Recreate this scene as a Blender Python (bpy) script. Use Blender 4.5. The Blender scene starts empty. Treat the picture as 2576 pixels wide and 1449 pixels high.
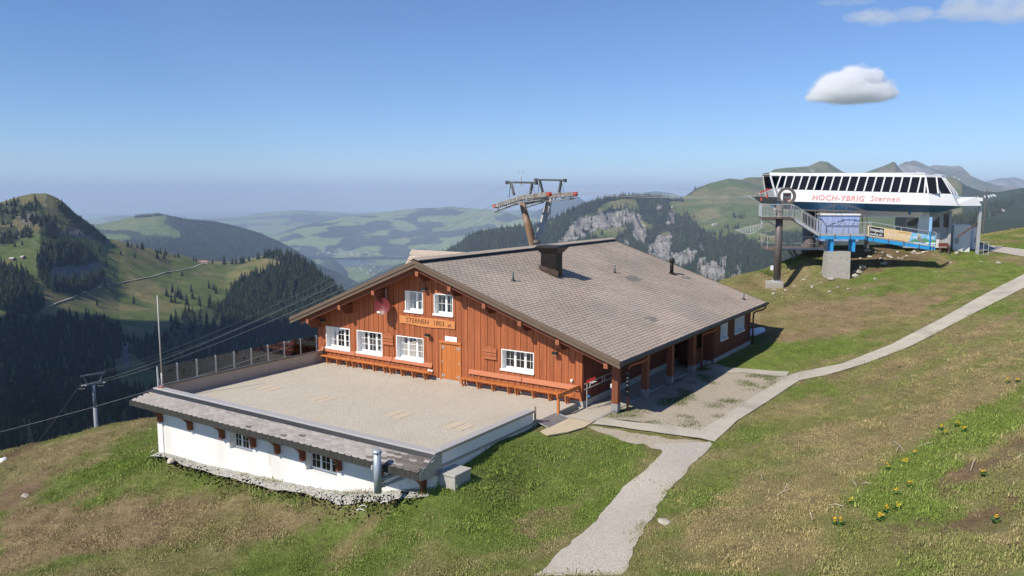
import bpy, math, random
import numpy as np
from mathutils import Vector, Matrix

random.seed(7)
rng = np.random.default_rng(11)
scene = bpy.context.scene
COL = scene.collection
R = math.radians

# ------------------------------------------------------------------ camera
# pixels below are counted on a 2576 x 1449 view of the photograph
FPX, PCX, PCY, PITCH, CAMZ = 1964.9, 1288.0, 724.5, R(6.883), 10.0
cam = bpy.data.cameras.new('camera')
cam.sensor_width = 36.0
cam.lens = FPX / 2576.0 * 36.0
cam.clip_start = 0.5
cam.clip_end = 120000
camo = bpy.data.objects.new('camera', cam)
COL.objects.link(camo)
camo.location = (0, 0, CAMZ)
camo.rotation_euler = (R(90) - PITCH, 0, 0)
scene.camera = camo

# ------------------------------------------------------------------ sky, sun, exposure
SUN = Vector((-.827, -.652, 1.05)).normalized()          # towards the sun
world = bpy.data.worlds.new('World')
scene.world = world
world.use_nodes = True
wn = world.node_tree
for n in list(wn.nodes):
    wn.nodes.remove(n)
wo = wn.nodes.new('ShaderNodeOutputWorld')
wb = wn.nodes.new('ShaderNodeBackground')
sk = wn.nodes.new('ShaderNodeTexSky')
sk.sky_type = 'NISHITA'
sk.sun_disc = False
sk.sun_elevation = math.asin(SUN.z)
sk.sun_rotation = math.atan2(SUN.x, SUN.y)
sk.altitude = 1800
sk.air_density = 1.0
sk.dust_density = 0.0
sk.ozone_density = 9.0
wb.inputs[1].default_value = 0.125
wn.links.new(sk.outputs[0], wb.inputs[0])
wn.links.new(wb.outputs[0], wo.inputs[0])
sl = bpy.data.lights.new('sun', 'SUN')
sl.energy = 5.0
sl.angle = R(0.53)
sl.color = (1.0, 0.935, 0.825)
slo = bpy.data.objects.new('sun', sl)
COL.objects.link(slo)
slo.rotation_euler = SUN.to_track_quat('Z', 'Y').to_euler()
slo.location = (-40, -30, 60)
scene.view_settings.view_transform = 'Standard'
scene.view_settings.look = 'None'
scene.view_settings.exposure = 0.1
scene.view_settings.gamma = 1.0
scene.view_settings.use_curve_mapping = False
scene.render.engine = 'CYCLES'
cy = scene.cycles
cy.use_denoising = True
cy.max_bounces = 12
cy.diffuse_bounces = 3
cy.glossy_bounces = 3
cy.transmission_bounces = 4
cy.transparent_max_bounces = 12
cy.volume_bounces = 12
cy.volume_max_steps = 256

# ------------------------------------------------------------------ pixels to places
cp_, sp_ = math.cos(PITCH), math.sin(PITCH)
def ray(x, y):
    a = (np.asarray(x, float) - PCX) / FPX
    b = (np.asarray(y, float) - PCY) / FPX
    return np.stack([a, cp_ - sp_ * b, -sp_ - cp_ * b], -1)
def at_d(x, y, d):                       # point of the pixel's ray at forward distance d
    r = ray(x, y)
    t = np.asarray(d, float) / r[..., 1]
    return r * t[..., None] + np.array([0, 0, CAMZ])
def at_z(x, y, z):                       # point of the pixel's ray at height z
    r = ray(x, y)
    t = (np.asarray(z, float) - CAMZ) / r[..., 2]
    return r * t[..., None] + np.array([0, 0, CAMZ])
def pix(P):
    P = np.asarray(P, float) - np.array([0, 0, CAMZ])
    x, y, z = P[..., 0], P[..., 1], P[..., 2]
    fw = y * cp_ - z * sp_
    dn = -y * sp_ - z * cp_
    return PCX + FPX * x / fw, PCY + FPX * dn / fw

# ------------------------------------------------------------------ noise and polygons (numpy)
def _h(i, j, s):
    n = (i * 374761393 + j * 668265263 + s * 1274126177) & 0xffffffff
    n = ((n ^ (n >> 13)) * 1274126177) & 0xffffffff
    return ((n ^ (n >> 16)) & 0xffffff) / float(0xffffff)
def vnoise(x, y, s=0):
    x = np.asarray(x, float); y = np.asarray(y, float)
    i = np.floor(x).astype(np.int64); j = np.floor(y).astype(np.int64)
    u = x - i; v = y - j
    u = u * u * (3 - 2 * u); v = v * v * (3 - 2 * v)
    return (_h(i, j, s) * (1 - u) + _h(i + 1, j, s) * u) * (1 - v) + (_h(i, j + 1, s) * (1 - u) + _h(i + 1, j + 1, s) * u) * v
def fbm(x, y, s=0, o=4):
    t = 0.; a = .5; w = 0.
    for k in range(o):
        t = t + a * vnoise(np.asarray(x) * 2 ** k + 17.3 * k, np.asarray(y) * 2 ** k - 9.1 * k, s + k); w += a; a *= .5
    return t / w                                           # 0..1
def inpoly(x, y, poly):
    x = np.asarray(x, float); y = np.asarray(y, float)
    r = np.zeros(np.broadcast(x, y).shape, bool)
    n = len(poly)
    for k in range(n):
        x0, y0 = poly[k][:2]; x1, y1 = poly[(k + 1) % n][:2]
        if y0 == y1:
            continue
        c = ((y0 > y) != (y1 > y)) & (x < (x1 - x0) * (y - y0) / (y1 - y0) + x0)
        r ^= c
    return r
def smooth(a, b, x):
    t = np.clip((x - a) / (b - a), 0, 1)
    return t * t * (3 - 2 * t)

# ------------------------------------------------------------------ materials
MATS = {}
def mat(name, color=(.5, .5, .5), rough=.6, metal=0., var=.12, scale=3., bump=0., bscale=20., spec=.3, stretch=(1, 1, 1), col2=None, attr=None, rand=0., detail=4., stain=None, coord='Object', alpha=None):
    """procedural surface: base colour broken up by noise (and optional attribute / per-object variation)"""
    if name in MATS:
        return MATS[name]
    m = bpy.data.materials.new(name)
    m.use_nodes = True
    nt = m.node_tree; N = nt.nodes; L = nt.links
    b = N['Principled BSDF']
    b.inputs['Roughness'].default_value = rough
    b.inputs['Metallic'].default_value = metal
    b.inputs['Specular IOR Level'].default_value = spec
    tc = N.new('ShaderNodeTexCoord')
    mp = N.new('ShaderNodeMapping'); mp.inputs['Scale'].default_value = stretch
    L.new(tc.outputs[coord], mp.inputs['Vector'])
    nz = N.new('ShaderNodeTexNoise'); nz.inputs['Scale'].default_value = scale; nz.inputs['Detail'].default_value = detail
    nz.inputs['Roughness'].default_value = .6
    L.new(mp.outputs[0], nz.inputs['Vector'])
    mx = N.new('ShaderNodeMix'); mx.data_type = 'RGBA'
    c2 = col2 if col2 else tuple(min(1., c * (1 + var)) for c in color)
    c1 = color if col2 else tuple(c * (1 - var) for c in color)
    mx.inputs[6].default_value = (*c1, 1); mx.inputs[7].default_value = (*c2, 1)
    rp = N.new('ShaderNodeMapRange'); rp.inputs[1].default_value = .3; rp.inputs[2].default_value = .7
    L.new(nz.outputs[0], rp.inputs[0]); L.new(rp.outputs[0], mx.inputs[0])
    out = mx.outputs[2]
    if attr:
        at = N.new('ShaderNodeAttribute'); at.attribute_name = attr
        mm = N.new('ShaderNodeMix'); mm.data_type = 'RGBA'; mm.blend_type = 'MULTIPLY'; mm.inputs[0].default_value = 1
        L.new(out, mm.inputs[6]); L.new(at.outputs['Color'], mm.inputs[7]); out = mm.outputs[2]
    if rand:
        oi = N.new('ShaderNodeObjectInfo')
        mr = N.new('ShaderNodeMapRange'); mr.inputs[3].default_value = 1 - rand; mr.inputs[4].default_value = 1 + rand
        L.new(oi.outputs['Random'], mr.inputs[0])
        hv = N.new('ShaderNodeHueSaturation'); L.new(out, hv.inputs['Color']); L.new(mr.outputs[0], hv.inputs['Value']); out = hv.outputs[0]
    if stain:
        sc_, sz_, st_ = stain
        n2 = N.new('ShaderNodeTexNoise'); n2.inputs['Scale'].default_value = sz_; n2.inputs['Detail'].default_value = 6
        m2 = N.new('ShaderNodeMapping'); m2.inputs['Scale'].default_value = st_
        L.new(tc.outputs[coord], m2.inputs[0]); L.new(m2.outputs[0], n2.inputs['Vector'])
        r2 = N.new('ShaderNodeMapRange'); r2.inputs[1].default_value = .52; r2.inputs[2].default_value = .72; r2.inputs[4].default_value = .85
        L.new(n2.outputs[0], r2.inputs[0])
        ms = N.new('ShaderNodeMix'); ms.data_type = 'RGBA'; ms.inputs[7].default_value = (*sc_, 1)
        L.new(r2.outputs[0], ms.inputs[0]); L.new(out, ms.inputs[6]); out = ms.outputs[2]
    L.new(out, b.inputs['Base Color'])
    if bump:
        n3 = N.new('ShaderNodeTexNoise'); n3.inputs['Scale'].default_value = bscale; n3.inputs['Detail'].default_value = 5
        L.new(mp.outputs[0], n3.inputs['Vector'])
        bp = N.new('ShaderNodeBump'); bp.inputs['Strength'].default_value = bump; bp.inputs['Distance'].default_value = .02
        L.new(n3.outputs[0], bp.inputs['Height']); L.new(bp.outputs[0], b.inputs['Normal'])
    MATS[name] = m
    return m
def glassmat(name, tint, trans, rough=.02, refl=.95):
    m = bpy.data.materials.new(name); m.use_nodes = True
    nt = m.node_tree; N = nt.nodes; L = nt.links
    for n in list(N): N.remove(n)
    o = N.new('ShaderNodeOutputMaterial'); tr = N.new('ShaderNodeBsdfTransparent'); gl = N.new('ShaderNodeBsdfGlossy')
    fr = N.new('ShaderNodeFresnel'); fr.inputs[0].default_value = 1.5
    tr.inputs[0].default_value = (*[t * trans for t in tint], 1); gl.inputs['Roughness'].default_value = rough
    gl.inputs[0].default_value = (refl, refl, refl, 1)
    mx = N.new('ShaderNodeMixShader')
    L.new(fr.outputs[0], mx.inputs[0]); L.new(tr.outputs[0], mx.inputs[1]); L.new(gl.outputs[0], mx.inputs[2]); L.new(mx.outputs[0], o.inputs[0])
    MATS[name] = m
    return m
def landmat(name, scale, amt=.35, bump=0., bdist=1., rock=False):
    """terrain: the ground-cover colour of each place (attribute col) broken up by noise in metres"""
    m = bpy.data.materials.new(name); m.use_nodes = True
    nt = m.node_tree; N = nt.nodes; L = nt.links
    b = N['Principled BSDF']; b.inputs['Roughness'].default_value = .95; b.inputs['Specular IOR Level'].default_value = .08
    at = N.new('ShaderNodeAttribute'); at.attribute_name = 'col'
    ge = N.new('ShaderNodeNewGeometry')
    out = at.outputs['Color']
    for k, (s, a) in enumerate(((scale, amt), (scale * 6.1, amt * .8))):
        nz = N.new('ShaderNodeTexNoise'); nz.inputs['Scale'].default_value = s; nz.inputs['Detail'].default_value = 6; nz.inputs['Roughness'].default_value = .65
        L.new(ge.outputs['Position'], nz.inputs['Vector'])
        mr = N.new('ShaderNodeMapRange'); mr.inputs[1].default_value = .3; mr.inputs[2].default_value = .7; mr.inputs[3].default_value = 1 - a; mr.inputs[4].default_value = 1 + a
        L.new(nz.outputs[0], mr.inputs[0])
        hv = N.new('ShaderNodeHueSaturation'); L.new(out, hv.inputs['Color']); L.new(mr.outputs[0], hv.inputs['Value']); out = hv.outputs[0]
        last = nz
    L.new(out, b.inputs['Base Color'])
    if bump:
        bp = N.new('ShaderNodeBump'); bp.inputs['Strength'].default_value = bump; bp.inputs['Distance'].default_value = bdist
        L.new(last.outputs[0], bp.inputs['Height']); L.new(bp.outputs[0], b.inputs['Normal'])
    MATS[name] = m
    return m

# ------------------------------------------------------------------ meshes and objects
def link_mesh(name, me, material, parent=None):
    o = bpy.data.objects.new(name, me)
    COL.objects.link(o)
    if material is not None:
        me.materials.append(material)
    if parent is not None:
        o.parent = parent
    return o
def grid_mesh(name, P, col=None, smooth_=True):
    """P: (ny, nx, 3)"""
    ny, nx = P.shape[:2]
    me = bpy.data.meshes.new(name)
    me.vertices.add(nx * ny)
    me.vertices.foreach_set('co', P.reshape(-1).astype(np.float32))
    i = np.arange(ny - 1)[:, None] * nx + np.arange(nx - 1)[None]
    q = np.stack([i, i + 1, i + nx + 1, i + nx], -1).reshape(-1, 4)
    me.loops.add(q.size)
    me.loops.foreach_set('vertex_index', q.reshape(-1).astype(np.int32))
    me.polygons.add(len(q))
    me.polygons.foreach_set('loop_start', (np.arange(len(q)) * 4).astype(np.int32))
    me.polygons.foreach_set('use_smooth', np.full(len(q), smooth_))
    me.update(calc_edges=True)
    if col is not None:
        a = me.attributes.new('col', 'FLOAT_COLOR', 'POINT')
        c = np.concatenate([col.reshape(-1, 3), np.ones((nx * ny, 1))], 1)
        a.data.foreach_set('color', c.reshape(-1).astype(np.float32))
    return me
def tag(o, label=None, cat=None, group=None, kind=None):
    if label: o['label'] = label
    if cat: o['category'] = cat
    if group: o['group'] = group
    if kind: o['kind'] = kind
    return o
# ================================================================== far terrain
LAYERS = {}
def relief(name, rows, nx, ny, amp, ns, cover, material, seed, back=(1.06, .012), label=None):
    xs0 = max(min(p[0] for p in r) for r in rows[:1]); xs1 = max(p[0] for p in rows[0])
    xs = np.linspace(xs0, xs1, nx)
    W = []
    for r in rows:
        r = sorted(r)
        a = np.array(r, float)
        W.append(at_d(xs, np.interp(xs, a[:, 0], a[:, 1]), np.interp(xs, a[:, 0], a[:, 2])))
    W = np.array(W)                                       # rows, nx, 3
    top = W[0]
    dist = np.hypot(top[:, 0], top[:, 1])
    def behind(k, dz):
        b = top.copy(); b[:, :2] *= k; b[:, 2] -= dist * dz
        return b
    B = np.array([behind(1 + (back[0] - 1) * 3, back[1] * 9), behind(back[0], back[1])])
    W = np.concatenate([B, W])
    nr = len(W)
    t = np.linspace(1, nr - 1, ny)                        # from just behind the crest to the foot
    t = np.concatenate([np.linspace(0, 1, 4)[:-1], t])
    i = np.clip(np.floor(t).astype(int), 0, nr - 2); f = (t - i)[:, None, None]
    Wp = np.concatenate([2 * W[:1] - W[1:2], W, 2 * W[-1:] - W[-2:-1]])
    p0, p1, p2, p3 = Wp[i], Wp[i + 1], Wp[i + 2], Wp[i + 3]
    P = .5 * (2 * p1 + (p2 - p0) * f + (2 * p0 - 5 * p1 + 4 * p2 - p3) * f ** 2 + (3 * p1 - p0 - 3 * p2 + p3) * f ** 3)
    wgt = np.clip((t - 2) / .6, .12, 1)[:, None]
    n = fbm(P[..., 0] / ns, P[..., 1] / ns, seed, 5) - .5
    P[..., 2] += 2 * amp * n * wgt
    X, Y = pix(P)
    c = cover(X, Y, P, t)
    col = c[0] if isinstance(c, tuple) else c
    if isinstance(c, tuple):                              # rock faces get ledges and gullies
        rock = c[1]
        dx = fbm(P[..., 0] / (ns * .16), P[..., 2] / (ns * .5), seed + 5, 4) - .5
        dy = fbm(P[..., 0] / (ns * .10), P[..., 2] / (ns * .3), seed + 9, 4) - .5
        P[..., 1] += rock * dx * amp * 4.2
        P[..., 2] += rock * dy * amp * 1.2
    me = grid_mesh(name, P, col)
    o = link_mesh(name, me, material)
    tag(o, label=label, kind='structure')
    X, Y = pix(P)
    LAYERS[name] = (xs, P, Y, t)
    return o
def lift(name, x, y):
    """pixel -> point on the near side of a terrain layer"""
    xs, P, Y, t = LAYERS[name]
    k0 = int(np.searchsorted(t, 2.0))
    x = np.atleast_1d(np.asarray(x, float)); y = np.atleast_1d(np.asarray(y, float))
    out = np.zeros((len(x), 3))
    ci = np.clip((x - xs[0]) / (xs[1] - xs[0]), 0, len(xs) - 1.001)
    for k in range(len(x)):
        c = int(round(ci[k]))
        yy = np.maximum.accumulate(Y[k0:, c])
        r = float(np.interp(y[k], yy, np.arange(len(yy))))
        r0 = int(r); fr = r - r0; r1 = min(r0 + 1, len(yy) - 1)
        out[k] = P[k0 + r0, c] * (1 - fr) + P[k0 + r1, c] * fr
    return out
def C3(*c): return np.array(c, float)
def mixc(base, c, m): return base * (1 - m[..., None]) + np.asarray(c) * m[..., None]
MEADOW, DRY, ROCK, FOREST, STRAW, DIRT = C3(.098, .128, .038), C3(.20, .172, .075), C3(.29, .268, .24), C3(.03, .042, .022), C3(.27, .215, .115), C3(.17, .115, .07)
M_far = landmat('far_land', .0035, .22)
M_mid = landmat('mid_land', .02, .25, .5, 6.)
M_near = landmat('hill_land', .05, .28, .6, 3.)

def soft(X, Y, polys, w, s, seed, amp=1.):
    """polygon mask with a ragged edge (w pixels)"""
    n1 = (fbm(X / s, Y / s, seed, 4) - .5) * 2 * w * amp
    n2 = (fbm(X / s, Y / s, seed + 31, 4) - .5) * 2 * w * amp
    m = np.zeros(X.shape, bool)
    for p in polys:
        m |= inpoly(X + n1, Y + n2, p)
    return m.astype(float)

# --- valley floor and plain reaching to the horizon
def cover_plain(X, Y, P, t=None):
    n = fbm(P[..., 0] / 500., P[..., 1] / 700., 3, 5)
    c = mixc(np.broadcast_to(MEADOW * 1.7, P.shape).copy(), FOREST * 1.2, smooth(.52, .56, n))
    return mixc(c, DRY, smooth(.6, .7, fbm(P[..., 0] / 300., P[..., 1] / 300., 8, 4)) * .5)
az = np.linspace(R(-75), R(75), 160); rr = np.geomspace(1500, 43000, 170)
A_, R_ = np.meshgrid(az, rr)
Pp = np.stack([np.sin(A_) * R_, np.cos(A_) * R_, -884 - 40 * smooth(12000, 40000, R_) + 0 * A_], -1)
Pp[..., 2] += 40 * (fbm(Pp[..., 0] / 3000, Pp[..., 1] / 3000, 4, 4) - .5) * smooth(11500, 16000, R_)
tag(link_mesh('valley_floor', grid_mesh('valley_floor', Pp, cover_plain(None, None, Pp)), M_far), kind='structure')

def cover_far(forest_thr, fs, sd):
    def f(X, Y, P, t):
        n = fbm(P[..., 0] / fs, P[..., 1] / fs + P[..., 2] / fs, sd, 5)
        c = np.broadcast_to(MEADOW * 1.75, P.shape).copy()
        c = mixc(c, DRY, smooth(.5, .65, fbm(P[..., 0] / fs / .6, P[..., 1] / fs / .6, sd + 3, 4)) * .4)
        return mixc(c, FOREST * .9, smooth(forest_thr, forest_thr + .04, n))
    return f
# farthest blue ridges
relief('far_ridge', [[(-150, 560, 17000), (150, 565, 17000), (195, 556, 17000), (260, 549, 17500), (310, 545, 17500), (380, 548, 17500), (430, 553, 17500), (500, 553, 18000), (600, 548, 18000), (660, 538, 18500), (740, 532, 18500), (830, 536, 18500), (900, 540, 18500), (970, 536, 18500), (1050, 533, 18500), (1200, 534, 18500), (1400, 530, 18500), (1700, 520, 18500)],
    [(-150, 590, 14500), (1700, 572, 14500)], [(-150, 625, 12600), (1700, 620, 12600)]], 300, 40, 60, 1500, cover_far(.49, 600., 21), M_far, 1)
relief('distant_peak', [[(1280, 560, 13500), (1340, 540, 13800), (1372, 522, 14000), (1391, 511, 14000), (1416, 500, 14000), (1432, 496, 14000), (1449, 494, 14000), (1458, 500, 14000), (1472, 511, 14000), (1500, 521, 13800), (1540, 512, 14000), (1600, 492, 14200), (1630, 488, 14200), (1649, 486, 14200), (1690, 490, 14200), (1730, 505, 14000)],
    [(1280, 585, 12300), (1449, 545, 12600), (1730, 560, 12300)], [(1280, 620, 11000), (1730, 620, 11000)]], 160, 40, 55, 1200, cover_far(.47, 800., 31), M_far, 2)
# hill above the lake
relief('lake_hill', [[(640, 630, 11200), (690, 596, 11800), (740, 577, 12000), (800, 562, 12200), (870, 548, 12500), (940, 541, 12800), (1000, 532, 13000), (1060, 527, 13000), (1110, 526, 13000), (1130, 523, 13000), (1180, 528, 12800), (1240, 531, 12500), (1300, 545, 12000), (1400, 560, 11500), (1500, 568, 11000)],
    [(640, 640, 10900), (800, 590, 11500), (1000, 570, 11900), (1200, 575, 11700), (1500, 600, 10600)], [(640, 644, 10750), (800, 622, 11000), (1000, 612, 11100), (1200, 610, 10900), (1500, 630, 10000)],
    [(640, 648, 10600), (800, 643, 10650), (1000, 640, 10600), (1200, 640, 10400), (1500, 665, 9500)]], 420, 90, 70, 900, cover_far(.475, 330., 41), M_far, 3)
# wooded hump before the lake
relief('lake_knoll', [[(770, 690, 8600), (800, 672, 8800), (820, 660, 8900), (835, 657, 8900), (850, 664, 8900), (870, 684, 8700), (885, 705, 8400)], [(770, 702, 8200), (840, 690, 8300), (885, 716, 8100)], [(770, 712, 7700), (885, 722, 7700)]],
    60, 24, 14, 300, lambda X, Y, P, t: np.broadcast_to(FOREST * 1.3, P.shape).copy(), M_far, 4)
# long wooded hill left of the lake
def cover_hill(X, Y, P, t):
    c = np.broadcast_to(FOREST * 1.1, P.shape).copy()
    mead = soft(X, Y, [[(180, 560), (300, 548), (350, 538), (400, 535), (425, 545), (410, 560), (470, 585), (450, 600), (400, 592), (360, 585), (320, 580), (270, 578), (200, 575)], [(255, 590), (320, 590), (335, 605), (280, 610)],
        [(700, 612), (730, 628), (800, 672), (760, 660), (705, 632)]], 9, 22, 51)
    c = mixc(c, MEADOW * 1.15, mead)
    return mixc(c, DRY, mead * .35 * smooth(.45, .7, fbm(P[..., 0] / 150, P[..., 1] / 150, 52, 3)))
relief('forest_hill', [[(150, 575, 6300), (190, 567, 6300), (250, 568, 6200), (300, 558, 6100), (350, 545, 6000), (400, 541, 6000), (425, 546, 6000), (470, 556, 6000), (540, 562, 6100), (600, 575, 6200), (650, 590, 6300), (700, 611, 6500), (750, 638, 6700), (800, 670, 6900), (850, 692, 7000), (900, 716, 7000)],
    [(150, 620, 5400), (425, 600, 5300), (600, 630, 5500), (750, 670, 6000), (900, 740, 6300)], [(150, 680, 4700), (425, 670, 4600), (700, 700, 5000), (900, 780, 5600)], [(150, 800, 3700), (900, 860, 4600)]],
    320, 110, 45, 500, cover_hill, M_mid, 6)
# grey rock mountains far right
def cover_grey(X, Y, P, t):
    n = fbm(P[..., 0] / 260, P[..., 2] / 120, 61, 5)
    c = mixc(np.broadcast_to(C3(.25, .235, .22), P.shape).copy(), C3(.13, .14, .09), smooth(.5, .62, n))
    sn = smooth(.76, .79, fbm(P[..., 0] / 70, P[..., 2] / 55, 62, 4))
    return (mixc(c, C3(.8, .82, .85), sn * .9), np.ones(X.shape) * .7)
relief('snowy_mountain', [[(2380, 492, 13000), (2430, 474, 13000), (2484, 458, 13000), (2517, 450, 13000), (2551, 448, 13000), (2576, 456, 13000), (2700, 470, 13000)], [(2380, 500, 12000), (2700, 500, 12000)], [(2380, 540, 10800), (2700, 540, 10800)]], 90, 40, 60, 700, cover_grey, M_far, 7)
relief('grey_mountain', [[(2150, 470, 8000), (2200, 440, 8300), (2240, 428, 8400), (2261, 419, 8500), (2277, 409, 8500), (2300, 411, 8500), (2314, 415, 8500), (2337, 424, 8500), (2352, 421, 8500), (2367, 422, 8500), (2395, 420, 8500), (2410, 418, 8500), (2420, 424, 8500), (2432, 438, 8400), (2444, 452, 8300), (2470, 467, 8200), (2490, 472, 8200), (2530, 478, 8000), (2600, 490, 8000), (2700, 500, 8000)],
    [(2150, 490, 7300), (2277, 450, 7700), (2420, 455, 7700), (2700, 505, 7300)], [(2150, 520, 6500), (2700, 520, 6500)], [(2150, 570, 5600), (2700, 570, 5600)]], 220, 70, 75, 700, cover_grey, M_mid, 8)
# the cliff mountain and the green alp right of it
def z2(pts): return [((2000 + .35714 * a) / 1.4907, (680 + .35714 * b) / 1.4907) for a, b in pts]
CLIFF = [z2(p) for p in (
    [(230, 660), (260, 620), (330, 540), (440, 410), (560, 335), (620, 372), (700, 330), (850, 305), (900, 312), (1050, 312), (1130, 370), (1130, 440), (960, 458), (900, 474), (750, 492), (690, 505), (600, 520), (490, 515), (570, 590), (420, 630)],
    [(1040, 430), (1150, 440), (1190, 540), (1170, 650), (1060, 620)], [(1190, 700), (1270, 620), (1320, 570), (1465, 560), (1455, 640), (1420, 720), (1480, 760), (1420, 860), (1300, 830), (1205, 780)],
    [(1695, 950), (1735, 800), (1800, 790), (1830, 830), (1930, 850), (1930, 930), (1980, 740), (2010, 750), (2030, 850), (2010, 1000), (1990, 1090), (1850, 1040), (1730, 990)],
    [(1440, 790), (1600, 725), (1720, 750), (1690, 840), (1560, 900), (1470, 860)], [(1280, 220), (1375, 270), (1335, 320), (1290, 300)], [(1430, 320), (1480, 330), (1475, 440), (1390, 460), (1400, 400)], [(900, 600), (1010, 600), (1000, 660), (930, 640)],
    [(1730, 640), (1775, 650), (1770, 720), (1735, 690)], [(2130, 900), (2180, 920), (2170, 980), (2140, 970)], [(2060, 1020), (2130, 990), (2200, 1050), (2150, 1120), (2080, 1110)])]
MEAD5 = [z2([(600, 355), (680, 310), (640, 290), (740, 240), (850, 150), (1010, 140), (1080, 200), (1100, 260), (1130, 330), (1060, 300), (900, 295), (820, 290), (700, 325)]),
    z2([(560, 600), (650, 520), (780, 490), (980, 465), (990, 530), (880, 590), (840, 615)]), z2([(1130, 420), (1230, 440), (1260, 500), (1200, 540), (1150, 470)]),
    z2([(1330, 540), (1460, 520), (1470, 560), (1350, 570)]), z2([(1410, 240), (1440, 180), (1640, 160), (1700, 90), (2700, -400), (4500, -400), (4500, 560), (2560, 520), (2100, 560), (1980, 610), (1930, 640), (1880, 580), (1800, 530), (1700, 470), (1620, 380), (1510, 350), (1450, 320)]),
    z2([(0, 470), (200, 410), (270, 400), (200, 440), (60, 490)]), z2([(2300, 500), (2600, 600), (2600, 700), (2350, 690), (2200, 620)])]
FOR5R = [[(2390, 590), (2395, 560), (2440, 553), (2480, 525), (2520, 515), (2576, 483), (2700, 450), (2700, 478), (2576, 506), (2540, 520), (2500, 545), (2462, 556), (2440, 580)]]
def cover_cliff(X, Y, P, t):
    c = np.broadcast_to(FOREST * 1.25, P.shape).copy()
    mead = soft(X, Y, MEAD5, 7, 16, 71)
    g = np.broadcast_to(MEADOW, P.shape).copy()
    g = mixc(g, DRY, smooth(.45, .65, fbm(P[..., 0] / 170, P[..., 1] / 170, 72, 4)) * .75)
    g = mixc(g, STRAW * .75, smooth(2380, 2480, X) * smooth(560, 500, Y) * .7)
    g = mixc(g, ROCK * .8, smooth(.74, .80, fbm(X / 9, Y / 4, 73, 4)) * .6)
    c = c * (1 - mead[..., None]) + g * mead[..., None]
    grey = smooth(.46, .6, fbm(X / 20, Y / 14, 76, 4)) * smooth(455, 425, Y) * smooth(2200, 2230, X)
    c = mixc(c, C3(.2, .16, .11), grey)
    rk = soft(X, Y, CLIFF, 8, 9, 74)
    rocktone = mixc(np.broadcast_to(ROCK, P.shape).copy(), C3(.20, .185, .165), smooth(.45, .62, fbm(X / 3.5, Y / 14, 75, 4)))
    crack = smooth(.06, .0, np.abs(fbm(X / 5. + fbm(X / 9, Y / 9, 78, 3) * 2, Y / 22, 177, 4) - .5))
    rocktone = mixc(rocktone, C3(.10, .095, .09), crack * .8)
    rocktone = mixc(rocktone, FOREST * 1.6, smooth(.66, .71, fbm(X / 6, Y / 5, 77, 3)) * .8)
    c = c * (1 - rk[..., None]) + rocktone * rk[..., None]
    snow = soft(X, Y, [[(2035, 427), (2050, 430), (2046, 433)], [(2420, 512), (2445, 506), (2440, 511)], [(2475, 494), (2500, 489), (2505, 492), (2480, 497)]], 1, 3, 79)
    return (mixc(c, C3(.75, .77, .8), snow), rk)
relief('cliff_mountain', [[(850, 745, 5600), (893, 722, 5500), (940, 700, 5300), (1000, 672, 4900), (1060, 652, 4300), (1123, 634, 3600), (1193, 590, 3500), (1246, 578, 3450), (1340, 570, 3400), (1399, 551, 3450), (1440, 531, 3500), (1490, 511, 3600), (1526, 502, 3700), (1573, 494, 3800), (1623, 496, 3900), (1673, 500, 3950), (1700, 505, 3950), (1716, 500, 4000), (1740, 486, 4100), (1750, 478, 4150), (1783, 466, 4200), (1820, 456, 4300), (1833, 453, 4300), (1865, 455, 4400), (1877, 450, 4500), (1917, 449, 4700), (1931, 442, 4800), (1947, 430, 4900), (1984, 425, 5000), (2034, 421, 5200), (2050, 414, 5300), (2064, 409, 5400), (2081, 411, 5400), (2094, 419, 5400), (2118, 434, 5300), (2150, 445, 5200), (2181, 435, 5200), (2211, 425, 5200), (2235, 416, 5200), (2247, 410, 5200), (2254, 414, 5150), (2258, 422, 5150), (2271, 435, 5000), (2300, 448, 4800), (2360, 452, 4700), (2393, 447, 4500), (2408, 452, 4400), (2430, 469, 4200), (2467, 482, 4000), (2517, 485, 3900), (2543, 479, 3800), (2576, 474, 3700), (2720, 455, 3500)],
    [(850, 760, 4900), (1000, 720, 4300), (1123, 660, 3250), (1400, 590, 3150), (1573, 545, 3450), (1700, 545, 3600), (1833, 510, 3800), (2064, 490, 4300), (2300, 500, 3700), (2576, 510, 2900), (2720, 500, 2700)],
    [(850, 800, 4000), (1123, 700, 2900), (1400, 640, 2850), (1573, 600, 3050), (1700, 590, 3150), (1900, 560, 3200), (2100, 545, 3100), (2300, 545, 2700), (2576, 545, 2200), (2720, 540, 2000)],
    [(850, 860, 3000), (1123, 770, 2400), (1573, 680, 2550), (1750, 650, 2650), (1900, 620, 2600), (2100, 590, 2300), (2300, 585, 1900), (2576, 580, 1500), (2720, 575, 1400)],
    [(850, 1000, 1800), (1573, 790, 1900), (1900, 740, 1800), (2200, 690, 1500), (2576, 660, 1000), (2720, 650, 900)], [(850, 1300, 900), (1573, 1000, 900), (2720, 900, 500)]],
    640, 230, 34, 330, cover_cliff, M_mid, 9, back=(1.05, .01))
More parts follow.
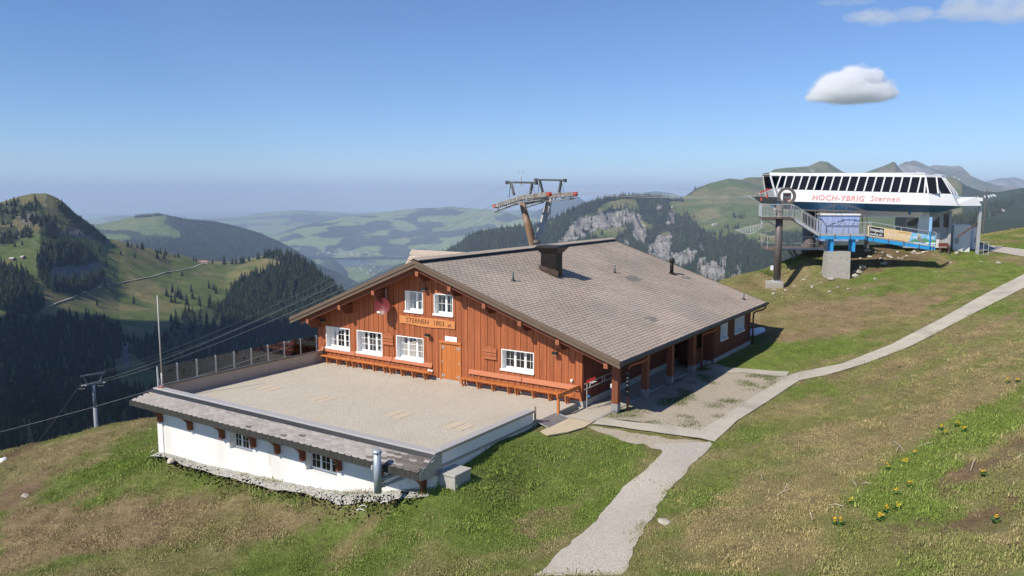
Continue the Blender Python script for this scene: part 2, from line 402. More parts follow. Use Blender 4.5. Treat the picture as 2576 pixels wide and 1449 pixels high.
# the pyramid peak, its saddle and the deep wooded valley on the left
def z1(pts): return [(a * .33333, 402.5 + b * .33333) for a, b in pts]
ROCK6 = [z1(p) for p in ([(370, 870), (390, 810), (440, 800), (520, 790), (600, 740), (660, 700), (720, 720), (750, 800), (740, 900), (640, 960), (520, 990), (420, 960)], [(140, 440), (200, 400), (320, 420), (340, 470), (250, 490), (170, 480)],
    [(440, 540), (600, 520), (700, 590), (600, 590)], [(920, 1380), (970, 1340), (990, 1440), (960, 1600), (930, 1560)], [(60, 1680), (110, 1720), (100, 1860), (40, 1840)])]
FOR6 = [[(140, 505), (200, 545), (262, 596), (272, 609), (235, 602), (205, 582), (180, 560), (150, 530)], [(50, 522), (88, 500), (110, 520), (120, 560), (100, 572), (60, 560), (48, 545)], [(114, 545), (140, 540), (150, 590), (140, 602), (115, 598)],
    [(0, 515), (50, 500), (60, 520), (30, 560), (0, 570)], [(0, 575), (40, 568), (50, 605), (10, 620), (0, 615)], [(45, 580), (85, 570), (80, 598), (50, 600)],
    [(95, 662), (123, 629), (153, 615), (187, 615), (213, 629), (240, 660), (215, 668), (180, 672), (130, 672), (118, 700), (97, 702)], [(100, 700), (140, 715), (200, 715), (250, 690), (267, 688), (247, 720), (200, 742), (133, 735)],
    [(0, 675), (33, 685), (57, 692), (100, 729), (113, 769), (83, 795), (0, 782)],
    [(0, 805), (33, 797), (83, 803), (103, 818), (160, 803), (230, 806), (300, 822), (330, 860), (420, 850), (430, 800), (500, 778), (567, 764), (600, 730), (883, 900), (883, 1500), (0, 1500)],
    [(640, 654), (668, 641), (700, 628), (760, 650), (883, 755), (883, 930), (560, 930), (560, 770), (583, 722), (617, 700), (650, 690), (690, 668), (706, 662), (700, 655), (670, 650)], [(555, 664), (600, 660), (620, 655), (618, 661), (590, 666)], [(225, 575), (268, 604), (262, 612), (235, 600)]]
CLEAR6 = [[(285, 905), (330, 890), (400, 940), (400, 1010), (300, 1000)], [(693, 640), (716, 636), (722, 648), (700, 650)], [(40, 795), (130, 790), (150, 812), (60, 812)]]
def cover_peak(X, Y, P, t):
    g = np.broadcast_to(MEADOW * .98, P.shape).copy()
    g = mixc(g, DRY, smooth(.42, .62, fbm(P[..., 0] / 90, P[..., 1] / 60, 81, 5)) * .85)
    g = mixc(g, STRAW * .7, smooth(.58, .68, fbm(P[..., 0] / 60, P[..., 1] / 40, 82, 4)) * .6)
    g = mixc(g, DRY * .8, smooth(600, 560, Y) * .7)
    fo = soft(X, Y, FOR6, 6, 14, 83)
    for p in CLEAR6:
        fo *= 1 - soft(X, Y, [p], 4, 8, 84)
    g = mixc(g, FOREST * 1.5, fo * .85)
    rk = soft(X, Y, ROCK6, 4, 7, 85)
    rt = mixc(np.broadcast_to(ROCK * .6, P.shape).copy(), C3(.15, .14, .13), smooth(.42, .6, fbm(X / 3, Y / 9, 86, 4)))
    rk = np.maximum(rk, smooth(.64, .68, fbm(X / 6, Y / 4, 87, 4)) * smooth(640, 600, Y) * .7)
    return (mixc(g, (0, 0, 0), rk) + rt * rk[..., None], rk)
relief('pyramid_peak', [[(-140, 575, 1650), (-60, 540, 1720), (0, 517, 1750), (30, 508, 1780), (60, 499, 1800), (80, 494, 1810), (115, 494, 1810), (135, 501, 1815), (160, 516, 1820), (190, 544, 1830), (215, 561, 1840), (250, 588, 1860), (270, 607, 1880), (317, 617, 1900), (375, 631, 1950), (429, 645, 2000), (463, 650, 2030), (500, 660, 2050), (567, 666, 2080), (600, 663, 2090), (640, 655, 2100), (667, 648, 2100), (700, 644, 2100), (733, 650, 2080), (767, 665, 2050), (800, 688, 2000), (827, 711, 1950), (859, 742, 1900), (883, 765, 1850), (960, 830, 1750), (1100, 930, 1600)],
    [(-140, 650, 1500), (0, 615, 1580), (100, 590, 1640), (200, 638, 1700), (300, 680, 1760), (430, 700, 1850), (567, 715, 1900), (667, 695, 1960), (733, 700, 1950), (800, 742, 1880), (883, 810, 1740), (1100, 980, 1450)],
    [(-140, 720, 1380), (0, 700, 1430), (100, 690, 1480), (200, 735, 1520), (300, 765, 1580), (430, 775, 1640), (567, 790, 1690), (667, 800, 1700), (800, 840, 1600), (1100, 1030, 1300)],
    [(-140, 800, 1180), (0, 800, 1200), (200, 830, 1250), (430, 860, 1300), (667, 890, 1320), (883, 950, 1250), (1100, 1100, 1100)],
    [(-140, 940, 900), (200, 950, 920), (567, 970, 930), (883, 1050, 880), (1100, 1180, 800)], [(-140, 1090, 560), (430, 1090, 570), (883, 1170, 560), (1100, 1300, 500)], [(-140, 1250, 320), (1100, 1420, 300)], [(-140, 1500, 165), (1100, 1700, 150)]],
    420, 330, 9, 130, cover_peak, M_near, 10, back=(1.06, .02))
# lake
lake_px = [(801, 650), (820, 646), (860, 648), (905, 652), (944, 655), (950, 659), (930, 664), (918, 667), (880, 671), (855, 671), (845, 664), (825, 660), (808, 656)]
lw = at_z(np.array([p[0] for p in lake_px]), np.array([p[1] for p in lake_px]), -881.)
lme = bpy.data.meshes.new('lake'); lme.from_pydata([tuple(p) for p in lw], [], [list(range(len(lw)))[::-1]])
tag(link_mesh('lake', lme, mat('lake_water', (.05, .08, .11), .25, 0, .2, .002, spec=.5)), kind='structure')
# trails draped on the far slopes
def trail(name, layer, pts, width, material):
    x = np.array([p[0] for p in pts], float); y = np.array([p[1] for p in pts], float)
    s = np.concatenate([[0], np.cumsum(np.hypot(np.diff(x), np.diff(y)))]); q = np.arange(0, s[-1], 3.)
    W = lift(layer, np.interp(q, s, x), np.interp(q, s, y)); W[:, 2] += .8
    d = np.gradient(W, axis=0); d[:, 2] = 0; d /= np.linalg.norm(d, axis=1)[:, None] + 1e-6
    n = np.stack([-d[:, 1], d[:, 0], 0 * d[:, 0]], 1) * width / 2
    return tag(link_mesh(name, grid_mesh(name, np.stack([W - n, W + n])), material), kind='structure')
M_trail = mat('trail_gravel', (.42, .38, .31), .95, 0, .15, .1)
trail('hill_trail', 'pyramid_peak', z1([(370, 1110), (420, 1085), (500, 1055), (590, 1020), (670, 985), (740, 965), (820, 945), (1000, 910), (1150, 880), (1240, 850), (1330, 838), (1440, 815), (1500, 795), (1535, 780)]), 4.2, M_trail)
trail('alp_trail', 'cliff_mountain', z2([(1410, 225), (1440, 205), (1500, 190), (1540, 178)]), 6., M_trail)
trail('alp_trail', 'cliff_mountain', z2([(1430, 310), (1445, 285), (1462, 252)]), 7., M_trail)
trail('alp_trail', 'cliff_mountain', z2([(1720, 435), (1800, 410), (1900, 375), (1980, 355), (2100, 320), (2200, 300)]), 5., M_trail)
# ================================================================== building and station frames
TH = R(33.48)
def frame(th):
    return np.array([[math.cos(th), math.sin(th), 0], [-math.sin(th), math.cos(th), 0], [0, 0, 1.]])   # local (u, v, z) -> world
FB = frame(TH)
def U2W(u, v, z=0.): return FB @ np.array([u, v, z], float)
def on_v(x, y, v, F=FB):
    d = ray(x, y) @ F; o = np.array([0, 0, CAMZ]) @ F
    return o + (v - o[1]) / d[1] * d
def on_u(x, y, u, F=FB):
    d = ray(x, y) @ F; o = np.array([0, 0, CAMZ]) @ F
    return o + (u - o[0]) / d[0] * d

# ================================================================== near ground
cps = []
def cu(u, v, z): w = U2W(u, v); cps.append((w[0], w[1], z))
def cd(x, y, d): w = at_d(x, y, d); cps.append(tuple(w))
def cz(x, y, z): w = at_z(x, y, z); cps.append(tuple(w))
for u, v, z in [(-35.3, 21.5, -2.78), (-32, 21.5, -2.68), (-29.6, 21.5, -2.55), (-27, 21.5, -2.42), (-24, 21.5, -2.22), (-21, 21.5, -1.75), (-19.5, 21.5, -1.35), (-18.1, 21.5, -1.02), (-17.4, 21.5, -.85), (-17.3, 23, -.5), (-17.3, 25.4, -.24), (-17.3, 28.4, -.2),
        (-35.5, 25, -3.1), (-35.6, 29, -3.3), (-35.8, 33, -3.3), (-36, 45, -3.), (-30, 30, -1.2), (-25, 27, -1.0), (-20, 27, -.6), (-25, 40, -.6), (-17.4, 32.4, -.3), (-15.6, 30, -.25), (-15.6, 34, -.22), (-15.5, 39, -.22), (-15.5, 44, -.22), (-15.4, 49, -.2), (-15.4, 53, -.2), (-26, 55, -.5), (-13, 33, -.25), (-12.5, 40, -.22), (-12.5, 45, -.2), (-13, 52, -.1), (-11, 36, -.2)]:
    cu(u, v, z)
for x, y, z in [(1500, 1060, -.22), (1600, 1085, -.3), (1700, 1100, -.4), (1790, 1110, -.48), (1700, 1190, -.6), (1900, 1020, -.3), (1985, 945, -.15), (2000, 955, -.15), (1830, 930, -.15)]:
    cz(x, y, z)
for x, y, d in [(2100, 925, 43.6), (2250, 870, 46.5), (2400, 790, 51), (2576, 705, 57.5), (2720, 640, 62), (2576, 900, 36), (2576, 1100, 25.5), (2576, 1331, 19), (2576, 1449, 16.5), (2300, 1331, 20.5), (2300, 1449, 18), (2000, 1331, 22.2), (2000, 1449, 19.5), (1750, 1331, 23.6), (2000, 1150, 29.5), (2300, 1000, 35.3), (2300, 1150, 27.6), (2150, 1000, 37.5), (1850, 1150, 30.6),
        (1545, 1331, 24.7), (1480, 1449, 21.6), (1300, 1331, 25.6), (1300, 1449, 22.3), (1300, 1230, 29.2), (900, 1331, 28.5), (900, 1449, 24.8), (500, 1331, 31), (500, 1449, 27), (0, 1331, 33.5), (0, 1449, 29.5), (0, 1200, 41.5), (0, 1140, 46.5), (240, 1082, 47), (385, 1052, 49), (130, 1110, 46.5),
        (250, 1200, 38.5), (1955, 727, 61.6), (1925, 733, 61), (1990, 724, 61.6), (2115, 705, 64), (2010, 730, 61), (1851, 726, 64), (1890, 712, 64.8), (1931, 693, 66), (1984, 667, 68), (2037, 637, 69), (2064, 624, 70), (2150, 616, 70.5), (2250, 622, 69.5), (2340, 622, 69), (2400, 603, 73), (2470, 605, 73), (2500, 592, 78), (2576, 583, 80), (2700, 560, 84), (2576, 636, 67), (2450, 625, 69.5), (2450, 668, 63.5), (2300, 660, 65), (2200, 690, 63.5), (2100, 740, 60), (2250, 760, 57), (2000, 790, 57), (2400, 730, 57.5), (1905, 832, 55.5), (2050, 830, 52.8), (2200, 815, 51.5)]:
    cd(x, y, d)
cps += [(-24, 60, -10), (-40, 55, -13), (-60, 48, -17), (-48, 38, -8.5), (-70, 35, -14), (-40, 75, -22), (-15, 75, -14), (0, 78, -6), (2.2, 84, -3), (12, 90, -6), (22, 78, -3.2), (28, 80, -1), (36, 84, 2.2), (50, 92, 4), (70, 92, 5.5), (90, 85, 6), (60, 60, 5.2), (90, 60, 7), (70, 40, 6), (45, 30, 4.6), (90, 30, 8), (40, 12, 4.5), (20, 8, 2), (0, 8, -1.5), (-20, 10, -3.5), (-40, 15, -6.5), (-70, 15, -11), (10, 5, .5), (0, 110, -22), (40, 120, -6), (90, 120, 3), (-30, 110, -38), (-80, 80, -38), (-80, 110, -50), (60, 5, 6)]
FS = frame(R(9.0))
TF = (FS.T @ at_d(2150, 520, 66.5))[1]; CT = TF - 2.4                # station front and stair tower planes
def p8(a, b): return ((2760 + .388199 * a) / 1.490683, (600 + .388199 * b) / 1.490683)
q_ = on_v(*p8(395, 1168), CT, FS)
for ds, dt, dz in ((0, -.9, -.68), (-1., 0, -.68), (1., .2, -.6), (0, 1.2, -.4), (0, 0, -.62)):
    w = FS @ np.array([q_[0] + ds, CT + dt, 0]); cps.append((w[0], w[1], q_[2] + dz))
q_ = on_v(*p8(1000, 1148), CT - .9, FS)
for ds, dt, dz in ((-1., -.9, 0), (1.1, -.9, .05), (0, -.95, 0)):
    w = FS @ np.array([q_[0] + ds, CT + dt, 0]); cps.append((w[0], w[1], q_[2] + dz))
cps = np.array(cps)
def tps_fit(p):
    d = np.hypot(p[:, None, 0] - p[None, :, 0], p[:, None, 1] - p[None, :, 1])
    K = np.where(d > 0, d ** 2 * np.log(d + 1e-9), 0) + np.eye(len(p)) * .1
    Q = np.c_[np.ones(len(p)), p[:, :2]]
    A = np.block([[K, Q], [Q.T, np.zeros((3, 3))]])
    return np.linalg.solve(A, np.r_[p[:, 2], 0, 0, 0])
TW = tps_fit(cps)
def ground0(x, y):
    x = np.asarray(x, float); y = np.asarray(y, float)
    sh = np.broadcast(x, y).shape
    xf = np.broadcast_to(x, sh).ravel(); yf = np.broadcast_to(y, sh).ravel()
    z = TW[-3] + TW[-2] * xf + TW[-1] * yf
    for k in range(len(cps)):
        d2 = (xf - cps[k, 0]) ** 2 + (yf - cps[k, 1]) ** 2
        z += TW[k] * .5 * d2 * np.log(d2 + 1e-12)
    return z.reshape(sh)
def on_ground(x, y, n=6):
    """pixel -> point on the near ground"""
    d = ray(x, y); t = np.full(np.shape(np.asarray(x, float)), 30.) / d[..., 1]
    lo = 8 / d[..., 1]; hi = 110 / d[..., 1]
    ts = np.linspace(0, 1, 160)
    T = lo[..., None] + (hi - lo)[..., None] * ts
    Z = CAMZ + d[..., None, 2] * T - ground0(d[..., None, 0] * T, d[..., None, 1] * T)
    k = np.argmax(Z < 0, -1); k = np.clip(k, 1, 159)
    z0 = np.take_along_axis(Z, k[..., None] - 1, -1)[..., 0]; z1_ = np.take_along_axis(Z, k[..., None], -1)[..., 0]
    t0 = np.take_along_axis(T, k[..., None] - 1, -1)[..., 0]; t1 = np.take_along_axis(T, k[..., None], -1)[..., 0]
    t = t0 + (t1 - t0) * z0 / (z0 - z1_ + 1e-9)
    return d * t[..., None] + np.array([0, 0, CAMZ])
def G(x, y): return on_ground(np.array([float(x)]), np.array([float(y)]))[0]
# paths (edge lines in pixels): left edge, right edge
def edge(pts, n=40):
    x = np.array([p[0] for p in pts], float); y = np.array([p[1] for p in pts], float)
    s = np.concatenate([[0], np.cumsum(np.hypot(np.diff(x), np.diff(y)))]); q = np.linspace(0, s[-1], n)
    return on_ground(np.interp(q, s, x), np.interp(q, s, y))
PATHS = {}
def strip(name, A, B, nw, material, rag=0., zoff=.02):
    A = A.copy(); B = B.copy()
    if rag:
        k = np.arange(len(A))
        for E_, s in ((A, 1), (B, 2)):
            E_[:, :2] += (B - A)[:, :2] / np.linalg.norm((B - A)[:, :2], axis=1)[:, None] * (rag * (fbm(k * .35, k * 0., s, 3) - .5) * 2)[:, None]
    f = np.linspace(0, 1, nw)[:, None, None]
    P = A[None] * (1 - f) + B[None] * f
    P[..., 2] = ground0(P[..., 0], P[..., 1]) + zoff
    PATHS[name] = np.concatenate([A[:, :2], B[::-1, :2]])
    return tag(link_mesh(name, grid_mesh(name, P), material), kind='structure')
M_gravel = mat('gravel', (.43, .385, .33), .95, 0, .34, 22., detail=2., bump=.2, bscale=30, stain=((.40, .355, .295), .6, (1, 1, 1)))
M_yard = mat('yard_gravel', (.385, .33, .255), .95, 0, .36, 20., detail=2., bump=.25, bscale=30, stain=((.31, .265, .20), .8, (1, 1, 1)))
M_conc = mat('path_concrete', (.46, .415, .34), .9, 0, .08, 1.3, bump=.25, bscale=12, stain=((.31, .28, .23), .5, (1, 1, 1)))
gl_ = edge([(1345, 1449), (1405, 1395), (1490, 1320), (1570, 1228), (1648, 1158), (1665, 1135), (1640, 1118)], 60)
gr_ = edge([(1565, 1449), (1590, 1390), (1625, 1325), (1680, 1240), (1745, 1165), (1792, 1118), (1790, 1112)], 60)
strip('gravel_path', gl_, gr_, 9, M_gravel, rag=.13)
cl_ = edge([(1762, 1083), (1840, 1035), (1910, 990), (1978, 948), (2005, 938), (2120, 915), (2240, 868), (2360, 806), (2470, 744), (2576, 690), (2700, 625)], 70)
cr_ = edge([(1797, 1112), (1852, 1060), (1925, 1015), (2010, 958), (2075, 945), (2180, 915), (2290, 872), (2390, 820), (2490, 768), (2576, 725), (2700, 665)], 70)
strip('concrete_path', cl_, cr_, 6, M_conc, rag=.05, zoff=.03)
sl_ = edge([(1490, 1068), (1560, 1076), (1660, 1090), (1760, 1104), (1797, 1112)], 30)
sr_ = edge([(1512, 1052), (1580, 1062), (1680, 1070), (1745, 1080), (1768, 1085)], 30)
strip('concrete_strip', sl_, sr_, 4, M_conc, rag=.05, zoff=.034)
jl_ = edge([(1985, 936), (1930, 933), (1870, 928), (1830, 926), (1800, 916)], 24)
jr_ = edge([(1978, 950), (1925, 944), (1870, 938), (1830, 940), (1770, 925)], 24)
strip('concrete_walk', jl_, jr_, 4, M_conc, rag=.05, zoff=.034)
yl_ = edge([(1515, 1052), (1590, 1000), (1680, 960), (1770, 924)], 40)
yr_ = edge([(1765, 1083), (1842, 1034), (1912, 989), (1976, 950)], 40)
strip('gravel_yard', yl_, yr_, 24, M_yard, zoff=.015)
tl_ = edge([(2700, 612), (2576, 628), (2500, 618), (2440, 612), (2400, 609), (2366, 607)], 40)
tr_ = edge([(2700, 640), (2576, 646), (2500, 633), (2450, 628), (2400, 625), (2352, 621)], 40)
strip('gravel_track', tl_, tr_, 8, M_gravel, rag=.12)
# small gravel apron in front of the terrace corner
al_ = edge([(1470, 1072), (1520, 1078), (1600, 1090), (1700, 1105), (1790, 1114)], 30)
ar_ = edge([(1505, 1087), (1560, 1108), (1620, 1118), (1660, 1132), (1740, 1150)], 30)
strip('gravel_apron', ar_, al_, 8, M_yard, rag=.22, zoff=.012)

ub = np.linspace(-35.4, -17.75, 90); wb_ = .36 + .3 * (fbm(ub / 1.3, ub * 0, 151, 3) - .4)
bw0 = np.array([U2W(u, 21.6) for u in ub]); bw1 = np.array([U2W(u, 21.55 - w) for u, w in zip(ub, wb_)])
strip('gravel_bed', bw0, bw1, 5, mat('bed_gravel', (.33, .32, .29), .95, 0, .5, 16., detail=2., bump=.4, bscale=14), zoff=.045)
gx = np.arange(-85, 100.1, .42); gy = np.arange(12, 122.1, .42)
GX, GY = np.meshgrid(gx, gy)
GZ = ground0(GX, GY)
FOOT = [U2W(-34, 22.9), U2W(-18.9, 22.9), U2W(-18.9, 30.5), U2W(-16.8, 31.5), U2W(-16.8, 51.6), U2W(-34, 52.6)]
base = inpoly(GX, GY, FOOT)
onpath = np.zeros(GX.shape, bool)
for pn_, pth in PATHS.items():
    onpath |= inpoly(GX, GY, pth)
def blur(m):
    m = m.astype(float)
    for _ in range(2):
        m = (np.roll(m, 1, 0) + np.roll(m, -1, 0) + np.roll(m, 1, 1) + np.roll(m, -1, 1) + m) / 5
    return m
opb = blur(onpath); bsb = blur(base)
dd = np.hypot(GX, GY)
nz_ = (fbm(GX / 2.6, GY / 2.6, 91, 4) - .5) * .34 + (fbm(GX / .7, GY / .7, 92, 3) - .5) * .12
hump = smooth(0, .5, opb + bsb)
GXp, GYp = pix(np.stack([GX, GY, GZ], -1))
rough = .45 + .9 * soft(GXp, GYp, [[(1850, 720), (2060, 620), (2360, 615), (2440, 640), (2300, 720), (2050, 800), (1900, 800)], [(2250, 1449), (2250, 1300), (2400, 1150), (2576, 1020), (2700, 1000), (2700, 1449)]], 10, 40, 93)
GZ = GZ + nz_ * rough * (1 - hump) - .06 * smooth(.5, .9, opb) - 1.2 * smooth(.6, .95, bsb)
# ground cover colours (what grows or lies there)
def near_cover(X, Y, P):
    x, y = P[..., 0], P[..., 1]
    GREEN, OLIVE, BROWN = C3(.115, .15, .036), C3(.18, .165, .07), C3(.21, .155, .09)
    n1 = fbm(x / 3.2, y / 3.2, 101, 5); n2 = fbm(x / 1.1, y / 1.1, 102, 4); n3 = fbm(x / 7, y / 7, 103, 4)
    c = mixc(np.broadcast_to(OLIVE, P.shape).copy(), GREEN, smooth(.42, .62, n1 * .6 + n3 * .4))
    c = mixc(c, STRAW * .82, smooth(.5, .66, fbm(x / 4 + y / 9, y / 1.6 - x / 4, 104, 5)) * .75)
    c = mixc(c, BROWN, smooth(.56, .7, n2 * .5 + fbm(x / 5, y / 5, 105, 4) * .5) * .7)
    lush = soft(X, Y, [[(180, 1190), (300, 1110), (390, 1075), (400, 1150), (560, 1190), (800, 1240), (1090, 1262), (1000, 1280), (700, 1246), (500, 1226), (250, 1235)], [(1085, 1240), (1150, 1150), (1350, 1080), (1480, 1080), (1650, 1140), (1560, 1235), (1420, 1360), (1180, 1340), (1120, 1290)],
        [(1800, 920), (1890, 862), (1985, 850), (2120, 858), (2230, 872), (2120, 910), (2000, 932)], [(2300, 650), (2576, 650), (2576, 690), (2400, 740), (2250, 720), (2200, 690)], [(2150, 1250), (2300, 1130), (2576, 980), (2576, 1060), (2400, 1180), (2330, 1330), (2200, 1330)]], 42, 70, 106)
    c = mixc(c, GREEN * 1.05, lush * (.25 + .6 * smooth(.35, .6, n2)))
    brown = soft(X, Y, [[(0, 1262), (200, 1270), (450, 1245), (700, 1262), (830, 1300), (760, 1350), (300, 1380), (0, 1449)], [(1880, 790), (2050, 760), (2250, 740), (2420, 690), (2470, 700), (2350, 780), (2200, 830), (2000, 850), (1900, 850)],
        [(2330, 890), (2450, 830), (2576, 770), (2576, 790), (2450, 860), (2250, 930), (2150, 945)], [(1320, 1290), (1450, 1270), (1430, 1340), (1280, 1340)]], 22, 50, 107)
    c = mixc(c, BROWN * 1.05, brown * (.35 + .6 * smooth(.38, .6, n1)))
    dry = soft(X, Y, [[(0, 1150), (240, 1080), (385, 1050), (385, 1075), (200, 1150), (0, 1240)], [(1850, 725), (1990, 668), (2060, 630), (2080, 700), (1950, 790), (1870, 780)], [(1700, 1449), (1760, 1280), (2050, 1080), (2450, 880), (2576, 850), (2576, 960), (2300, 1120), (2150, 1240), (2050, 1449)]], 24, 50, 108)
    c = mixc(c, STRAW * .8, dry * (.25 + .55 * smooth(.4, .62, fbm(x / 3 + y / 8, y / 1.3 - x / 3, 109, 4))))
    dirt = soft(X, Y, [[(0, 1236), (70, 1195), (170, 1173), (165, 1180), (110, 1215), (60, 1260), (0, 1290)], [(2330, 1230), (2420, 1180), (2500, 1140), (2590, 1085), (2590, 1130), (2500, 1180), (2420, 1230), (2380, 1260)], [(2380, 1320), (2480, 1270), (2560, 1250), (2590, 1260), (2590, 1330), (2450, 1350), (2350, 1345)], [(2230, 1330), (2330, 1290), (2340, 1320), (2250, 1360)],
        [(2050, 930), (2140, 925), (2260, 880), (2350, 845), (2340, 852), (2200, 915), (2100, 940)], [(2050, 630), (2160, 615), (2350, 630), (2330, 660), (2150, 690), (2070, 668)]], 12, 26, 110)
    c = mixc(c, DIRT, dirt * (.45 + .5 * smooth(.35, .55, n2)))
    far_left = soft(X, Y, [[(0, 1150), (60, 1122), (125, 1100), (118, 1108), (60, 1140), (0, 1168)]], 4, 20, 111)
    return mixc(c, DIRT * .9, far_left * .8), lush, dry + .6 * brown, dirt
GP = np.stack([GX, GY, GZ], -1)
gcol, g_lush, g_dry, g_dirt = near_cover(*pix(GP), GP)
M_turf = landmat('turf', .9, .3, .9, .12)
tag(link_mesh('alpine_ground', grid_mesh('alpine_ground', GP, gcol), M_turf), kind='structure')
from_grid = lambda A, x, y: A[np.clip(np.round((y - gy[0]) / .42).astype(int), 0, len(gy) - 1), np.clip(np.round((x - gx[0]) / .42).astype(int), 0, len(gx) - 1)]
def groundz(x, y):
    fx = np.clip((np.asarray(x, float) - gx[0]) / .42, 0, len(gx) - 1.001); fy = np.clip((np.asarray(y, float) - gy[0]) / .42, 0, len(gy) - 1.001)
    i = fx.astype(int); j = fy.astype(int); a = fx - i; b = fy - j
    return (GZ[j, i] * (1 - a) + GZ[j, i + 1] * a) * (1 - b) + (GZ[j + 1, i] * (1 - a) + GZ[j + 1, i + 1] * a) * b
# ================================================================== mesh builder
class MB:
    """collects boxes, bars, tubes and plates; build() links them as one mesh object"""
    def __init__(s, fn=None):
        s.v = []; s.f = []; s.c = []; s.fn = fn; s.cur = None
    def add(s, vs, fs):
        b = len(s.v)
        s.v += [tuple(map(float, (s.fn(*p) if s.fn else p))) for p in vs]
        s.f += [tuple(b + i for i in f) for f in fs]
        if s.cur is not None: s.c += [s.cur] * len(fs)
        return s
    def box(s, x0, x1, y0, y1, z0, z1):
        return s.add([(x0, y0, z0), (x1, y0, z0), (x1, y1, z0), (x0, y1, z0), (x0, y0, z1), (x1, y0, z1), (x1, y1, z1), (x0, y1, z1)],
                     [(0, 3, 2, 1), (4, 5, 6, 7), (0, 1, 5, 4), (1, 2, 6, 5), (2, 3, 7, 6), (3, 0, 4, 7)])
    def bbox(s, x0, x1, y0, y1, z0, z1, b=.01):
        """box with chamfered edges"""
        X, Y, Z = (x0, x1), (y0, y1), (z0, z1); vs = []
        for i in (0, 1):
            for j in (0, 1):
                for k in (0, 1):
                    sx, sy, sz = (1, -1)[i], (1, -1)[j], (1, -1)[k]
                    vs += [(X[i] + sx * b, Y[j] + sy * b, Z[k]), (X[i] + sx * b, Y[j], Z[k] + sz * b), (X[i], Y[j] + sy * b, Z[k] + sz * b)]
        I = lambda i, j, k, a: (i * 4 + j * 2 + k) * 3 + a
        fs = []
        for k in (0, 1): fs.append((I(0, 0, k, 0), I(1, 0, k, 0), I(1, 1, k, 0), I(0, 1, k, 0)))
        for j in (0, 1): fs.append((I(0, j, 0, 1), I(1, j, 0, 1), I(1, j, 1, 1), I(0, j, 1, 1)))
        for i in (0, 1): fs.append((I(i, 0, 0, 2), I(i, 1, 0, 2), I(i, 1, 1, 2), I(i, 0, 1, 2)))
        for i in (0, 1):
            for j in (0, 1): fs.append((I(i, j, 0, 1), I(i, j, 0, 2), I(i, j, 1, 2), I(i, j, 1, 1)))
            for k in (0, 1): fs.append((I(i, 0, k, 0), I(i, 0, k, 2), I(i, 1, k, 2), I(i, 1, k, 0)))
        for j in (0, 1):
            for k in (0, 1): fs.append((I(0, j, k, 0), I(0, j, k, 1), I(1, j, k, 1), I(1, j, k, 0)))
        for i in (0, 1):
            for j in (0, 1):
                for k in (0, 1): fs.append((I(i, j, k, 0), I(i, j, k, 1), I(i, j, k, 2)))
        return s.add(vs, fs)
    def bar(s, p, q, w, h=None, up=(0, 0, 1)):
        """square bar from p to q"""
        h = h or w; p = Vector(p); q = Vector(q); d = (q - p).normalized(); u = Vector(up)
        if abs(d.dot(u)) > .98: u = Vector((1, 0, 0))
        a = d.cross(u).normalized() * w / 2; b = a.normalized().cross(d) * h / 2
        vs = [p - a - b, p + a - b, p + a + b, p - a + b, q - a - b, q + a - b, q + a + b, q - a + b]
        return s.add(vs, [(0, 3, 2, 1), (4, 5, 6, 7), (0, 1, 5, 4), (1, 2, 6, 5), (2, 3, 7, 6), (3, 0, 4, 7)])
    def tube(s, pts, r, n=8, caps=True):
        pts = [Vector(p) for p in pts]; rs = r if isinstance(r, (list, tuple)) else [r] * len(pts)
        rings = []; ref = None
        for i, p in enumerate(pts):
            d = (pts[min(i + 1, len(pts) - 1)] - pts[max(i - 1, 0)]).normalized()
            if ref is None: ref = Vector((0, 0, 1)) if abs(d.z) < .9 else Vector((1, 0, 0))
            a = d.cross(ref).normalized(); b = a.cross(d); ref = b if abs(d.dot(b)) < .9 else ref
            rings.append([p + (a * math.cos(2 * math.pi * k / n) + b * math.sin(2 * math.pi * k / n)) * rs[i] for k in range(n)])
        vs = [v for r_ in rings for v in r_]; fs = []
        for i in range(len(pts) - 1):
            for k in range(n): fs.append((i * n + k, i * n + (k + 1) % n, (i + 1) * n + (k + 1) % n, (i + 1) * n + k))
        if caps: fs += [tuple(range(n))[::-1], tuple((len(pts) - 1) * n + k for k in range(n))]
        return s.add(vs, fs)
    def prism(s, poly, d):
        """poly: list of 3-D points, extruded by vector d"""
        n = len(poly); d = Vector(d)
        vs = [Vector(p) for p in poly] + [Vector(p) + d for p in poly]
        return s.add(vs, [tuple(range(n))[::-1], tuple(range(n, 2 * n))] + [(k, (k + 1) % n, n + (k + 1) % n, n + k) for k in range(n)])
    def ring(s, c, ax, r0, r1, w, n=32):
        """flat ring round axis ax with square section"""
        c = Vector(c); ax = Vector(ax).normalized(); u = ax.orthogonal().normalized(); v = ax.cross(u); vs = []
        for k in range(n):
            e = u * math.cos(2 * math.pi * k / n) + v * math.sin(2 * math.pi * k / n)
            vs += [c + e * r0 - ax * w / 2, c + e * r1 - ax * w / 2, c + e * r1 + ax * w / 2, c + e * r0 + ax * w / 2]
        fs = []
        for k in range(n):
            a, b = k * 4, ((k + 1) % n) * 4
            fs += [(a + i, b + i, b + (i + 1) % 4, a + (i + 1) % 4) for i in range(4)]
        return s.add(vs, fs)
    def disc(s, c, ax, r, w, n=16):
        c = Vector(c); ax = Vector(ax).normalized()
        return s.tube([c - ax * w / 2, c + ax * w / 2], r, n)
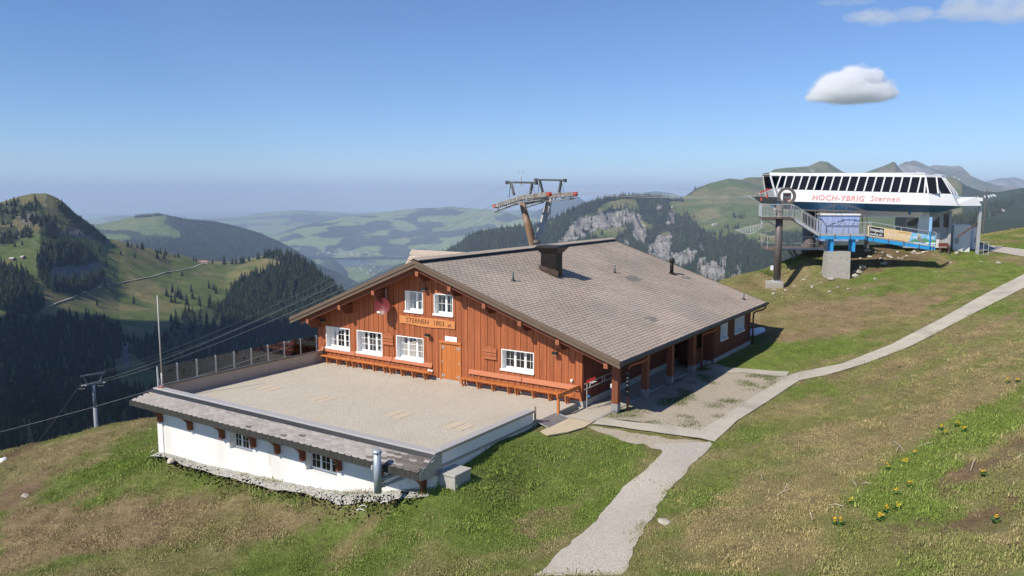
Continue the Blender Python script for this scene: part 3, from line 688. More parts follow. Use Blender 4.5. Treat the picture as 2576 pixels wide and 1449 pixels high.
    def mesh(s, name, smooth_=False, off=None):
        me = bpy.data.meshes.new(name)
        vs = s.v if off is None else [(a - off[0], b - off[1], c - off[2]) for a, b, c in s.v]
        me.from_pydata(vs, [], s.f)
        a = me.attributes.new('tone', 'FLOAT_COLOR', 'FACE')
        a.data.foreach_set('color', np.array([(*c, 1) for c in s.c] if len(s.c) == len(s.f) else np.ones((len(s.f), 4)), np.float32).reshape(-1))
        if smooth_: me.polygons.foreach_set('use_smooth', [True] * len(me.polygons))
        return me
BASE = {}
def thing(name, label, cat, base=(0, 0, 0), F=None, group=None):
    """Empty at the thing's base; parts are given in the frame's own (u, v, z) coordinates"""
    o = bpy.data.objects.new(name, None); COL.objects.link(o)
    o.empty_display_size = .3
    if F is None: F = np.eye(3)
    M = Matrix([list(map(float, r)) for r in F])
    o.location = M @ Vector(base)
    o.rotation_euler = M.to_euler()
    BASE[o.name] = Vector(base)
    return tag(o, label, cat, group)
def part(name, mb, material, root, smooth_=False, label=None, kind=None):
    """one mesh under its thing (or under a part of it)"""
    r = root
    while r.parent is not None: r = r.parent
    o = link_mesh(name, mb.mesh(name, smooth_, BASE[r.name]), material, root)
    if label: o['label'] = label
    if kind: o['kind'] = kind
    return o
def solo(name, mb, material, label, cat, base=(0, 0, 0), F=None, group=None, smooth_=False):
    """a thing that is a single mesh"""
    o = link_mesh(name, mb.mesh(name, smooth_, base), material)
    M = Matrix([list(map(float, r)) for r in (np.eye(3) if F is None else F)])
    o.location = M @ Vector(base); o.rotation_euler = M.to_euler()
    return tag(o, label, cat, group)

# ================================================================== scattering
def scatter(name, pts, rot, scl, src, tint=None, kind='stuff', tilt=None):
    """one object: copies of src instanced on points by geometry nodes"""
    n = len(pts)
    me = bpy.data.meshes.new(name); me.vertices.add(n)
    me.vertices.foreach_set('co', np.asarray(pts, np.float32).reshape(-1))
    a = me.attributes.new('rz', 'FLOAT_VECTOR', 'POINT')
    rv = np.zeros((n, 3), np.float32); rv[:, 2] = rot
    if tilt is not None: rv[:, :2] = tilt
    a.data.foreach_set('vector', rv.reshape(-1))
    a = me.attributes.new('sc', 'FLOAT_VECTOR', 'POINT'); a.data.foreach_set('vector', np.asarray(scl, np.float32).reshape(-1))
    a = me.attributes.new('tint', 'FLOAT_COLOR', 'POINT')
    tc = np.ones((n, 4), np.float32)
    if tint is not None: tc[:, :3] = tint
    a.data.foreach_set('color', tc.reshape(-1))
    o = bpy.data.objects.new(name, me); COL.objects.link(o)
    ng = bpy.data.node_groups.new(name, 'GeometryNodeTree')
    ng.interface.new_socket('Geometry', in_out='INPUT', socket_type='NodeSocketGeometry')
    ng.interface.new_socket('Geometry', in_out='OUTPUT', socket_type='NodeSocketGeometry')
    N = ng.nodes; L = ng.links
    gi = N.new('NodeGroupInput'); go = N.new('NodeGroupOutput')
    ip = N.new('GeometryNodeInstanceOnPoints'); oi = N.new('GeometryNodeObjectInfo'); oi.inputs['Object'].default_value = src
    oi.inputs['As Instance'].default_value = True
    ar = N.new('GeometryNodeInputNamedAttribute'); ar.data_type = 'FLOAT_VECTOR'; ar.inputs['Name'].default_value = 'rz'
    asc = N.new('GeometryNodeInputNamedAttribute'); asc.data_type = 'FLOAT_VECTOR'; asc.inputs['Name'].default_value = 'sc'
    L.new(gi.outputs[0], ip.inputs['Points']); L.new(oi.outputs['Geometry'], ip.inputs['Instance'])
    L.new(ar.outputs[0], ip.inputs['Rotation']); L.new(asc.outputs[0], ip.inputs['Scale']); L.new(ip.outputs[0], go.inputs[0])
    md = o.modifiers.new('scatter', 'NODES'); md.node_group = ng
    return tag(o, kind=kind)
def tintmat(name, color, rough=.9, attr='tint', trans=0.):
    m = bpy.data.materials.new(name); m.use_nodes = True
    N = m.node_tree.nodes; L = m.node_tree.links; b = N['Principled BSDF']
    b.inputs['Roughness'].default_value = rough; b.inputs['Specular IOR Level'].default_value = .1
    at = N.new('ShaderNodeAttribute'); at.attribute_type = 'INSTANCER'; at.attribute_name = attr
    at2 = N.new('ShaderNodeAttribute'); at2.attribute_name = 'tone'
    mm = N.new('ShaderNodeMix'); mm.data_type = 'RGBA'; mm.blend_type = 'MULTIPLY'; mm.inputs[0].default_value = 1
    mm.inputs[6].default_value = (*color, 1); L.new(at.outputs['Color'], mm.inputs[7])
    m2 = N.new('ShaderNodeMix'); m2.data_type = 'RGBA'; m2.blend_type = 'MULTIPLY'; m2.inputs[0].default_value = 1
    L.new(mm.outputs[2], m2.inputs[6]); L.new(at2.outputs['Color'], m2.inputs[7])
    L.new(m2.outputs[2], b.inputs['Base Color'])
    MATS[name] = m
    return m
# ------------------------------------------------------------------ spruces
def spruce_mb(seed, tiers=7, seg=9, width=.17):
    """unit-height spruce crown of ragged drooping skirts"""
    r = random.Random(seed); m = MB()
    for t in range(tiers):
        f = t / tiers
        z0 = .06 + .94 * f ** 1.02; z1_ = z0 + .30 * (1 - f) + .075
        rad = width * (1 - f) ** .85 + .012
        top = (r.uniform(-.004, .004), r.uniform(-.004, .004), min(1., z1_))
        a0 = r.uniform(0, 6.28); vs = [top]; k = r.uniform(.72, 1.2)
        for s in range(seg * 2):
            a = a0 + math.pi * s / seg
            q = rad * ((1.0 if s % 2 == 0 else .55) * r.uniform(.75, 1.25))
            vs.append((q * math.cos(a), q * math.sin(a), z0 + (0 if s % 2 == 0 else .035) - .02 * r.random()))
        m.cur = (k, k, k)
        m.add(vs, [(0, 1 + s, 1 + (s + 1) % (seg * 2)) for s in range(seg * 2)])
    return m
def src_obj(name, mb, material, smooth_=False):
    me = mb.mesh(name, smooth_); me.materials.append(material)
    return bpy.data.objects.new(name, me)
M_spruce = tintmat('spruce_needles', (.030, .044, .021))
SPR = [src_obj('spruce_source', spruce_mb(s, 7, 8, w), M_spruce) for s, w in ((1, .16), (2, .19), (3, .145))]
def sample(polys, n, avoid=()):
    pts = []
    areas = np.array([abs(sum(p[k][0] * p[(k + 1) % len(p)][1] - p[(k + 1) % len(p)][0] * p[k][1] for k in range(len(p)))) / 2 for p in polys])
    for p, a in zip(polys, areas):
        m = int(n * a / areas.sum()) + 1
        xs = [q[0] for q in p]; ys = [q[1] for q in p]
        c = np.c_[rng.uniform(min(xs), max(xs), m * 6), rng.uniform(min(ys), max(ys), m * 6)]
        c = c[inpoly(c[:, 0], c[:, 1], p)][:m]
        pts.append(c)
    c = np.concatenate(pts)
    for p in avoid: c = c[~inpoly(c[:, 0], c[:, 1], p)]
    return c
def forest(name, layer, c, h, seed, hv=.3, dark=1., single=0):
    W = lift(layer, c[:, 0], c[:, 1])
    n = len(W); r = np.random.default_rng(seed)
    H = h * (1 + hv * 1.35 * r.uniform(-1, .85, n)); W[:, 2] -= .6
    k = r.integers(0, 3, n); wv = r.uniform(.8, 1.25, n)
    if single:                                            # the trees that show largest stand as things of their own
        vis = c[:, 1] < np.interp(c[:, 0], [0, 240, 390, 391, 800], [1128, 1070, 1040, 960, 850])
        big = np.argsort(np.where(vis, -H / np.hypot(W[:, 0], W[:, 1]), 9))[:single]
        for i in big: single_tree(W[i], H[i], int(k[i]), 'dark spruce in the shaded valley wood around the slim lift tower', 'spruces of the valley wood')
        k[big] = -1
    g = r.uniform(.7, 1.35, n) * dark
    g = np.where(r.random(n) < .09, g * 1.8, g) * 1.25
    tint = np.stack([g * r.uniform(.9, 1.35, n), g, g * r.uniform(.8, 1.1, n)], 1)
    for j in range(3):
        s = k == j
        scatter(name, W[s], r.uniform(0, 6.28, s.sum()), np.stack([H[s] * wv[s], H[s] * wv[s], H[s]], 1), SPR[j], tint[s])
def thin(c, sc, seed, thr):
    return c[fbm(c[:, 0] / sc, c[:, 1] / sc, seed, 3) > thr]
# single trees standing on the pastures
M_bark = mat('spruce_bark', (.10, .075, .055), .95, 0, .2, 2.)
M_single = mat('spruce_crown', (.030, .044, .021), .9, 0, .3, .3, attr='tone', rand=.3)
crown_me = []
for s_, w_ in ((11, .17), (12, .2), (13, .15)):
    me_ = spruce_mb(s_, 8, 9, w_).mesh('crown'); me_.materials.append(M_single); crown_me.append(me_)
trunk_me = MB().tube([(0, 0, -.02), (0, 0, .1), (0, 0, .8)], [.018, .014, .003], 6).mesh('trunk'); trunk_me.materials.append(M_bark)
def single_tree(W, h, k, label, group):
    o = bpy.data.objects.new('spruce_tree', None); COL.objects.link(o)
    o.location = W; o.rotation_euler = (0, 0, random.uniform(0, 6.28)); s = random.uniform(.85, 1.2)
    o.scale = (h * s, h * s, h)
    for nm, me in (('crown', crown_me[k % 3]), ('trunk', trunk_me)):
        c = bpy.data.objects.new(nm, me); COL.objects.link(c); c.parent = o
    tag(o, label, 'tree', group)
low = [p for p in FOR6 if max(q[1] for q in p) > 1000]
up = [p for p in FOR6 if max(q[1] for q in p) <= 1000]
c6 = sample(low, 15000, CLEAR6); c6 = c6[c6[:, 1] < 1180]
open_slope = (c6[:, 0] > 300) & (c6[:, 0] < 540) & (c6[:, 1] < 960)
c6 = c6[~open_slope | (rng.random(len(c6)) < .35)]
c6 = c6[~np.any([inpoly(c6[:, 0], c6[:, 1], p) for p in ROCK6], 0) | (rng.random(len(c6)) < .3)]
forest('valley_forest', 'pyramid_peak', c6, 19., 5, single=215)
c7 = sample(up, 5200, CLEAR6)
pk = c7[:, 1] < 625
forest('peak_forest', 'pyramid_peak', c7[~pk], 21., 6, .35)
forest('peak_forest', 'pyramid_peak', thin(c7[pk & (c7[:, 0] < 300)], 12, 3, .42), 12., 7, .4)
cm = sample([[(850, 722), (1000, 665), (1123, 632), (1193, 588), (1340, 568), (1440, 529), (1526, 500), (1573, 492), (1700, 500), (1760, 560), (1860, 600), (1990, 600), (2100, 600), (2100, 720), (1900, 760), (1650, 740), (1300, 700), (850, 800)]], 15000)
bad = np.any([inpoly(cm[:, 0], cm[:, 1], p) for p in MEAD5], 0)
bad2 = np.any([inpoly(cm[:, 0], cm[:, 1] - o_, p) for p in CLIFF for o_ in (0, 5, 10)], 0)
keep = (~bad | (rng.random(len(cm)) < .05)) & (~bad2 | (rng.random(len(cm)) < .025))
leftmead = (cm[:, 0] < 1120) & (fbm(cm[:, 0] / 30, cm[:, 1] / 18, 15, 3) < .56)
forest('cliff_forest', 'cliff_mountain', cm[keep & ~leftmead], 24., 8)
ridge = np.c_[rng.uniform(1440, 1720, 420), np.zeros(420)]
ridge[:, 1] = np.interp(ridge[:, 0], [1440, 1490, 1526, 1573, 1623, 1673, 1720], [531, 511, 502, 494, 496, 500, 502]) + rng.uniform(0, 6, 420)
forest('cliff_forest', 'cliff_mountain', ridge, 22., 9)
forest('alp_forest', 'cliff_mountain', sample(FOR5R, 900), 24., 10)
fh = np.c_[rng.uniform(340, 860, 1300), np.zeros(1300)]
fh[:, 1] = np.interp(fh[:, 0], [340, 400, 425, 470, 540, 600, 650, 700, 750, 800, 860], [546, 541, 546, 556, 562, 575, 590, 611, 638, 670, 694]) + rng.uniform(0, 3, 1300)
forest('hill_forest', 'forest_hill', fh[(fh[:, 0] > 440) | (fh[:, 0] < 404)], 23., 12)
c8 = sample([[(430, 555), (540, 565), (650, 593), (750, 640), (860, 700), (860, 720), (600, 700), (300, 640), (250, 610), (330, 605), (460, 600)]], 5200)
forest('hill_forest', 'forest_hill', c8, 23., 13)

def singles(layer, pts, h, label, group):
    W = lift(layer, [p[0] for p in pts], [p[1] for p in pts])
    for k, w in enumerate(W):
        single_tree(w - np.array([0, 0, .4]), h * random.uniform(.75, 1.2), k, label, group)
singles('pyramid_peak', z1([(990, 642), (1035, 642), (1080, 668), (1072, 660), (965, 656), (1180, 692), (1192, 700), (1250, 717), (1020, 738), (1185, 745), (1240, 750), (1210, 700)]), 20, 'dark spruce on the grassy shoulder running down from the pyramid peak', 'spruces on the shoulder below the peak')
singles('pyramid_peak', z1([(865, 884), (800, 962), (805, 802), (915, 715), (755, 700), (690, 668), (330, 642), (1375, 875), (735, 1100), (845, 1000), (1008, 1085)]), 19, 'lone dark spruce on the open pasture above or below the hillside trail', 'lone spruces on the pasture')
singles('pyramid_peak', z1([(1445, 994), (1300, 1000), (1330, 1035), (1255, 1028), (1450, 1048), (1410, 1095), (1505, 1102), (1590, 1088), (1580, 968), (1615, 985), (1635, 1008), (1345, 1030), (1365, 1050), (1320, 1080), (1290, 1075)]), 23, 'spruce in the loose group at the lower edge of the sunlit pasture', 'spruces at the lower edge of the pasture')
singles('pyramid_peak', z1([(1320, 735), (1345, 738), (1460, 762), (1480, 764), (1600, 778), (1565, 772), (1840, 762), (1880, 750)]), 15, 'small spruce along the saddle beside the long alpine hut', 'small spruces along the saddle')
singles('pyramid_peak', z1([(165, 640), (110, 655), (330, 570), (400, 590), (520, 560), (650, 575), (690, 545), (610, 570)]), 14, 'stunted spruce on the stony flank of the pyramid peak', 'stunted spruces on the peak')
singles('pyramid_peak', [(73, 1116), (112, 1106), (92, 1112), (22, 1127), (40, 1122)], 11, 'young spruce at the foot of the valley wood just over the lawn crest', 'young spruces over the lawn crest')
singles('cliff_mountain', z2([(2095, 375), (2110, 385), (2125, 380), (2165, 390), (2185, 392), (2215, 380), (2015, 490), (2040, 495), (2100, 500), (2130, 500), (2150, 498), (1860, 560), (1880, 560), (1910, 565), (2050, 555), (1845, 550), (1700, 100), (1590, 360), (1610, 350)]), 27, 'small dark spruce scattered over the green alp beyond the stair tower', 'spruces on the green alp')
# ------------------------------------------------------------------ far houses
def hut_me(nm, l, w, h, roof, wallm, roofm):
    m = MB().box(-l / 2, l / 2, -w / 2, w / 2, -2, h); return m
M_hwall = mat('far_plaster', (.62, .59, .54), .9, 0, .2, .1, rand=.2)
M_hroof = mat('far_roof', (.30, .24, .21), .9, 0, .2, .1, rand=.25)
M_hwood = mat('hut_wood', (.17, .11, .07), .9, 0, .2, .3)
def far_house(P, l, w, h, rz, label, group, name='house', cat='house', wallm=None, roofm=None, shared={}):
    key = (l, w, h, name)
    if key not in shared:
        a = MB().box(-l / 2, l / 2, -w / 2, w / 2, -3, h).prism([(-l / 2 + .01, -w / 2 + .01, h), (-l / 2 + .01, w / 2 - .01, h), (-l / 2 + .01, 0, h + w * .33)], (l - .02, 0, 0)).mesh('wall')
        b = MB().prism([(-l / 2 - .6, -w / 2 - .8, h - .3), (-l / 2 - .6, 0, h + w * .36), (-l / 2 - .6, w / 2 + .8, h - .3), (-l / 2 - .6, w / 2 + .8, h), (-l / 2 - .6, 0, h + w * .36 + .35), (-l / 2 - .6, -w / 2 - .8, h)], (l + 1.2, 0, 0)).mesh('roof')
        a.materials.append(wallm or M_hwall); b.materials.append(roofm or M_hroof)
        shared[key] = (a, b)
    o = bpy.data.objects.new(name, None); COL.objects.link(o); o.location = P; o.rotation_euler = (0, 0, rz)
    for nm, me in zip(('wall', 'roof'), shared[key]):
        c = bpy.data.objects.new(nm, me); COL.objects.link(c); c.parent = o
    return tag(o, label, cat, group)
def z7(a, b): return ((600 + .3494 * a) / 1.4907, (740 + .3494 * b) / 1.4907)
rv = random.Random(4)
for k in range(85):
    t_ = rv.random()
    a, b = 1690 + 640 * t_ + rv.gauss(0, 12), 598 + 30 * t_ + rv.gauss(0, 15)
    x, y = z7(a, b)
    if y < 641: W = lift('lake_hill', [x], [y])[0]
    else: W = at_z(x, y, -883.)
    l = rv.choice((16, 22, 30)); far_house(W, l, 13, 9 if l < 30 else 8, rv.uniform(0, 3.1), 'tiny pale house of the village on the far lake shore', 'houses of the lakeside village')
for k in range(34):
    a, b = rv.uniform(2050, 2570), rv.uniform(690, 830)
    x, y = z7(a, b); W = at_z(x, y, -883.)
    far_house(W, 22, 13, 8, rv.uniform(0, 3.1), 'tiny scattered farmhouse on the flat green valley floor', 'farmhouses on the valley floor')
W = lift('pyramid_peak', [510], [661])[0]
far_house(W + np.array([0, 0, -1]), 24, 9, 3.4, R(8), 'long low alpine hut with a reddish roof on the saddle at the trail end', None, 'alpine_hut', 'hut', mat('hut_plaster', (.55, .5, .45), .9), mat('hut_tiles', (.42, .24, .19), .9))
for (x, y), lab in (((31, 654), 'small grey-roofed barn on the bright green slope left of the cliff wood'), ((58, 650), 'tiny shed on the slope uphill of the grey-roofed barn')):
    W = lift('pyramid_peak', [x], [y])[0]; far_house(W, 12 if x < 40 else 8, 7, 2.6, R(-25), lab, None, 'barn' if x < 40 else 'shed', 'barn', M_hwood, mat('barn_roof', (.4, .38, .36), .8))
for a, b, lab in ((1885, 458, 'tiny alp hut on the green alp beneath the diagonal cable'), (1225, 300, 'tiny alp hut')):
    if b == 458:
        x, y = z2([(a + 20, b)])[0]; W = lift('cliff_mountain', [x], [y])[0]; far_house(W, 22, 10, 4, R(10), lab, None, 'alpine_hut', 'hut')
rv = random.Random(9)
for k in range(9):
    x, y = 2500 + rv.uniform(-15, 25), 534 + rv.uniform(-3, 4)
    if k < 5:
        W = lift('cliff_mountain', [x], [y])[0]; far_house(W, 12, 8, 4, rv.uniform(0, 3), 'tiny alp building in the cluster on the green slope right of the station', 'alp buildings right of the station')
# ------------------------------------------------------------------ haze
hz = MB().box(-47000, 47000, -3000, 46500, -960, 440)
hm = bpy.data.materials.new('haze'); hm.use_nodes = True
for n in list(hm.node_tree.nodes): hm.node_tree.nodes.remove(n)
ho = hm.node_tree.nodes.new('ShaderNodeOutputMaterial'); hv = hm.node_tree.nodes.new('ShaderNodeVolumePrincipled')
hv.inputs['Color'].default_value = (.63, .755, 1., 1); hv.inputs['Density'].default_value = 6.8e-5; hv.inputs['Anisotropy'].default_value = 0.
hm.node_tree.links.new(hv.outputs[0], ho.inputs['Volume'])
hzo = link_mesh('haze', hz.mesh('haze'), hm); tag(hzo, kind='stuff')
# ================================================================== chalet
VW = 32.36                                   # front wall plane
RU, RZ, SR, SLF = -26.78, 6.52, .3315, .395  # ridge and slopes
def roofz(u): return RZ - SR * (u - RU) if u >= RU else RZ + SLF * (u - RU)
M_dboard = mat('dark_red_board', (.155, .05, .032), .65, 0, .16, 1.5, bump=.25, bscale=9, stretch=(6, 6, .6), rand=.12, spec=.25)  # same grain as the gable boards, deeper red-brown base
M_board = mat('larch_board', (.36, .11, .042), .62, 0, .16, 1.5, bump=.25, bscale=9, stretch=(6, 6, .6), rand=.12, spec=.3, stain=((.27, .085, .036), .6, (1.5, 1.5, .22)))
M_orange = mat('varnished_wood', (.50, .165, .042), .5, 0, .1, 2., stretch=(5, 5, 1), bump=.1, bscale=10, spec=.4, rand=.05)
M_pale = mat('light_varnished_wood', (.47, .165, .075), .55, 0, .1, 2., stretch=(1, 5, 5), bump=.1, bscale=10, spec=.35, rand=.05)
M_sign = mat('sign_wood', (.60, .24, .085), .55, 0, .12, 2.4, stretch=(.5, 6, 6), bump=.1, bscale=10)
M_dkwood = mat('dark_beam_wood', (.17, .055, .028), .65, 0, .15, 2., stretch=(5, 1, 5))
M_beamend = mat('beam_end_wood', (.33, .115, .06), .65, 0, .15, 3.)
M_fascia = mat('brown_sheet_metal', (.165, .115, .08), .45, .1, .06, 1., spec=.4)
M_white = mat('white_paint', (.80, .80, .78), .5, 0, .03, 2.)
M_plinth = mat('concrete_plinth', (.42, .40, .36), .9, 0, .1, 2., bump=.2)
M_curt = mat('curtain_cloth', (.55, .55, .53), .9, 0, .06, 6.)
M_glass = glassmat('window_glass', (.86, .9, .9), .62)
M_gap = mat('shadow_gap', (.09, .028, .013), .9, 0, .1, 2.)
M_black = mat('black_lamp', (.02, .02, .02), .4, 0, .1, 3.)
M_metal = mat('galvanised_steel', (.50, .51, .52), .45, .3, .12, 4., bump=.06, bscale=30)
M_pipe = mat('grey_pipe', (.40, .45, .50), .42, .3, .1, 3., bump=.05)
M_brownpipe = mat('copper_brown_pipe', (.16, .05, .035), .4, .2, .15, 2.)
M_copper = mat('copper_elbow', (.42, .13, .05), .42, .4, .15, 4.)
M_dark = mat('dark_gutter', (.03, .03, .032), .45, .3, .15, 2.)
M_tile = mat('roof_tile', (.41, .335, .272), .9, 0, .08, 3., attr='tone', rand=.06, bump=.3, bscale=25, stain=((.33, .285, .245), .22, (1, 1, 1)))
M_hook = mat('snow_hook', (.10, .075, .06), .6, .4)

CH = thing('mountain_restaurant', 'large brown timber chalet with a wide tiled gable roof behind the paved terrace', 'building', (-26, 43, -.3), FB)
fmap = lambda a, d, z: (a, VW - d, z)                  # front wall: a along, d outward
rmap = lambda w: (lambda a, d, z: (w + d, a, z))        # right wall
lmap = lambda w: (lambda a, d, z: (w - d, a, z))
FWIN = [(-34.75, -32.75, .85, 2.16, 3, 3), (-32.2, -30.2, .85, 2.16, 3, 3), (-29.15, -27.17, .85, 2.16, 3, 3), (-22.03, -20.08, 1.11, 2.17, 3, 2), (-28.45, -27.16, 3.57, 4.72, 2, 2), (-26.42, -25.12, 3.57, 4.71, 2, 2)]
DOOR = (-25.92, -24.7, 0., 2.04)
FOPEN = [w[:4] for w in FWIN] + [DOOR]
def strips(a0, a1, opens, zb, ztop):
    """vertical pieces between a0 and a1 with the openings cut out"""
    cuts = sorted({a0, a1} | {x for o in opens for x in o[:2] if a0 < x < a1})
    for p, q in zip(cuts, cuts[1:]):
        m = (p + q) / 2; iv = [(zb, None)]
        for o in sorted([o for o in opens if o[0] < m < o[1]], key=lambda o: o[2]):
            l, h = iv.pop(); iv += [(l, o[2]), (o[3], None)]
        for l, h in iv:
            t0, t1 = (h, h) if h is not None else (ztop(p), ztop(q))
            if min(t0, t1) - l > .01: yield p, q, l, t0, t1
def slab(mb, p, q, l, t0, t1, d0, d1):
    mb.add([(p, d0, l), (q, d0, l), (q, d1, l), (p, d1, l), (p, d0, t0), (q, d0, t1), (q, d1, t1), (p, d1, t0)],
           [(0, 3, 2, 1), (4, 5, 6, 7), (0, 1, 5, 4), (1, 2, 6, 5), (2, 3, 7, 6), (3, 0, 4, 7)])
def clad(root, fn, a0, a1, opens, zb, ztop, material, w=.2, name='wall'):
    """backing wall with separate vertical boards in front"""
    k = MB(fn)
    for s in strips(a0, a1, opens, zb, ztop): slab(k, *s, -.2, -.005)
    wall = part(name, k, M_gap, root)
    a = a0; i = 0; rb = random.Random(int(a0 * 10))
    while a < a1 - .03:
        b = min(a1, a + w * rb.uniform(.8, 1.18)); pr = .022 + .016 * (i % 2); run = []
        for s in strips(a + .008, b - .008, opens, zb + rb.uniform(-.01, .01), ztop):
            hit = [g for g in run if any(abs(g_[1] - s[0]) < 1e-6 and g_[2] < max(s[3], s[4]) and s[2] < max(g_[3], g_[4]) for g_ in g)]
            if hit: hit[0].append(s)
            else: run.append([s])
        for g in run:
            k = MB(fn)
            for s in g: slab(k, *s, 0, pr)
            part('board', k, material, wall)
        a = b; i += 1
    return wall
# walls
gable = clad(CH, fmap, -35.45, -17.35, FOPEN, .1, lambda u: roofz(u) - .34, M_board)
gable['label'] = 'sunlit gable wall of orange-brown boards'
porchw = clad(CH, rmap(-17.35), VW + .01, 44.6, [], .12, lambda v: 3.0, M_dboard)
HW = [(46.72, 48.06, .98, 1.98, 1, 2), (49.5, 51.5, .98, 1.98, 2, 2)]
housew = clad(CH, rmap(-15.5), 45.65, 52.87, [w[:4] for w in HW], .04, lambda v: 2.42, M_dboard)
k = MB(lmap(-35.45)); slab(k, VW + .02, 52.8, -.3, 2.8, 2.8, -.2, 0); part('wall', k, M_board, CH, label='left side wall in the shade')
k = MB().box(-35.4, -15.55, 52.6, 52.8, -.3, 2.4).prism([(-35.4, 52.6, 2.4), (-15.55, 52.6, 2.4), (RU, 52.6, 6.1)], (0, .2, 0)); part('wall', k, M_board, CH, label='rear gable wall')
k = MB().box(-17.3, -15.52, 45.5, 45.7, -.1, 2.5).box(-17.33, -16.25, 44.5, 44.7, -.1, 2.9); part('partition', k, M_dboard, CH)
k = MB().box(-35.4, -15.6, 45., 52.6, -.3, -.06).box(-35.2, -17.4, VW + .05, 45, -.3, -.061); part('floor_slab', k, M_plinth, CH)
k = MB().box(-17.36, -17.28, VW + .02, 44.6, -.3, .12).box(-15.52, -15.42, 45.6, 52.9, -.5, .04).box(-35.47, -17.3, VW - .03, VW + .1, -.35, .1)
part('plinth', k, M_plinth, CH)
# entrance screen under the roof
sc_ = MB(); sc_.box(-16.26, -16.2, 44.7, 45.6, -.2, .75); scp = part('entrance_door', MB().box(-16.25, -16.17, 43.2, 45.6, -.15, .72), M_dkwood, CH)
part('frame', MB().box(-16.25, -16.15, 43.2, 43.3, .72, 2.4).box(-16.25, -16.15, 44.4, 44.48, .72, 2.4).box(-16.25, -16.15, 45.5, 45.6, .72, 2.4).box(-16.25, -16.16, 43.2, 45.6, 2.3, 2.42), M_dkwood, scp)
for a in (43.3, 44.48): part('pane', MB().box(-16.215, -16.205, a, a + 1.08, .72, 2.3), glassmat('screen_glass', (.6, .7, .5), .5) if 'screen_glass' not in MATS else MATS['screen_glass'], scp)

def ring_rect(mb, a0, a1, z0, z1, w, d0, d1, wb=None):
    wb = wb or w
    mb.box(a0, a0 + w, d0, d1, z0, z1).box(a1 - w, a1, d0, d1, z0, z1).box(a0 + w, a1 - w, d0, d1, z1 - w, z1).box(a0 + w, a1 - w, d0, d1, z0, z0 + wb)
def window(root, fn, a0, a1, z0, z1, n, rows, dep=.26, sw=.06, curtains=True, cols=2, sill=True, casing=True, seed=0):
    k = MB(fn)
    if casing: ring_rect(k, a0, a1, z0, z1, .055, .035, -dep - .06)
    else: ring_rect(k, a0, a1, z0, z1, .03, -.012, -dep - .06)
    win = part('window', k, M_white, root)
    if sill: part('sill', MB(fn).box(a0 - .05, a1 + .03, -dep, .085, z0 - .035, z0 + .045).box(a0 - .05, a1 + .03, .087, .10, z0 - .06, z0 + .045), M_white, win)
    i0, i1, j0, j1 = a0 + .055, a1 - .055, z0 + .05, z1 - .055
    w = (i1 - i0) / n
    k = MB(fn)
    for s in range(n):
        b0, b1 = i0 + s * w + .004, i0 + (s + 1) * w - .004
        ring_rect(k, b0, b1, j0, j1, sw, -dep + .03, -dep - .03, .09)
        for c in range(1, cols):
            x = b0 + .075 + (b1 - b0 - .15) * c / cols; k.box(x - .008, x + .008, -dep + .012, -dep + .026, j0 + .09, j1 - .075)
        for r_ in range(1, rows):
            z = j0 + .09 + (j1 - j0 - .165) * r_ / rows; k.box(b0 + .075, b1 - .075, -dep + .010, -dep + .027, z - .008, z + .008)
    part('sash', k, M_white, win)
    for s in range(n):
        b0, b1 = i0 + s * w, i0 + (s + 1) * w
        part('pane', MB(fn).box(b0 + .07, b1 - .07, -dep - .004, -dep + .004, j0 + .08, j1 - .07), M_glass, win)
    if curtains:
        rc = random.Random(seed)
        for s in range(n):
            b0, b1 = i0 + s * w + .03, i0 + (s + 1) * w - .03
            side = -1 if s == 0 else (1 if s == n - 1 else 0)
            P = []
            for iz in range(13):
                f = iz / 12; z = j1 - .03 - f * (j1 - j0 - .06); row = []
                if side == 0:
                    if f > .42: break
                    l, r_ = b0, b1
                else:
                    nar = 1 - .62 * math.exp(-((f - .68) / .28) ** 2) - .12 * f
                    l, r_ = (b0, b0 + (b1 - b0) * nar) if side < 0 else (b1 - (b1 - b0) * nar, b1)
                for ia in range(21):
                    a = l + (r_ - l) * ia / 20; row.append((a, -dep - .10 + .018 * math.sin(ia * 1.9 + s) + .006 * rc.uniform(-1, 1), z))
                P.append(row)
            k = MB(fn); vs = [p for r_ in P for p in r_]
            k.add(vs, [(i * 21 + j, i * 21 + j + 1, (i + 1) * 21 + j + 1, (i + 1) * 21 + j) for i in range(len(P) - 1) for j in range(20)])
            part('curtain', k, M_curt, win, True)
    return win
for i, w in enumerate(FWIN):
    window(CH, fmap, *w[:4], w[4], w[5], seed=i)
for i, w in enumerate(HW):
    window(CH, rmap(-15.5), *w[:4], w[4], w[5], seed=20 + i, curtains=i == 1)
# door
du0, du1 = DOOR[:2]
k = MB(fmap).box(du0 - .09, du0, -.1, .05, 0, 2.06).box(du1, du1 + .09, -.1, .05, 0, 2.06).box(du0 - .13, du1 + .13, -.1, .085, 2.06, 2.2)
dr = part('door', MB(fmap).box(du0 + .01, du1 - .01, -.06, -.02, .03, 2.04), M_orange, CH)
part('door_frame', k, M_orange, dr)
for s in range(8):
    a = du0 + .012 + s * (du1 - du0 - .024) / 8; part('plank', MB(fmap).box(a + .004, a + (du1 - du0 - .024) / 8 - .004, -.02, .006 + .004 * (s % 2), .04, 2.03), M_orange, dr)
k = MB(fmap)
for a, sg in ((du0 + .02, 1), (du1 - .02, -1)):
    for z in (.28, 1.82): k.box(min(a, a + sg * .22), max(a, a + sg * .22), .016, .03, z, z + .045).box(min(a, a + sg * .05), max(a, a + sg * .05), .016, .034, z - .1, z + .12)
    k.box(min(a, a + sg * .05), max(a, a + sg * .05), .016, .04, .98, 1.1)
part('hinge', k, M_metal, dr)
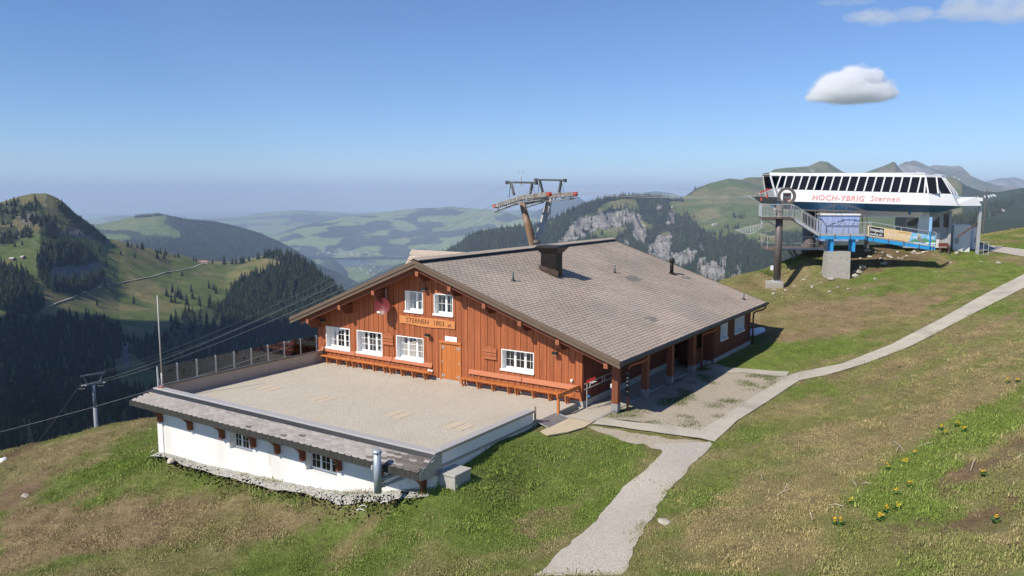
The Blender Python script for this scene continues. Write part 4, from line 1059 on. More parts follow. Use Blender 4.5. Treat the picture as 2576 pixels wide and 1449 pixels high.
part('threshold', MB(fmap).box(du0 - .05, du1 + .05, -.05, .12, -.02, .03), M_plinth, dr)
# louvred shutter boxes
for a0, a1, z0 in ((-30.12, -29.32, 1.57), (-23.09, -22.29, 1.57)):
    sb = part('shutter_box', MB(fmap).box(a0 + .03, a1 - .03, .03, .06, z0 + .02, z0 + .56), M_board, CH)
    for q in range(3): part('slat', MB(fmap).add([(a0, .06, z0 + q * .18), (a1, .06, z0 + q * .18), (a1, .06, z0 + q * .18 + .17), (a0, .06, z0 + q * .18 + .17), (a0, .13, z0 + q * .18 - .01), (a1, .13, z0 + q * .18 - .01), (a1, .085, z0 + q * .18 + .16), (a0, .085, z0 + q * .18 + .16)], [(0, 3, 2, 1), (4, 5, 6, 7), (0, 1, 5, 4), (1, 2, 6, 5), (2, 3, 7, 6), (3, 0, 4, 7)]), M_board, sb)
    arc = [(a0 + (a1 - a0) * t, .07, z0 + .54 + .12 * math.sin(math.pi * t) ** 1.5 + .02) for t in np.linspace(0, 1, 13)]
    part('crest', MB(fmap).prism([(a0, .07, z0 + .52)] + arc + [(a1, .07, z0 + .52)], (0, .03, 0)), M_board, sb)
# roof
V0, V1 = VW - 1.2, 54.4
EU, LU = -14.86, -36.6
roof = part('roof', MB().prism([(RU, V0 + .06, RZ - .06), (EU, V0 + .06, roofz(EU) - .06), (EU, V0 + .06, roofz(EU) - .26), (RU, V0 + .06, RZ - .28), (LU, V0 + .06, roofz(LU) - .26), (LU, V0 + .06, roofz(LU) - .06)], (0, V1 - V0 - .12, 0)), M_dkwood, CH)
for e in (EU, LU):
    for t0, t1, v, dv in ((.02, -.17, V0, .06), (-.165, -.36, V0 + .05, .05)):
        part('fascia_board', MB().prism([(RU, v, RZ + t0), (e, v, roofz(e) + t0), (e, v, roofz(e) + t1), (RU, v, RZ + t1)], (0, dv, 0)), M_fascia, roof)
    part('fascia_board', MB().prism([(RU, V1 - .05, RZ), (e, V1 - .05, roofz(e)), (e, V1 - .05, roofz(e) - .33), (RU, V1 - .05, RZ - .33)], (0, .05, 0)), M_fascia, roof)
    part('soffit_board', MB().prism([(RU, VW - .95, RZ - .38), (e + (.7 if e < RU else -.7), VW - .95, roofz(e) - .14), (e + (.7 if e < RU else -.7), VW - .95, roofz(e) - .36), (RU, VW - .95, RZ - .60)], (0, .06, 0)), M_dkwood, roof)
# ridge cap with its dark ventilation slot
part('ridge_cap', MB().prism([(RU - .32, V0 - .02, RZ + .0), (RU, V0 - .02, RZ + .15), (RU + .34, V0 - .02, RZ + .045), (RU + .34, V0 - .02, RZ + .015), (RU, V0 - .02, RZ + .11), (RU - .32, V0 - .02, RZ - .04)], (0, V1 - V0 + .04, 0)), M_tile, roof)
part('ridge_slot', MB().prism([(RU + .06, V0 + .03, RZ - .03), (RU + .06, V0 + .03, RZ + .085), (RU + .30, V0 + .03, RZ + .01), (RU + .38, V0 + .03, RZ - .12)], (0, V1 - V0 - .06, 0)), M_dark, roof)
# tiles in courses
tile = MB().add([(0, 0, .0), (.40, 0, .0), (.40, .265, .021), (.37, .285, .024), (.03, .285, .024), (0, .265, .021), (.40, .255, -.005), (.355, .285, -.003), (.045, .285, -.003), (0, .255, -.005)],
                [(0, 1, 2, 3, 4, 5), (2, 6, 7, 3), (3, 7, 8, 4), (4, 8, 9, 5), (1, 6, 2), (0, 5, 9)])
tv = np.array(tile.v)
def course(slope_dir):
    """tile frames on one roof side: origin and axes in (u, v, z)"""
    sl = SR if slope_dir > 0 else SLF; run = (EU - RU) if slope_dir > 0 else (RU - LU)
    L = math.hypot(run, run * sl); dn = np.array([slope_dir, 0, -sl]) / math.hypot(1, sl); nrm = np.array([slope_dir * sl, 0, 1]) / math.hypot(1, sl)
    rows = int((L - .12) / .205); out = []
    for r_ in range(rows):
        s0 = L - (rows - r_) * .205 - .075
        for c in range(int((V1 - V0) / .405) + 2):
            v = V0 + .02 + (c - (.5 if r_ % 2 else 0)) * .405
            wd = 1.
            if v < V0 - .02: v, wd = V0 + .02, (v + .4 - V0 - .02) / .4
            if v + .4 > V1: wd = (V1 - v) / .4
            if wd < .1: continue
            o = np.array([RU, 0, RZ - .055]) + dn * s0 + nrm * .012; o[1] = v
            out.append((o, dn, nrm, wd))
    return out
tiles = course(1)
key = [np.linalg.norm(FB @ (t[0] + t[1] * .2) - np.array([0, 0, CAMZ])) for t in tiles]
order = np.argsort(key)
tme = tile.mesh('tile'); tme.materials.append(M_tile)
rt = random.Random(3)
def tone_at(o):
    g = rt.uniform(.93, 1.06); n = float(fbm(o[0] / 2.5, o[1] / 2.5, 140, 3)); g *= .80 + .40 * n
    patch = ((o[1] - 45.7) / .8) ** 2 + ((o[0] + 21.2) / .45) ** 2 < 1 or ((o[1] - 51.8) / .5) ** 2 + ((o[0] + 19.9) / .3) ** 2 < 1 or ((o[1] - 39.2) / .5) ** 2 + ((o[0] + 17.05) / .3) ** 2 < 1
    return (.55, .62, .68) if patch else (g * rt.uniform(.97, 1.04), g, g * rt.uniform(.96, 1.03))
bo = BASE[CH.name]
for i in order[:300]:
    o, dn, nr, wd = tiles[i]
    t = bpy.data.objects.new('tile', tme); COL.objects.link(t); t.parent = roof
    z = nr * rt.uniform(-.003, .003)
    t.matrix_local = Matrix([[0, dn[0], nr[0], o[0] - bo[0] + z[0]], [wd, 0, 0, o[1] - bo[1]], [0, dn[2], nr[2], o[2] - bo[2] + z[2]], [0, 0, 0, 1]])
def tile_stuff(ts, name):
    m = MB()
    for o, dn, nr, wd in ts:
        m.cur = tone_at(o); j = rt.uniform(-.003, .003)
        m.add([o + np.array([0, p[0] * wd, 0]) + dn * p[1] + nr * (p[2] + j) for p in tv], tile.f)
    return part(name, m, M_tile, roof, kind='stuff')
tile_stuff([tiles[i] for i in order[300:]], 'tile_courses')
tile_stuff(course(-1), 'tile_courses')
m = MB()
for i, (o, dn, nr, wd) in enumerate(tiles):
    if wd == 1.:
        p = o + np.array([0, .2, 0]) + dn * .24 + nr * .035; m.box(p[0] - .014, p[0] + .014, p[1] - .008, p[1] + .008, p[2] - .02, p[2] + .012)
part('snow_hooks', m, M_hook, roof, kind='stuff')
# eave: dark gutter, rafters
part('gutter', MB().tube([(EU + .07, V0 + .02, roofz(EU) - .12), (EU + .07, V1 + .12, roofz(EU) - .12)], .085, 10).box(EU - .02, EU + .05, V0 + .06, V1, roofz(EU) - .26, roofz(EU) - .02), M_dark, roof)
for i in range(24):
    v = V0 + .7 + i * .96; part('rafter', MB().prism([(EU - 2.3, v, roofz(EU - 2.3) - .27), (EU - .08, v, roofz(EU - .08) - .27), (EU - .08, v, roofz(EU - .08) - .36), (EU - 2.3, v, roofz(EU - 2.3) - .42)], (0, .11, 0)), M_dkwood, roof)
# purlin heads with curved brackets
for u, zt, two in ((-35.23, 2.63, 1), (-32.57, 3.68, 1), (-29.93, 4.7, 1), (-26.75, 5.93, 1), (-24.6, 5.28, 1), (-22.43, 4.57, 1), (-20.3, 3.88, 1), (-18.18, 3.18, 1), (-15.64, 2.36, 0)):
    w = .1; vb = VW + .05 if two else VW + 11
    b = part('purlin', MB().box(u - w, u + w, VW - 1.0, vb, zt - .24, zt), M_dkwood, CH)
    part('purlin_head', MB().box(u - w - .004, u + w + .004, VW - 1.03, VW - .998, zt - .245, zt + .004), M_beamend, b)
    if two:
        pr = [(VW + .02, zt - .24), (VW - .86, zt - .24)] + [(VW - .86 + .34 * (1 - math.cos(t)), zt - .24 - .32 * math.sin(t)) for t in np.linspace(0, math.pi / 2, 7)][1:] + [(VW + .02, zt - .56)]
        part('bracket', MB().prism([(u - w + .01, p[0], p[1]) for p in pr], (2 * w - .02, 0, 0)), M_dkwood, b)
# porch posts on granite blocks
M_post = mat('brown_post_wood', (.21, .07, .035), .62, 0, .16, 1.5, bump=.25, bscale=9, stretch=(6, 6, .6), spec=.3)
M_granite = mat('grey_granite', (.27, .27, .27), .85, 0, .35, 14., bump=.3, bscale=40)
for i, v in enumerate((32.5, 35.85, 39.1, 42.35)):
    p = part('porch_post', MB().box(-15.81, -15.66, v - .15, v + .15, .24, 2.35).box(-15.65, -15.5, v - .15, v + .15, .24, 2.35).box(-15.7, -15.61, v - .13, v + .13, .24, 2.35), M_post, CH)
    bk = part('post_base', MB().bbox(-15.83, -15.48, v - .17, v + .17, -.12, .24, .012).box(-15.78, -15.52, v - .12, v + .12, -.3, -.12), M_granite, p)
part('eave_beam', MB().box(-15.76, -15.54, V0 + .25, 45.6, 2.14, 2.36), M_dkwood, CH)
# rain pipes
for v, mt in ((33.05, 0), (42.95, 0), (52.95, 1)):
    zt = roofz(EU) - .2
    up_ = part('downpipe', MB().tube([(-15.3, v, 1.85), (-15.3, v, -.28)], .055, 10), M_brownpipe, CH, True)
    part('pipe_elbow', MB().tube([(EU + .05, v + 1.15, zt + .02), (EU + .04, v + 1.1, zt - .16), (EU - .02, v + .95, zt - .26), (-15.2, v + .25, 2.0), (-15.28, v + .08, 1.95), (-15.3, v, 1.8)], .052, 10), M_brownpipe if mt else M_copper, up_, True)
# chimney and roof pipes
M_chim = mat('dark_brown_chimney_sheet', (.028, .023, .021), .38, .35, .2, 3., bump=.08, bscale=6)
def rz_(u): return roofz(u)
k = MB().add([(-23.82, 39.08, 5.3), (-22.78, 39.08, 4.95), (-22.78, 39.8, 4.95), (-23.82, 39.8, 5.3), (-23.82, 39.08, 6.62), (-22.78, 39.08, 6.62), (-22.78, 39.8, 6.62), (-23.82, 39.8, 6.62)], [(0, 1, 5, 4), (1, 2, 6, 5), (2, 3, 7, 6), (3, 0, 4, 7), (4, 5, 6, 7)])
ch = part('chimney', k, M_chim, CH)
part('chimney_hood', MB().add([(-23.84, 39.06, 6.55), (-22.76, 39.06, 6.55), (-22.76, 39.82, 6.55), (-23.84, 39.82, 6.55), (-24.1, 38.82, 6.88), (-22.5, 38.82, 6.88), (-22.5, 40.06, 6.88), (-24.1, 40.06, 6.88), (-24.0, 38.92, 7.0), (-22.6, 38.92, 7.0), (-22.6, 39.96, 7.0), (-24.0, 39.96, 7.0)],
    [(0, 1, 5, 4), (1, 2, 6, 5), (2, 3, 7, 6), (3, 0, 4, 7), (4, 5, 9, 8), (5, 6, 10, 9), (6, 7, 11, 10), (7, 4, 8, 11), (8, 9, 10, 11)]), M_chim, ch)
part('flashing', MB().add([(-23.95, 39.03, rz_(-23.95) + .05), (-22.62, 39.03, rz_(-22.62) + .05), (-22.62, 39.06, rz_(-22.62) + .4), (-23.95, 39.06, rz_(-23.95) + .28)], [(0, 1, 2, 3)]).box(-23.85, -22.75, 39.05, 39.07, 5.3, 5.62), mat('rusty_flashing', (.07, .045, .038), .6, .2, .3, 4.), ch)
M_vent = mat('green_vent_pipe', (.10, .16, .15), .5, .2, .2, 5.)
for u, v, h, r_, hd in ((-23.2, 35.18, .45, .055, 0), (-22.11, 45.43, .45, .05, 0), (-20.64, 51.41, .95, .13, 1), (-15.86, 52.47, .4, .05, 0)):
    z = rz_(u); vp = part('roof_pipe', MB().tube([(u, v, z - .1), (u, v, z + h)], r_, 12), M_chim if hd else M_vent, CH, True)
    part('pipe_collar', MB().tube([(u, v, z - .05), (u, v, z + .06)], [r_ * 2.6, r_ * 1.3], 12), M_dark, vp)
    if hd: part('pipe_cowl', MB().tube([(u, v, z + h - .25), (u, v, z + h - .12), (u, v, z + h + .06), (u, v, z + h + .1)], [r_, r_ * 1.45, r_ * 1.45, r_ * .9], 14), M_chim, vp, True)
# cross wing roof behind the ridge
cz = 6.0; cv = 41.9
wing = part('cross_roof', MB().prism([(-36.14, cv, cz), (-36.14, cv - 1.9, cz - 2.28), (-36.14, cv - 1.9, cz - 2.5), (-36.14, cv, cz - .25), (-36.14, cv + 1.9, cz - 2.5), (-36.14, cv + 1.9, cz - 2.28)], (9.2, 0, 0)), M_tile, CH)
part('ridge_cap', MB().prism([(-36.2, cv - .22, cz - .2), (-36.2, cv, cz + .1), (-36.2, cv + .22, cz - .2), (-36.2, cv, cz + .02)], (9.3, 0, 0)), M_tile, wing)
m = MB()
for r_ in range(14):
    for c in range(22):
        v = cv - .15 - r_ * .125; z = cz - .15 - r_ * .15; u = -36.14 + c * .4 + (.2 if r_ % 2 else 0); g = rt.uniform(.85, 1.12); m.cur = (g, g, g)
        m.add([(u, v + .03, z + .04), (u + .39, v + .03, z + .04), (u + .39, v - .13, z - .12), (u, v - .13, z - .12), (u, v - .11, z - .13), (u + .39, v - .11, z - .13)], [(0, 3, 2, 1), (3, 4, 5, 2)])
part('tile_courses', m, M_tile, wing, kind='stuff')
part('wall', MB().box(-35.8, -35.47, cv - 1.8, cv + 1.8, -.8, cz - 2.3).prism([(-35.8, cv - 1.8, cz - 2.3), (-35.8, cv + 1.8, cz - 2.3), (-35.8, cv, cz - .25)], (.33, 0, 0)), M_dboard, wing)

# ------------------------------------------------------------------ fittings on the gable
def text_mesh(txt, size, extr, font_shear=0., spacing=1.0, bold=0.):
    cu = bpy.data.curves.new('lettering', 'FONT'); cu.body = txt; cu.size = size; cu.extrude = extr; cu.shear = font_shear; cu.space_character = spacing; cu.offset = bold
    cu.resolution_u = 3
    o = bpy.data.objects.new('lettering', cu); COL.objects.link(o)
    dg = bpy.context.evaluated_depsgraph_get(); me = bpy.data.meshes.new_from_object(o.evaluated_get(dg))
    bpy.data.objects.remove(o); bpy.data.curves.remove(cu)
    return me
def lettering(txt, size, extr, material, parent, M, name='lettering', **kw):
    """lettering in the parent's frame; M maps text x,y,z -> parent coordinates"""
    me = text_mesh(txt, size, extr, **kw); me.transform(M)
    me.materials.clear()
    return link_mesh(name, me, material, parent)
def tmat(o, ex, ey, ez): return Matrix([[ex[0], ey[0], ez[0], o[0]], [ex[1], ey[1], ez[1], o[1]], [ex[2], ey[2], ez[2], o[2]], [0, 0, 0, 1]])
# name board
sg = thing('name_board', 'long carved wooden name board on the gable above the double door', 'sign', (-26.9, VW - .1, 2.9), FB)
n = 24; topz = lambda t: 3.34 - .03 * math.sin(t * 6.2 + .4) - .05 * t; botz = lambda t: 2.86 + .035 * math.sin(t * 7 + 1.2)
pts = [(-28.82 + 3.85 * t, VW - .09, botz(t)) for t in np.linspace(0, 1, n)] + [(-28.82 + 3.85 * t + .03 * math.sin(9 * t), VW - .09, topz(t)) for t in np.linspace(1, 0, n)]
part('board', MB().prism(pts, (0, .05, 0)), M_sign, sg)
M_carve = mat('carved_letters', (.13, .045, .015), .8)
for txt, u in (('STERNEN', -28.33), ('1803', -26.42), ('m', -25.43)):
    lettering(txt, .36 if txt != 'm' else .32, .006, M_carve, sg, tmat((u - (-26.9), -(.0 - .004) - .0, 2.965 - 2.9 + (.02 if txt != 'm' else 0)), (1, 0, 0), (0, 0, 1), (0, -1, 0)), spacing=1.08)
# small white sign
ws = thing('notice_sign', 'small white sign with faint grey writing above the double door', 'sign', (-25.25, VW - .06, 2.16), FB)
part('panel', MB().box(-25.65, -24.85, VW - .075, VW - .05, 2.165, 2.465), M_white, ws)
M_faint = mat('faint_print', (.62, .62, .62), .7)
lettering('Zum Eingang', .13, .001, M_faint, ws, tmat((-.36, -.0165, .16), (1, 0, 0), (0, 0, 1), (0, -1, 0)), name='print')
part('arrow', MB().box(-25.45, -25.36, VW - .077, VW - .0755, 2.21, 2.225).box(-25.12, -25.03, VW - .077, VW - .0755, 2.21, 2.225), mat('grey_print', (.25, .25, .25), .7), ws)
# flood lamps
for u, z, where in ((-26.89, 4.92, 'between the two upper gable windows'), (-34.77, 2.5, 'above the gable window nearest the glass screen'), (-26.71, 2.42, 'between the door and the nearest triple window'), (-18.74, 2.33, 'above the bench end near the porch corner')):
    fl = thing('flood_lamp', 'black flood lamp on the boarded gable ' + where, 'lamp', (u, VW - .05, z), FB, 'flood lamps on the gable')
    part('housing', MB().bbox(u - .15, u + .15, VW - .34, VW - .16, z - .06, z + .08, .02), M_black, fl)
    part('bracket', MB().box(u - .03, u + .03, VW - .18, VW - .02, z - .03, z + .03), M_black, fl)
    part('lens', MB().box(u - .12, u + .12, VW - .33, VW - .18, z - .068, z - .061), mat('lamp_lens', (.6, .6, .58), .3), fl)
# satellite dish
sd = thing('satellite_dish', 'dark red satellite dish below the gable eave', 'satellite dish', (-29.65, VW - .05, 3.3), FB)
dc = Vector((-29.64, VW - .55, 3.78)); dax = Vector((.34, -1, .26)).normalized(); du_ = dax.cross(Vector((0, 0, 1))).normalized(); dv_ = du_.cross(dax)
vs = []; fs = []
for r_ in range(6):
    for q in range(24):
        e = (du_ * math.cos(q * math.pi / 12) + dv_ * math.sin(q * math.pi / 12)) * (.48 * r_ / 5); vs.append(dc + e + dax * (.10 * (r_ / 5) ** 2))
for r_ in range(5):
    for q in range(24): fs.append((r_ * 24 + q, r_ * 24 + (q + 1) % 24, (r_ + 1) * 24 + (q + 1) % 24, (r_ + 1) * 24 + q))
part('reflector', MB().add(vs, fs), mat('red_lacquer', (.16, .022, .024), .4, 0, .06, 2.), sd, True)
lnb = dc + dax * .42 - dv_ * .34
part('feed_arm', MB().bar(dc - dv_ * .46 + dax * .05, lnb, .03), M_metal, sd)
part('receiver_head', MB().tube([lnb, lnb + dv_ * .0 - dax * .14], .05, 10).tube([lnb + du_ * .09, lnb + du_ * .09 - dax * .14], .05, 10), M_white, sd)
part('mast_bracket', MB().bar(dc, (-29.64, VW, 3.78), .05).bar((-29.64, VW - .3, 3.7), (-29.64, VW - .25, 4.75), .04), M_metal, sd)
# power socket and small camera
so = thing('wall_socket', 'small white socket boxes low on the wall at the bench end by the door', 'socket', (-26.65, VW - .05, .38), FB)
part('housing', MB().bbox(-26.85, -26.7, VW - .12, VW - .03, .4, .5, .01).bbox(-26.6, -26.5, VW - .14, VW - .03, .38, .5, .01), M_white, so); part('cover', MB().box(-26.68, -26.62, VW - .1, VW - .03, .42, .48), M_white, so)
so = thing('wall_fitting', 'little white fitting low on the gable near the porch corner', 'fitting', (-17.9, VW - .05, 1.0), FB)
part('housing', MB().bbox(-17.96, -17.84, VW - .14, VW - .03, 1.02, 1.13, .012), M_white, so); part('spout', MB().tube([(-17.9, VW - .08, 1.03), (-17.9, VW - .1, .93)], .02, 8), M_metal, so)
# benches along the wall
def bench(u0, u1, b0, b1, legs, label):
    be = thing('wall_bench', label, 'bench', ((u0 + u1) / 2, VW - .4, 0), FB, 'benches along the gable wall')
    part('seat', MB().bbox(u0, u1, VW - .62, VW - .27, .425, .465, .008), M_orange, be)
    part('backrest', MB().add([(b0, VW - .13, .63), (b1, VW - .13, .63), (b1, VW - .05, .86), (b0, VW - .05, .86), (b0, VW - .10, .63), (b1, VW - .10, .63), (b1, VW - .02, .86), (b0, VW - .02, .86)], [(0, 1, 2, 3), (7, 6, 5, 4), (0, 4, 5, 1), (1, 5, 6, 2), (2, 6, 7, 3), (3, 7, 4, 0)]), M_pale, be)
    for u in legs:
        part('leg', MB().bar((u, VW - .56, .43), (u, VW - .46, 0), .06, .08).bar((u, VW - .30, .43), (u, VW - .22, 0), .06, .08).box(u - .03, u + .03, VW - .5, VW - .24, .06, .12), M_orange, be)
    part('backrest_bracket', MB().bar((b0 + .25, VW - .03, .5), (b0 + .25, VW - .07, .8), .03).bar((b1 - .25, VW - .03, .5), (b1 - .25, VW - .07, .8), .03), M_metal, be)
bench(-35.2, -32.25, -35.12, -32.34, (-35.05, -34.19, -33.35, -32.55), 'long wooden bench under the gable window nearest the glass screen')
bench(-32.2, -29.35, -32.3, -29.45, (-32.1, -31.27, -30.46, -29.65), 'long wooden bench in the middle of the row of three left of the door')
bench(-29.3, -26.4, -29.41, -26.55, (-29.19, -28.37, -27.57, -26.74), 'long wooden bench of the left row ending at the white sockets by the door')
bench(-24.35, -21.0, -24.08, -20.78, (-24.19, -23.2, -22.26, -21.29), 'long wooden bench right beside the door, under the second shutter box')
bench(-20.95, -17.6, -20.74, -17.5, (-20.85, -19.85, -18.92, -17.98), 'long wooden bench at the porch corner behind the wooden handrail')
# ================================================================== terrace on the white annex
def gpx(a, b): return ((480 + .248447 * a) / 1.490683, (1400 + .248447 * b) / 1.490683)
def apx(a, b): return ((560 + .248447 * a) / 1.490683, (1260 + .248447 * b) / 1.490683)
def epx(a, b): return ((1100 + .31746 * a) / 1.490683, (1500 + .31746 * b) / 1.490683)
M_plaster = mat('white_plaster', (.80, .785, .76), .9, 0, .03, 1., bump=.12, bscale=40, stain=((.70, .66, .60), .25, (2.5, 2.5, .35)))
M_check = mat('chequer_plate', (.47, .45, .44), .5, .15, .35, 26., bump=.5, bscale=40)
M_band = mat('black_flashing', (.025, .026, .03), .45, .1, .15, 2.)
M_slate = mat('fibre_slate', (.335, .305, .28), .85, 0, .1, 4., rand=.17, attr='tone', bump=.15, bscale=20, stain=((.36, .30, .255), .8, (1, 1, 1)))
M_streak = mat('streaked_fascia', (.018, .02, .022), .7, 0, .9, 3.2, col2=(.075, .07, .058), stretch=(3, .1, .12))
M_zinc = mat('zinc_sheet', (.30, .325, .34), .45, .5, .12, 2., stain=((.22, .24, .25), 1.2, (1, 1, 1)))
M_oldwood = mat('red_brown_bracket', (.22, .075, .035), .6, 0, .2, 3.)
M_panel = mat('taupe_panel', (.43, .37, .31), .7, 0, .05, 1.)
M_tan = mat('tan_cap', (.42, .29, .17), .6, 0, .08, 2.)
M_paver = mat('concrete_paver', (.50, .45, .375), .9, 0, .04, .4, attr='tone', stain=((.455, .405, .33), .25, (1, 1, 1)))
M_joint = mat('paver_joint', (.40, .36, .30), .95, 0, .1, 3.)
M_slab = mat('tan_slab', (.53, .44, .335), .9, 0, .05, 3.)

TE = thing('terrace_annex', 'white flat-roofed annex carrying the beige paved terrace, with a slate canopy over its small windows', 'building', (-26.4, 27, -2.9), FB)
AW = [(-29.66, -28.03, -1.52, -.28, 3, 3), (-24.64, -22.77, -1.52, -.28, 3, 3)]
amap = lambda a, d, z: (a, 21.58 - d, z)
k = MB(amap)
for s in strips(-35.25, -17.66, [w[:4] for w in AW], -3.6, lambda u: .5): slab(k, *s, -.3, 0)
fw_ = part('wall', k, M_plaster, TE)
part('wall', MB().box(-17.95, -17.66, 21.885, 28.36, -1.6, .5), M_plaster, TE)
part('wall', MB().box(-35.25, -34.97, 21.885, 32.2, -4.2, .5), M_plaster, TE)
_mg = M_glass; M_glass = mat('dim_glass', (.012, .014, .012), .06, 0, .1, 2., spec=.5)
for i, w in enumerate(AW): window(TE, amap, *w[:4], w[4], w[5], dep=.3, sw=.045, curtains=False, sill=False, casing=False, seed=40 + i)
M_glass = _mg
part('floor_slab', MB().box(-34.9, -18, 22, 31, -2.6, -2.5), M_plinth, TE)
part('partition', MB().box(-34.9, -18, 24.5, 24.6, -2.5, -.12), mat('room_wall', (.08, .075, .07), .9), TE)
deck = part('deck', MB().box(-34.96, -17.62, 21.89, VW - .04, -.1, -.012), M_joint, TE)
part('deck_edge', MB().box(-17.645, -17.605, 28.41, VW - .05, -.4, -.004), M_plinth, deck)
# pavers in running bond
HOLES = [(-23.5, 26.12), (-20.08, 26.15), (-28.43, 26.12), (-32.35, 26.12)]
m = MB(); rp = random.Random(6)
for j in range(104):
    v = 21.9 + j * .1003
    for i in range(88):
        u = -34.95 + i * .2003 + (.1 if j % 2 else 0) - .1; u0, u1 = max(u, -34.95), min(u + .193, -17.63)
        if u1 - u0 < .03 or any(abs((u0 + u1) / 2 - h[0]) < .56 and abs(v + .05 - h[1]) < .53 for h in HOLES): continue
        g = rp.uniform(.955, 1.04); m.cur = (g, g * rp.uniform(.985, 1.01), g * rp.uniform(.97, 1.01)); z = rp.uniform(-.002, .002)
        m.add([(u0, v, z), (u1, v, z), (u1, v + .094, z), (u0, v + .094, z), (u0, v, -.012), (u1, v, -.012)], [(0, 1, 2, 3), (4, 5, 1, 0)])
part('pavers', m, M_paver, deck, kind='stuff')
for hu, hv in HOLES:
    for a in (-1, 1):
        for b in (-1, 1): part('slab', MB().bbox(min(hu + a * .015, hu + a * .53), max(hu + a * .015, hu + a * .53), min(hv + b * .015, hv + b * .5), max(hv + b * .015, hv + b * .5), -.012, .006, .004), M_slab, deck)
# parapets and copings
part('coping', MB().bbox(-35.32, -17.6, 21.5, 21.88, .5, .565, .01), M_check, TE, label='bright embossed metal coping along the canopy')
part('coping', MB().bbox(-17.97, -17.6, 21.882, 28.4, .5, .565, .01), M_check, TE, label='embossed metal coping of the low side parapet')
part('parapet_trim', MB().box(-17.655, -17.615, 21.6, 28.38, .45, .499), M_tan, TE)
for i, (a, b) in enumerate(((21.9, 23.6), (23.6, 25.9), (25.9, 28.2), (28.2, 30.5), (30.5, 32.25))):
    part('parapet_panel', MB().box(-34.965, -34.93, a + .006, b - .006, -.01, .6), M_panel, TE)
part('parapet_cap', MB().bbox(-35.28, -34.9, 21.9, 32.3, .6, .655, .008), M_tan, TE)
# slate canopy
CAN = part('canopy', MB().add([(-35.4, 21.5, .40), (-17.6, 21.5, .40), (-17.6, 20.64, .04), (-35.92, 20.64, .04), (-35.4, 21.58, -.28), (-17.6, 21.58, -.28), (-17.6, 20.66, -.2), (-35.92, 20.66, -.2)],
    [(0, 1, 2, 3), (7, 6, 5, 4), (0, 3, 7, 4), (1, 5, 6, 2)]), M_band, TE)
part('flashing_band', MB().add([(-35.42, 21.47, .52), (-17.6, 21.47, .52), (-17.6, 21.36, .365), (-35.48, 21.36, .365), (-35.42, 21.5, .5), (-17.6, 21.5, .5)], [(0, 1, 2, 3), (4, 5, 1, 0)]), M_band, CAN)
for i in range(9):
    part('fascia_strip', MB().box(-35.92 + i * 2.035, -35.92 + (i + 1) * 2.035 - .006, 20.595, 20.635, -.2, .047), M_streak, CAN)
part('zinc_sheet', MB().prism([(-17.6, 21.88, .498), (-17.6, 21.46, .498), (-17.6, 20.62, .06), (-17.6, 20.62, -.22), (-17.6, 21.88, -.33)], (.02, 0, 0)), M_zinc, CAN)
sdn = np.array([0, -.86, -.36]); SL = np.linalg.norm(sdn); sdn /= SL; snr = np.array([0, -.36, .86]) / SL
slate = MB().add([(0, 0, 0), (.365, 0, 0), (.365, .15, .014), (.325, .19, .017), (.25, .205, .018), (.115, .205, .018), (.04, .19, .017), (0, .15, .014), (.365, .15, -.004), (.325, .19, -.003), (.25, .205, -.003), (.115, .205, -.003), (.04, .19, -.003), (0, .15, -.004)],
    [(0, 1, 2, 3, 4, 5, 6, 7), (2, 8, 9, 3), (3, 9, 10, 4), (4, 10, 11, 5), (5, 11, 12, 6), (6, 12, 13, 7)])
sl_list = []
for r_ in range(7):
    s0 = r_ * .118 + .02; lft = -35.4 - .52 * (s0 / SL)
    for c in range(51):
        u = lft + c * .37 + (.185 if r_ % 2 else 0)
        if u + .36 < -17.6 or u + .2 < -17.62: sl_list.append(np.array([u, 21.5, .405]) + sdn * s0 + snr * .01)
key = [np.linalg.norm(FB @ o - np.array([0, 0, CAMZ])) for o in sl_list]; order = np.argsort(key)
sme = slate.mesh('slate'); sme.materials.append(M_slate)
sdk = slate.mesh('slate'); sdk.materials.append(M_slate)
a_ = sdk.attributes['tone']; a_.data.foreach_set('color', np.tile(np.array([.42, .40, .40, 1], np.float32), len(sdk.polygons)))
bo = BASE[TE.name]; rs = random.Random(5)
for i in order[:300]:
    o = sl_list[i]; dk = (rs.random() < .9 and o[0] > -18.9) or (rs.random() < .35 and -20.6 < o[0] < -18.9) or rs.random() < .012
    t = bpy.data.objects.new('slate', sdk if dk else sme); COL.objects.link(t); t.parent = CAN; j = snr * rs.uniform(0, .004)
    t.matrix_local = Matrix([[1, sdn[0], snr[0], o[0] - bo[0]], [0, sdn[1], snr[1], o[1] - bo[1] + j[1]], [0, sdn[2], snr[2], o[2] - bo[2] + j[2]], [0, 0, 0, 1]])
m = MB()
for i in order[300:]:
    o = sl_list[i]; g = rs.uniform(.9, 1.1); m.cur = (g, g, g); m.add([o + np.array([p[0], 0, 0]) + sdn * p[1] + snr * p[2] for p in slate.v], slate.f)
part('slate_courses', m, M_slate, CAN, kind='stuff')
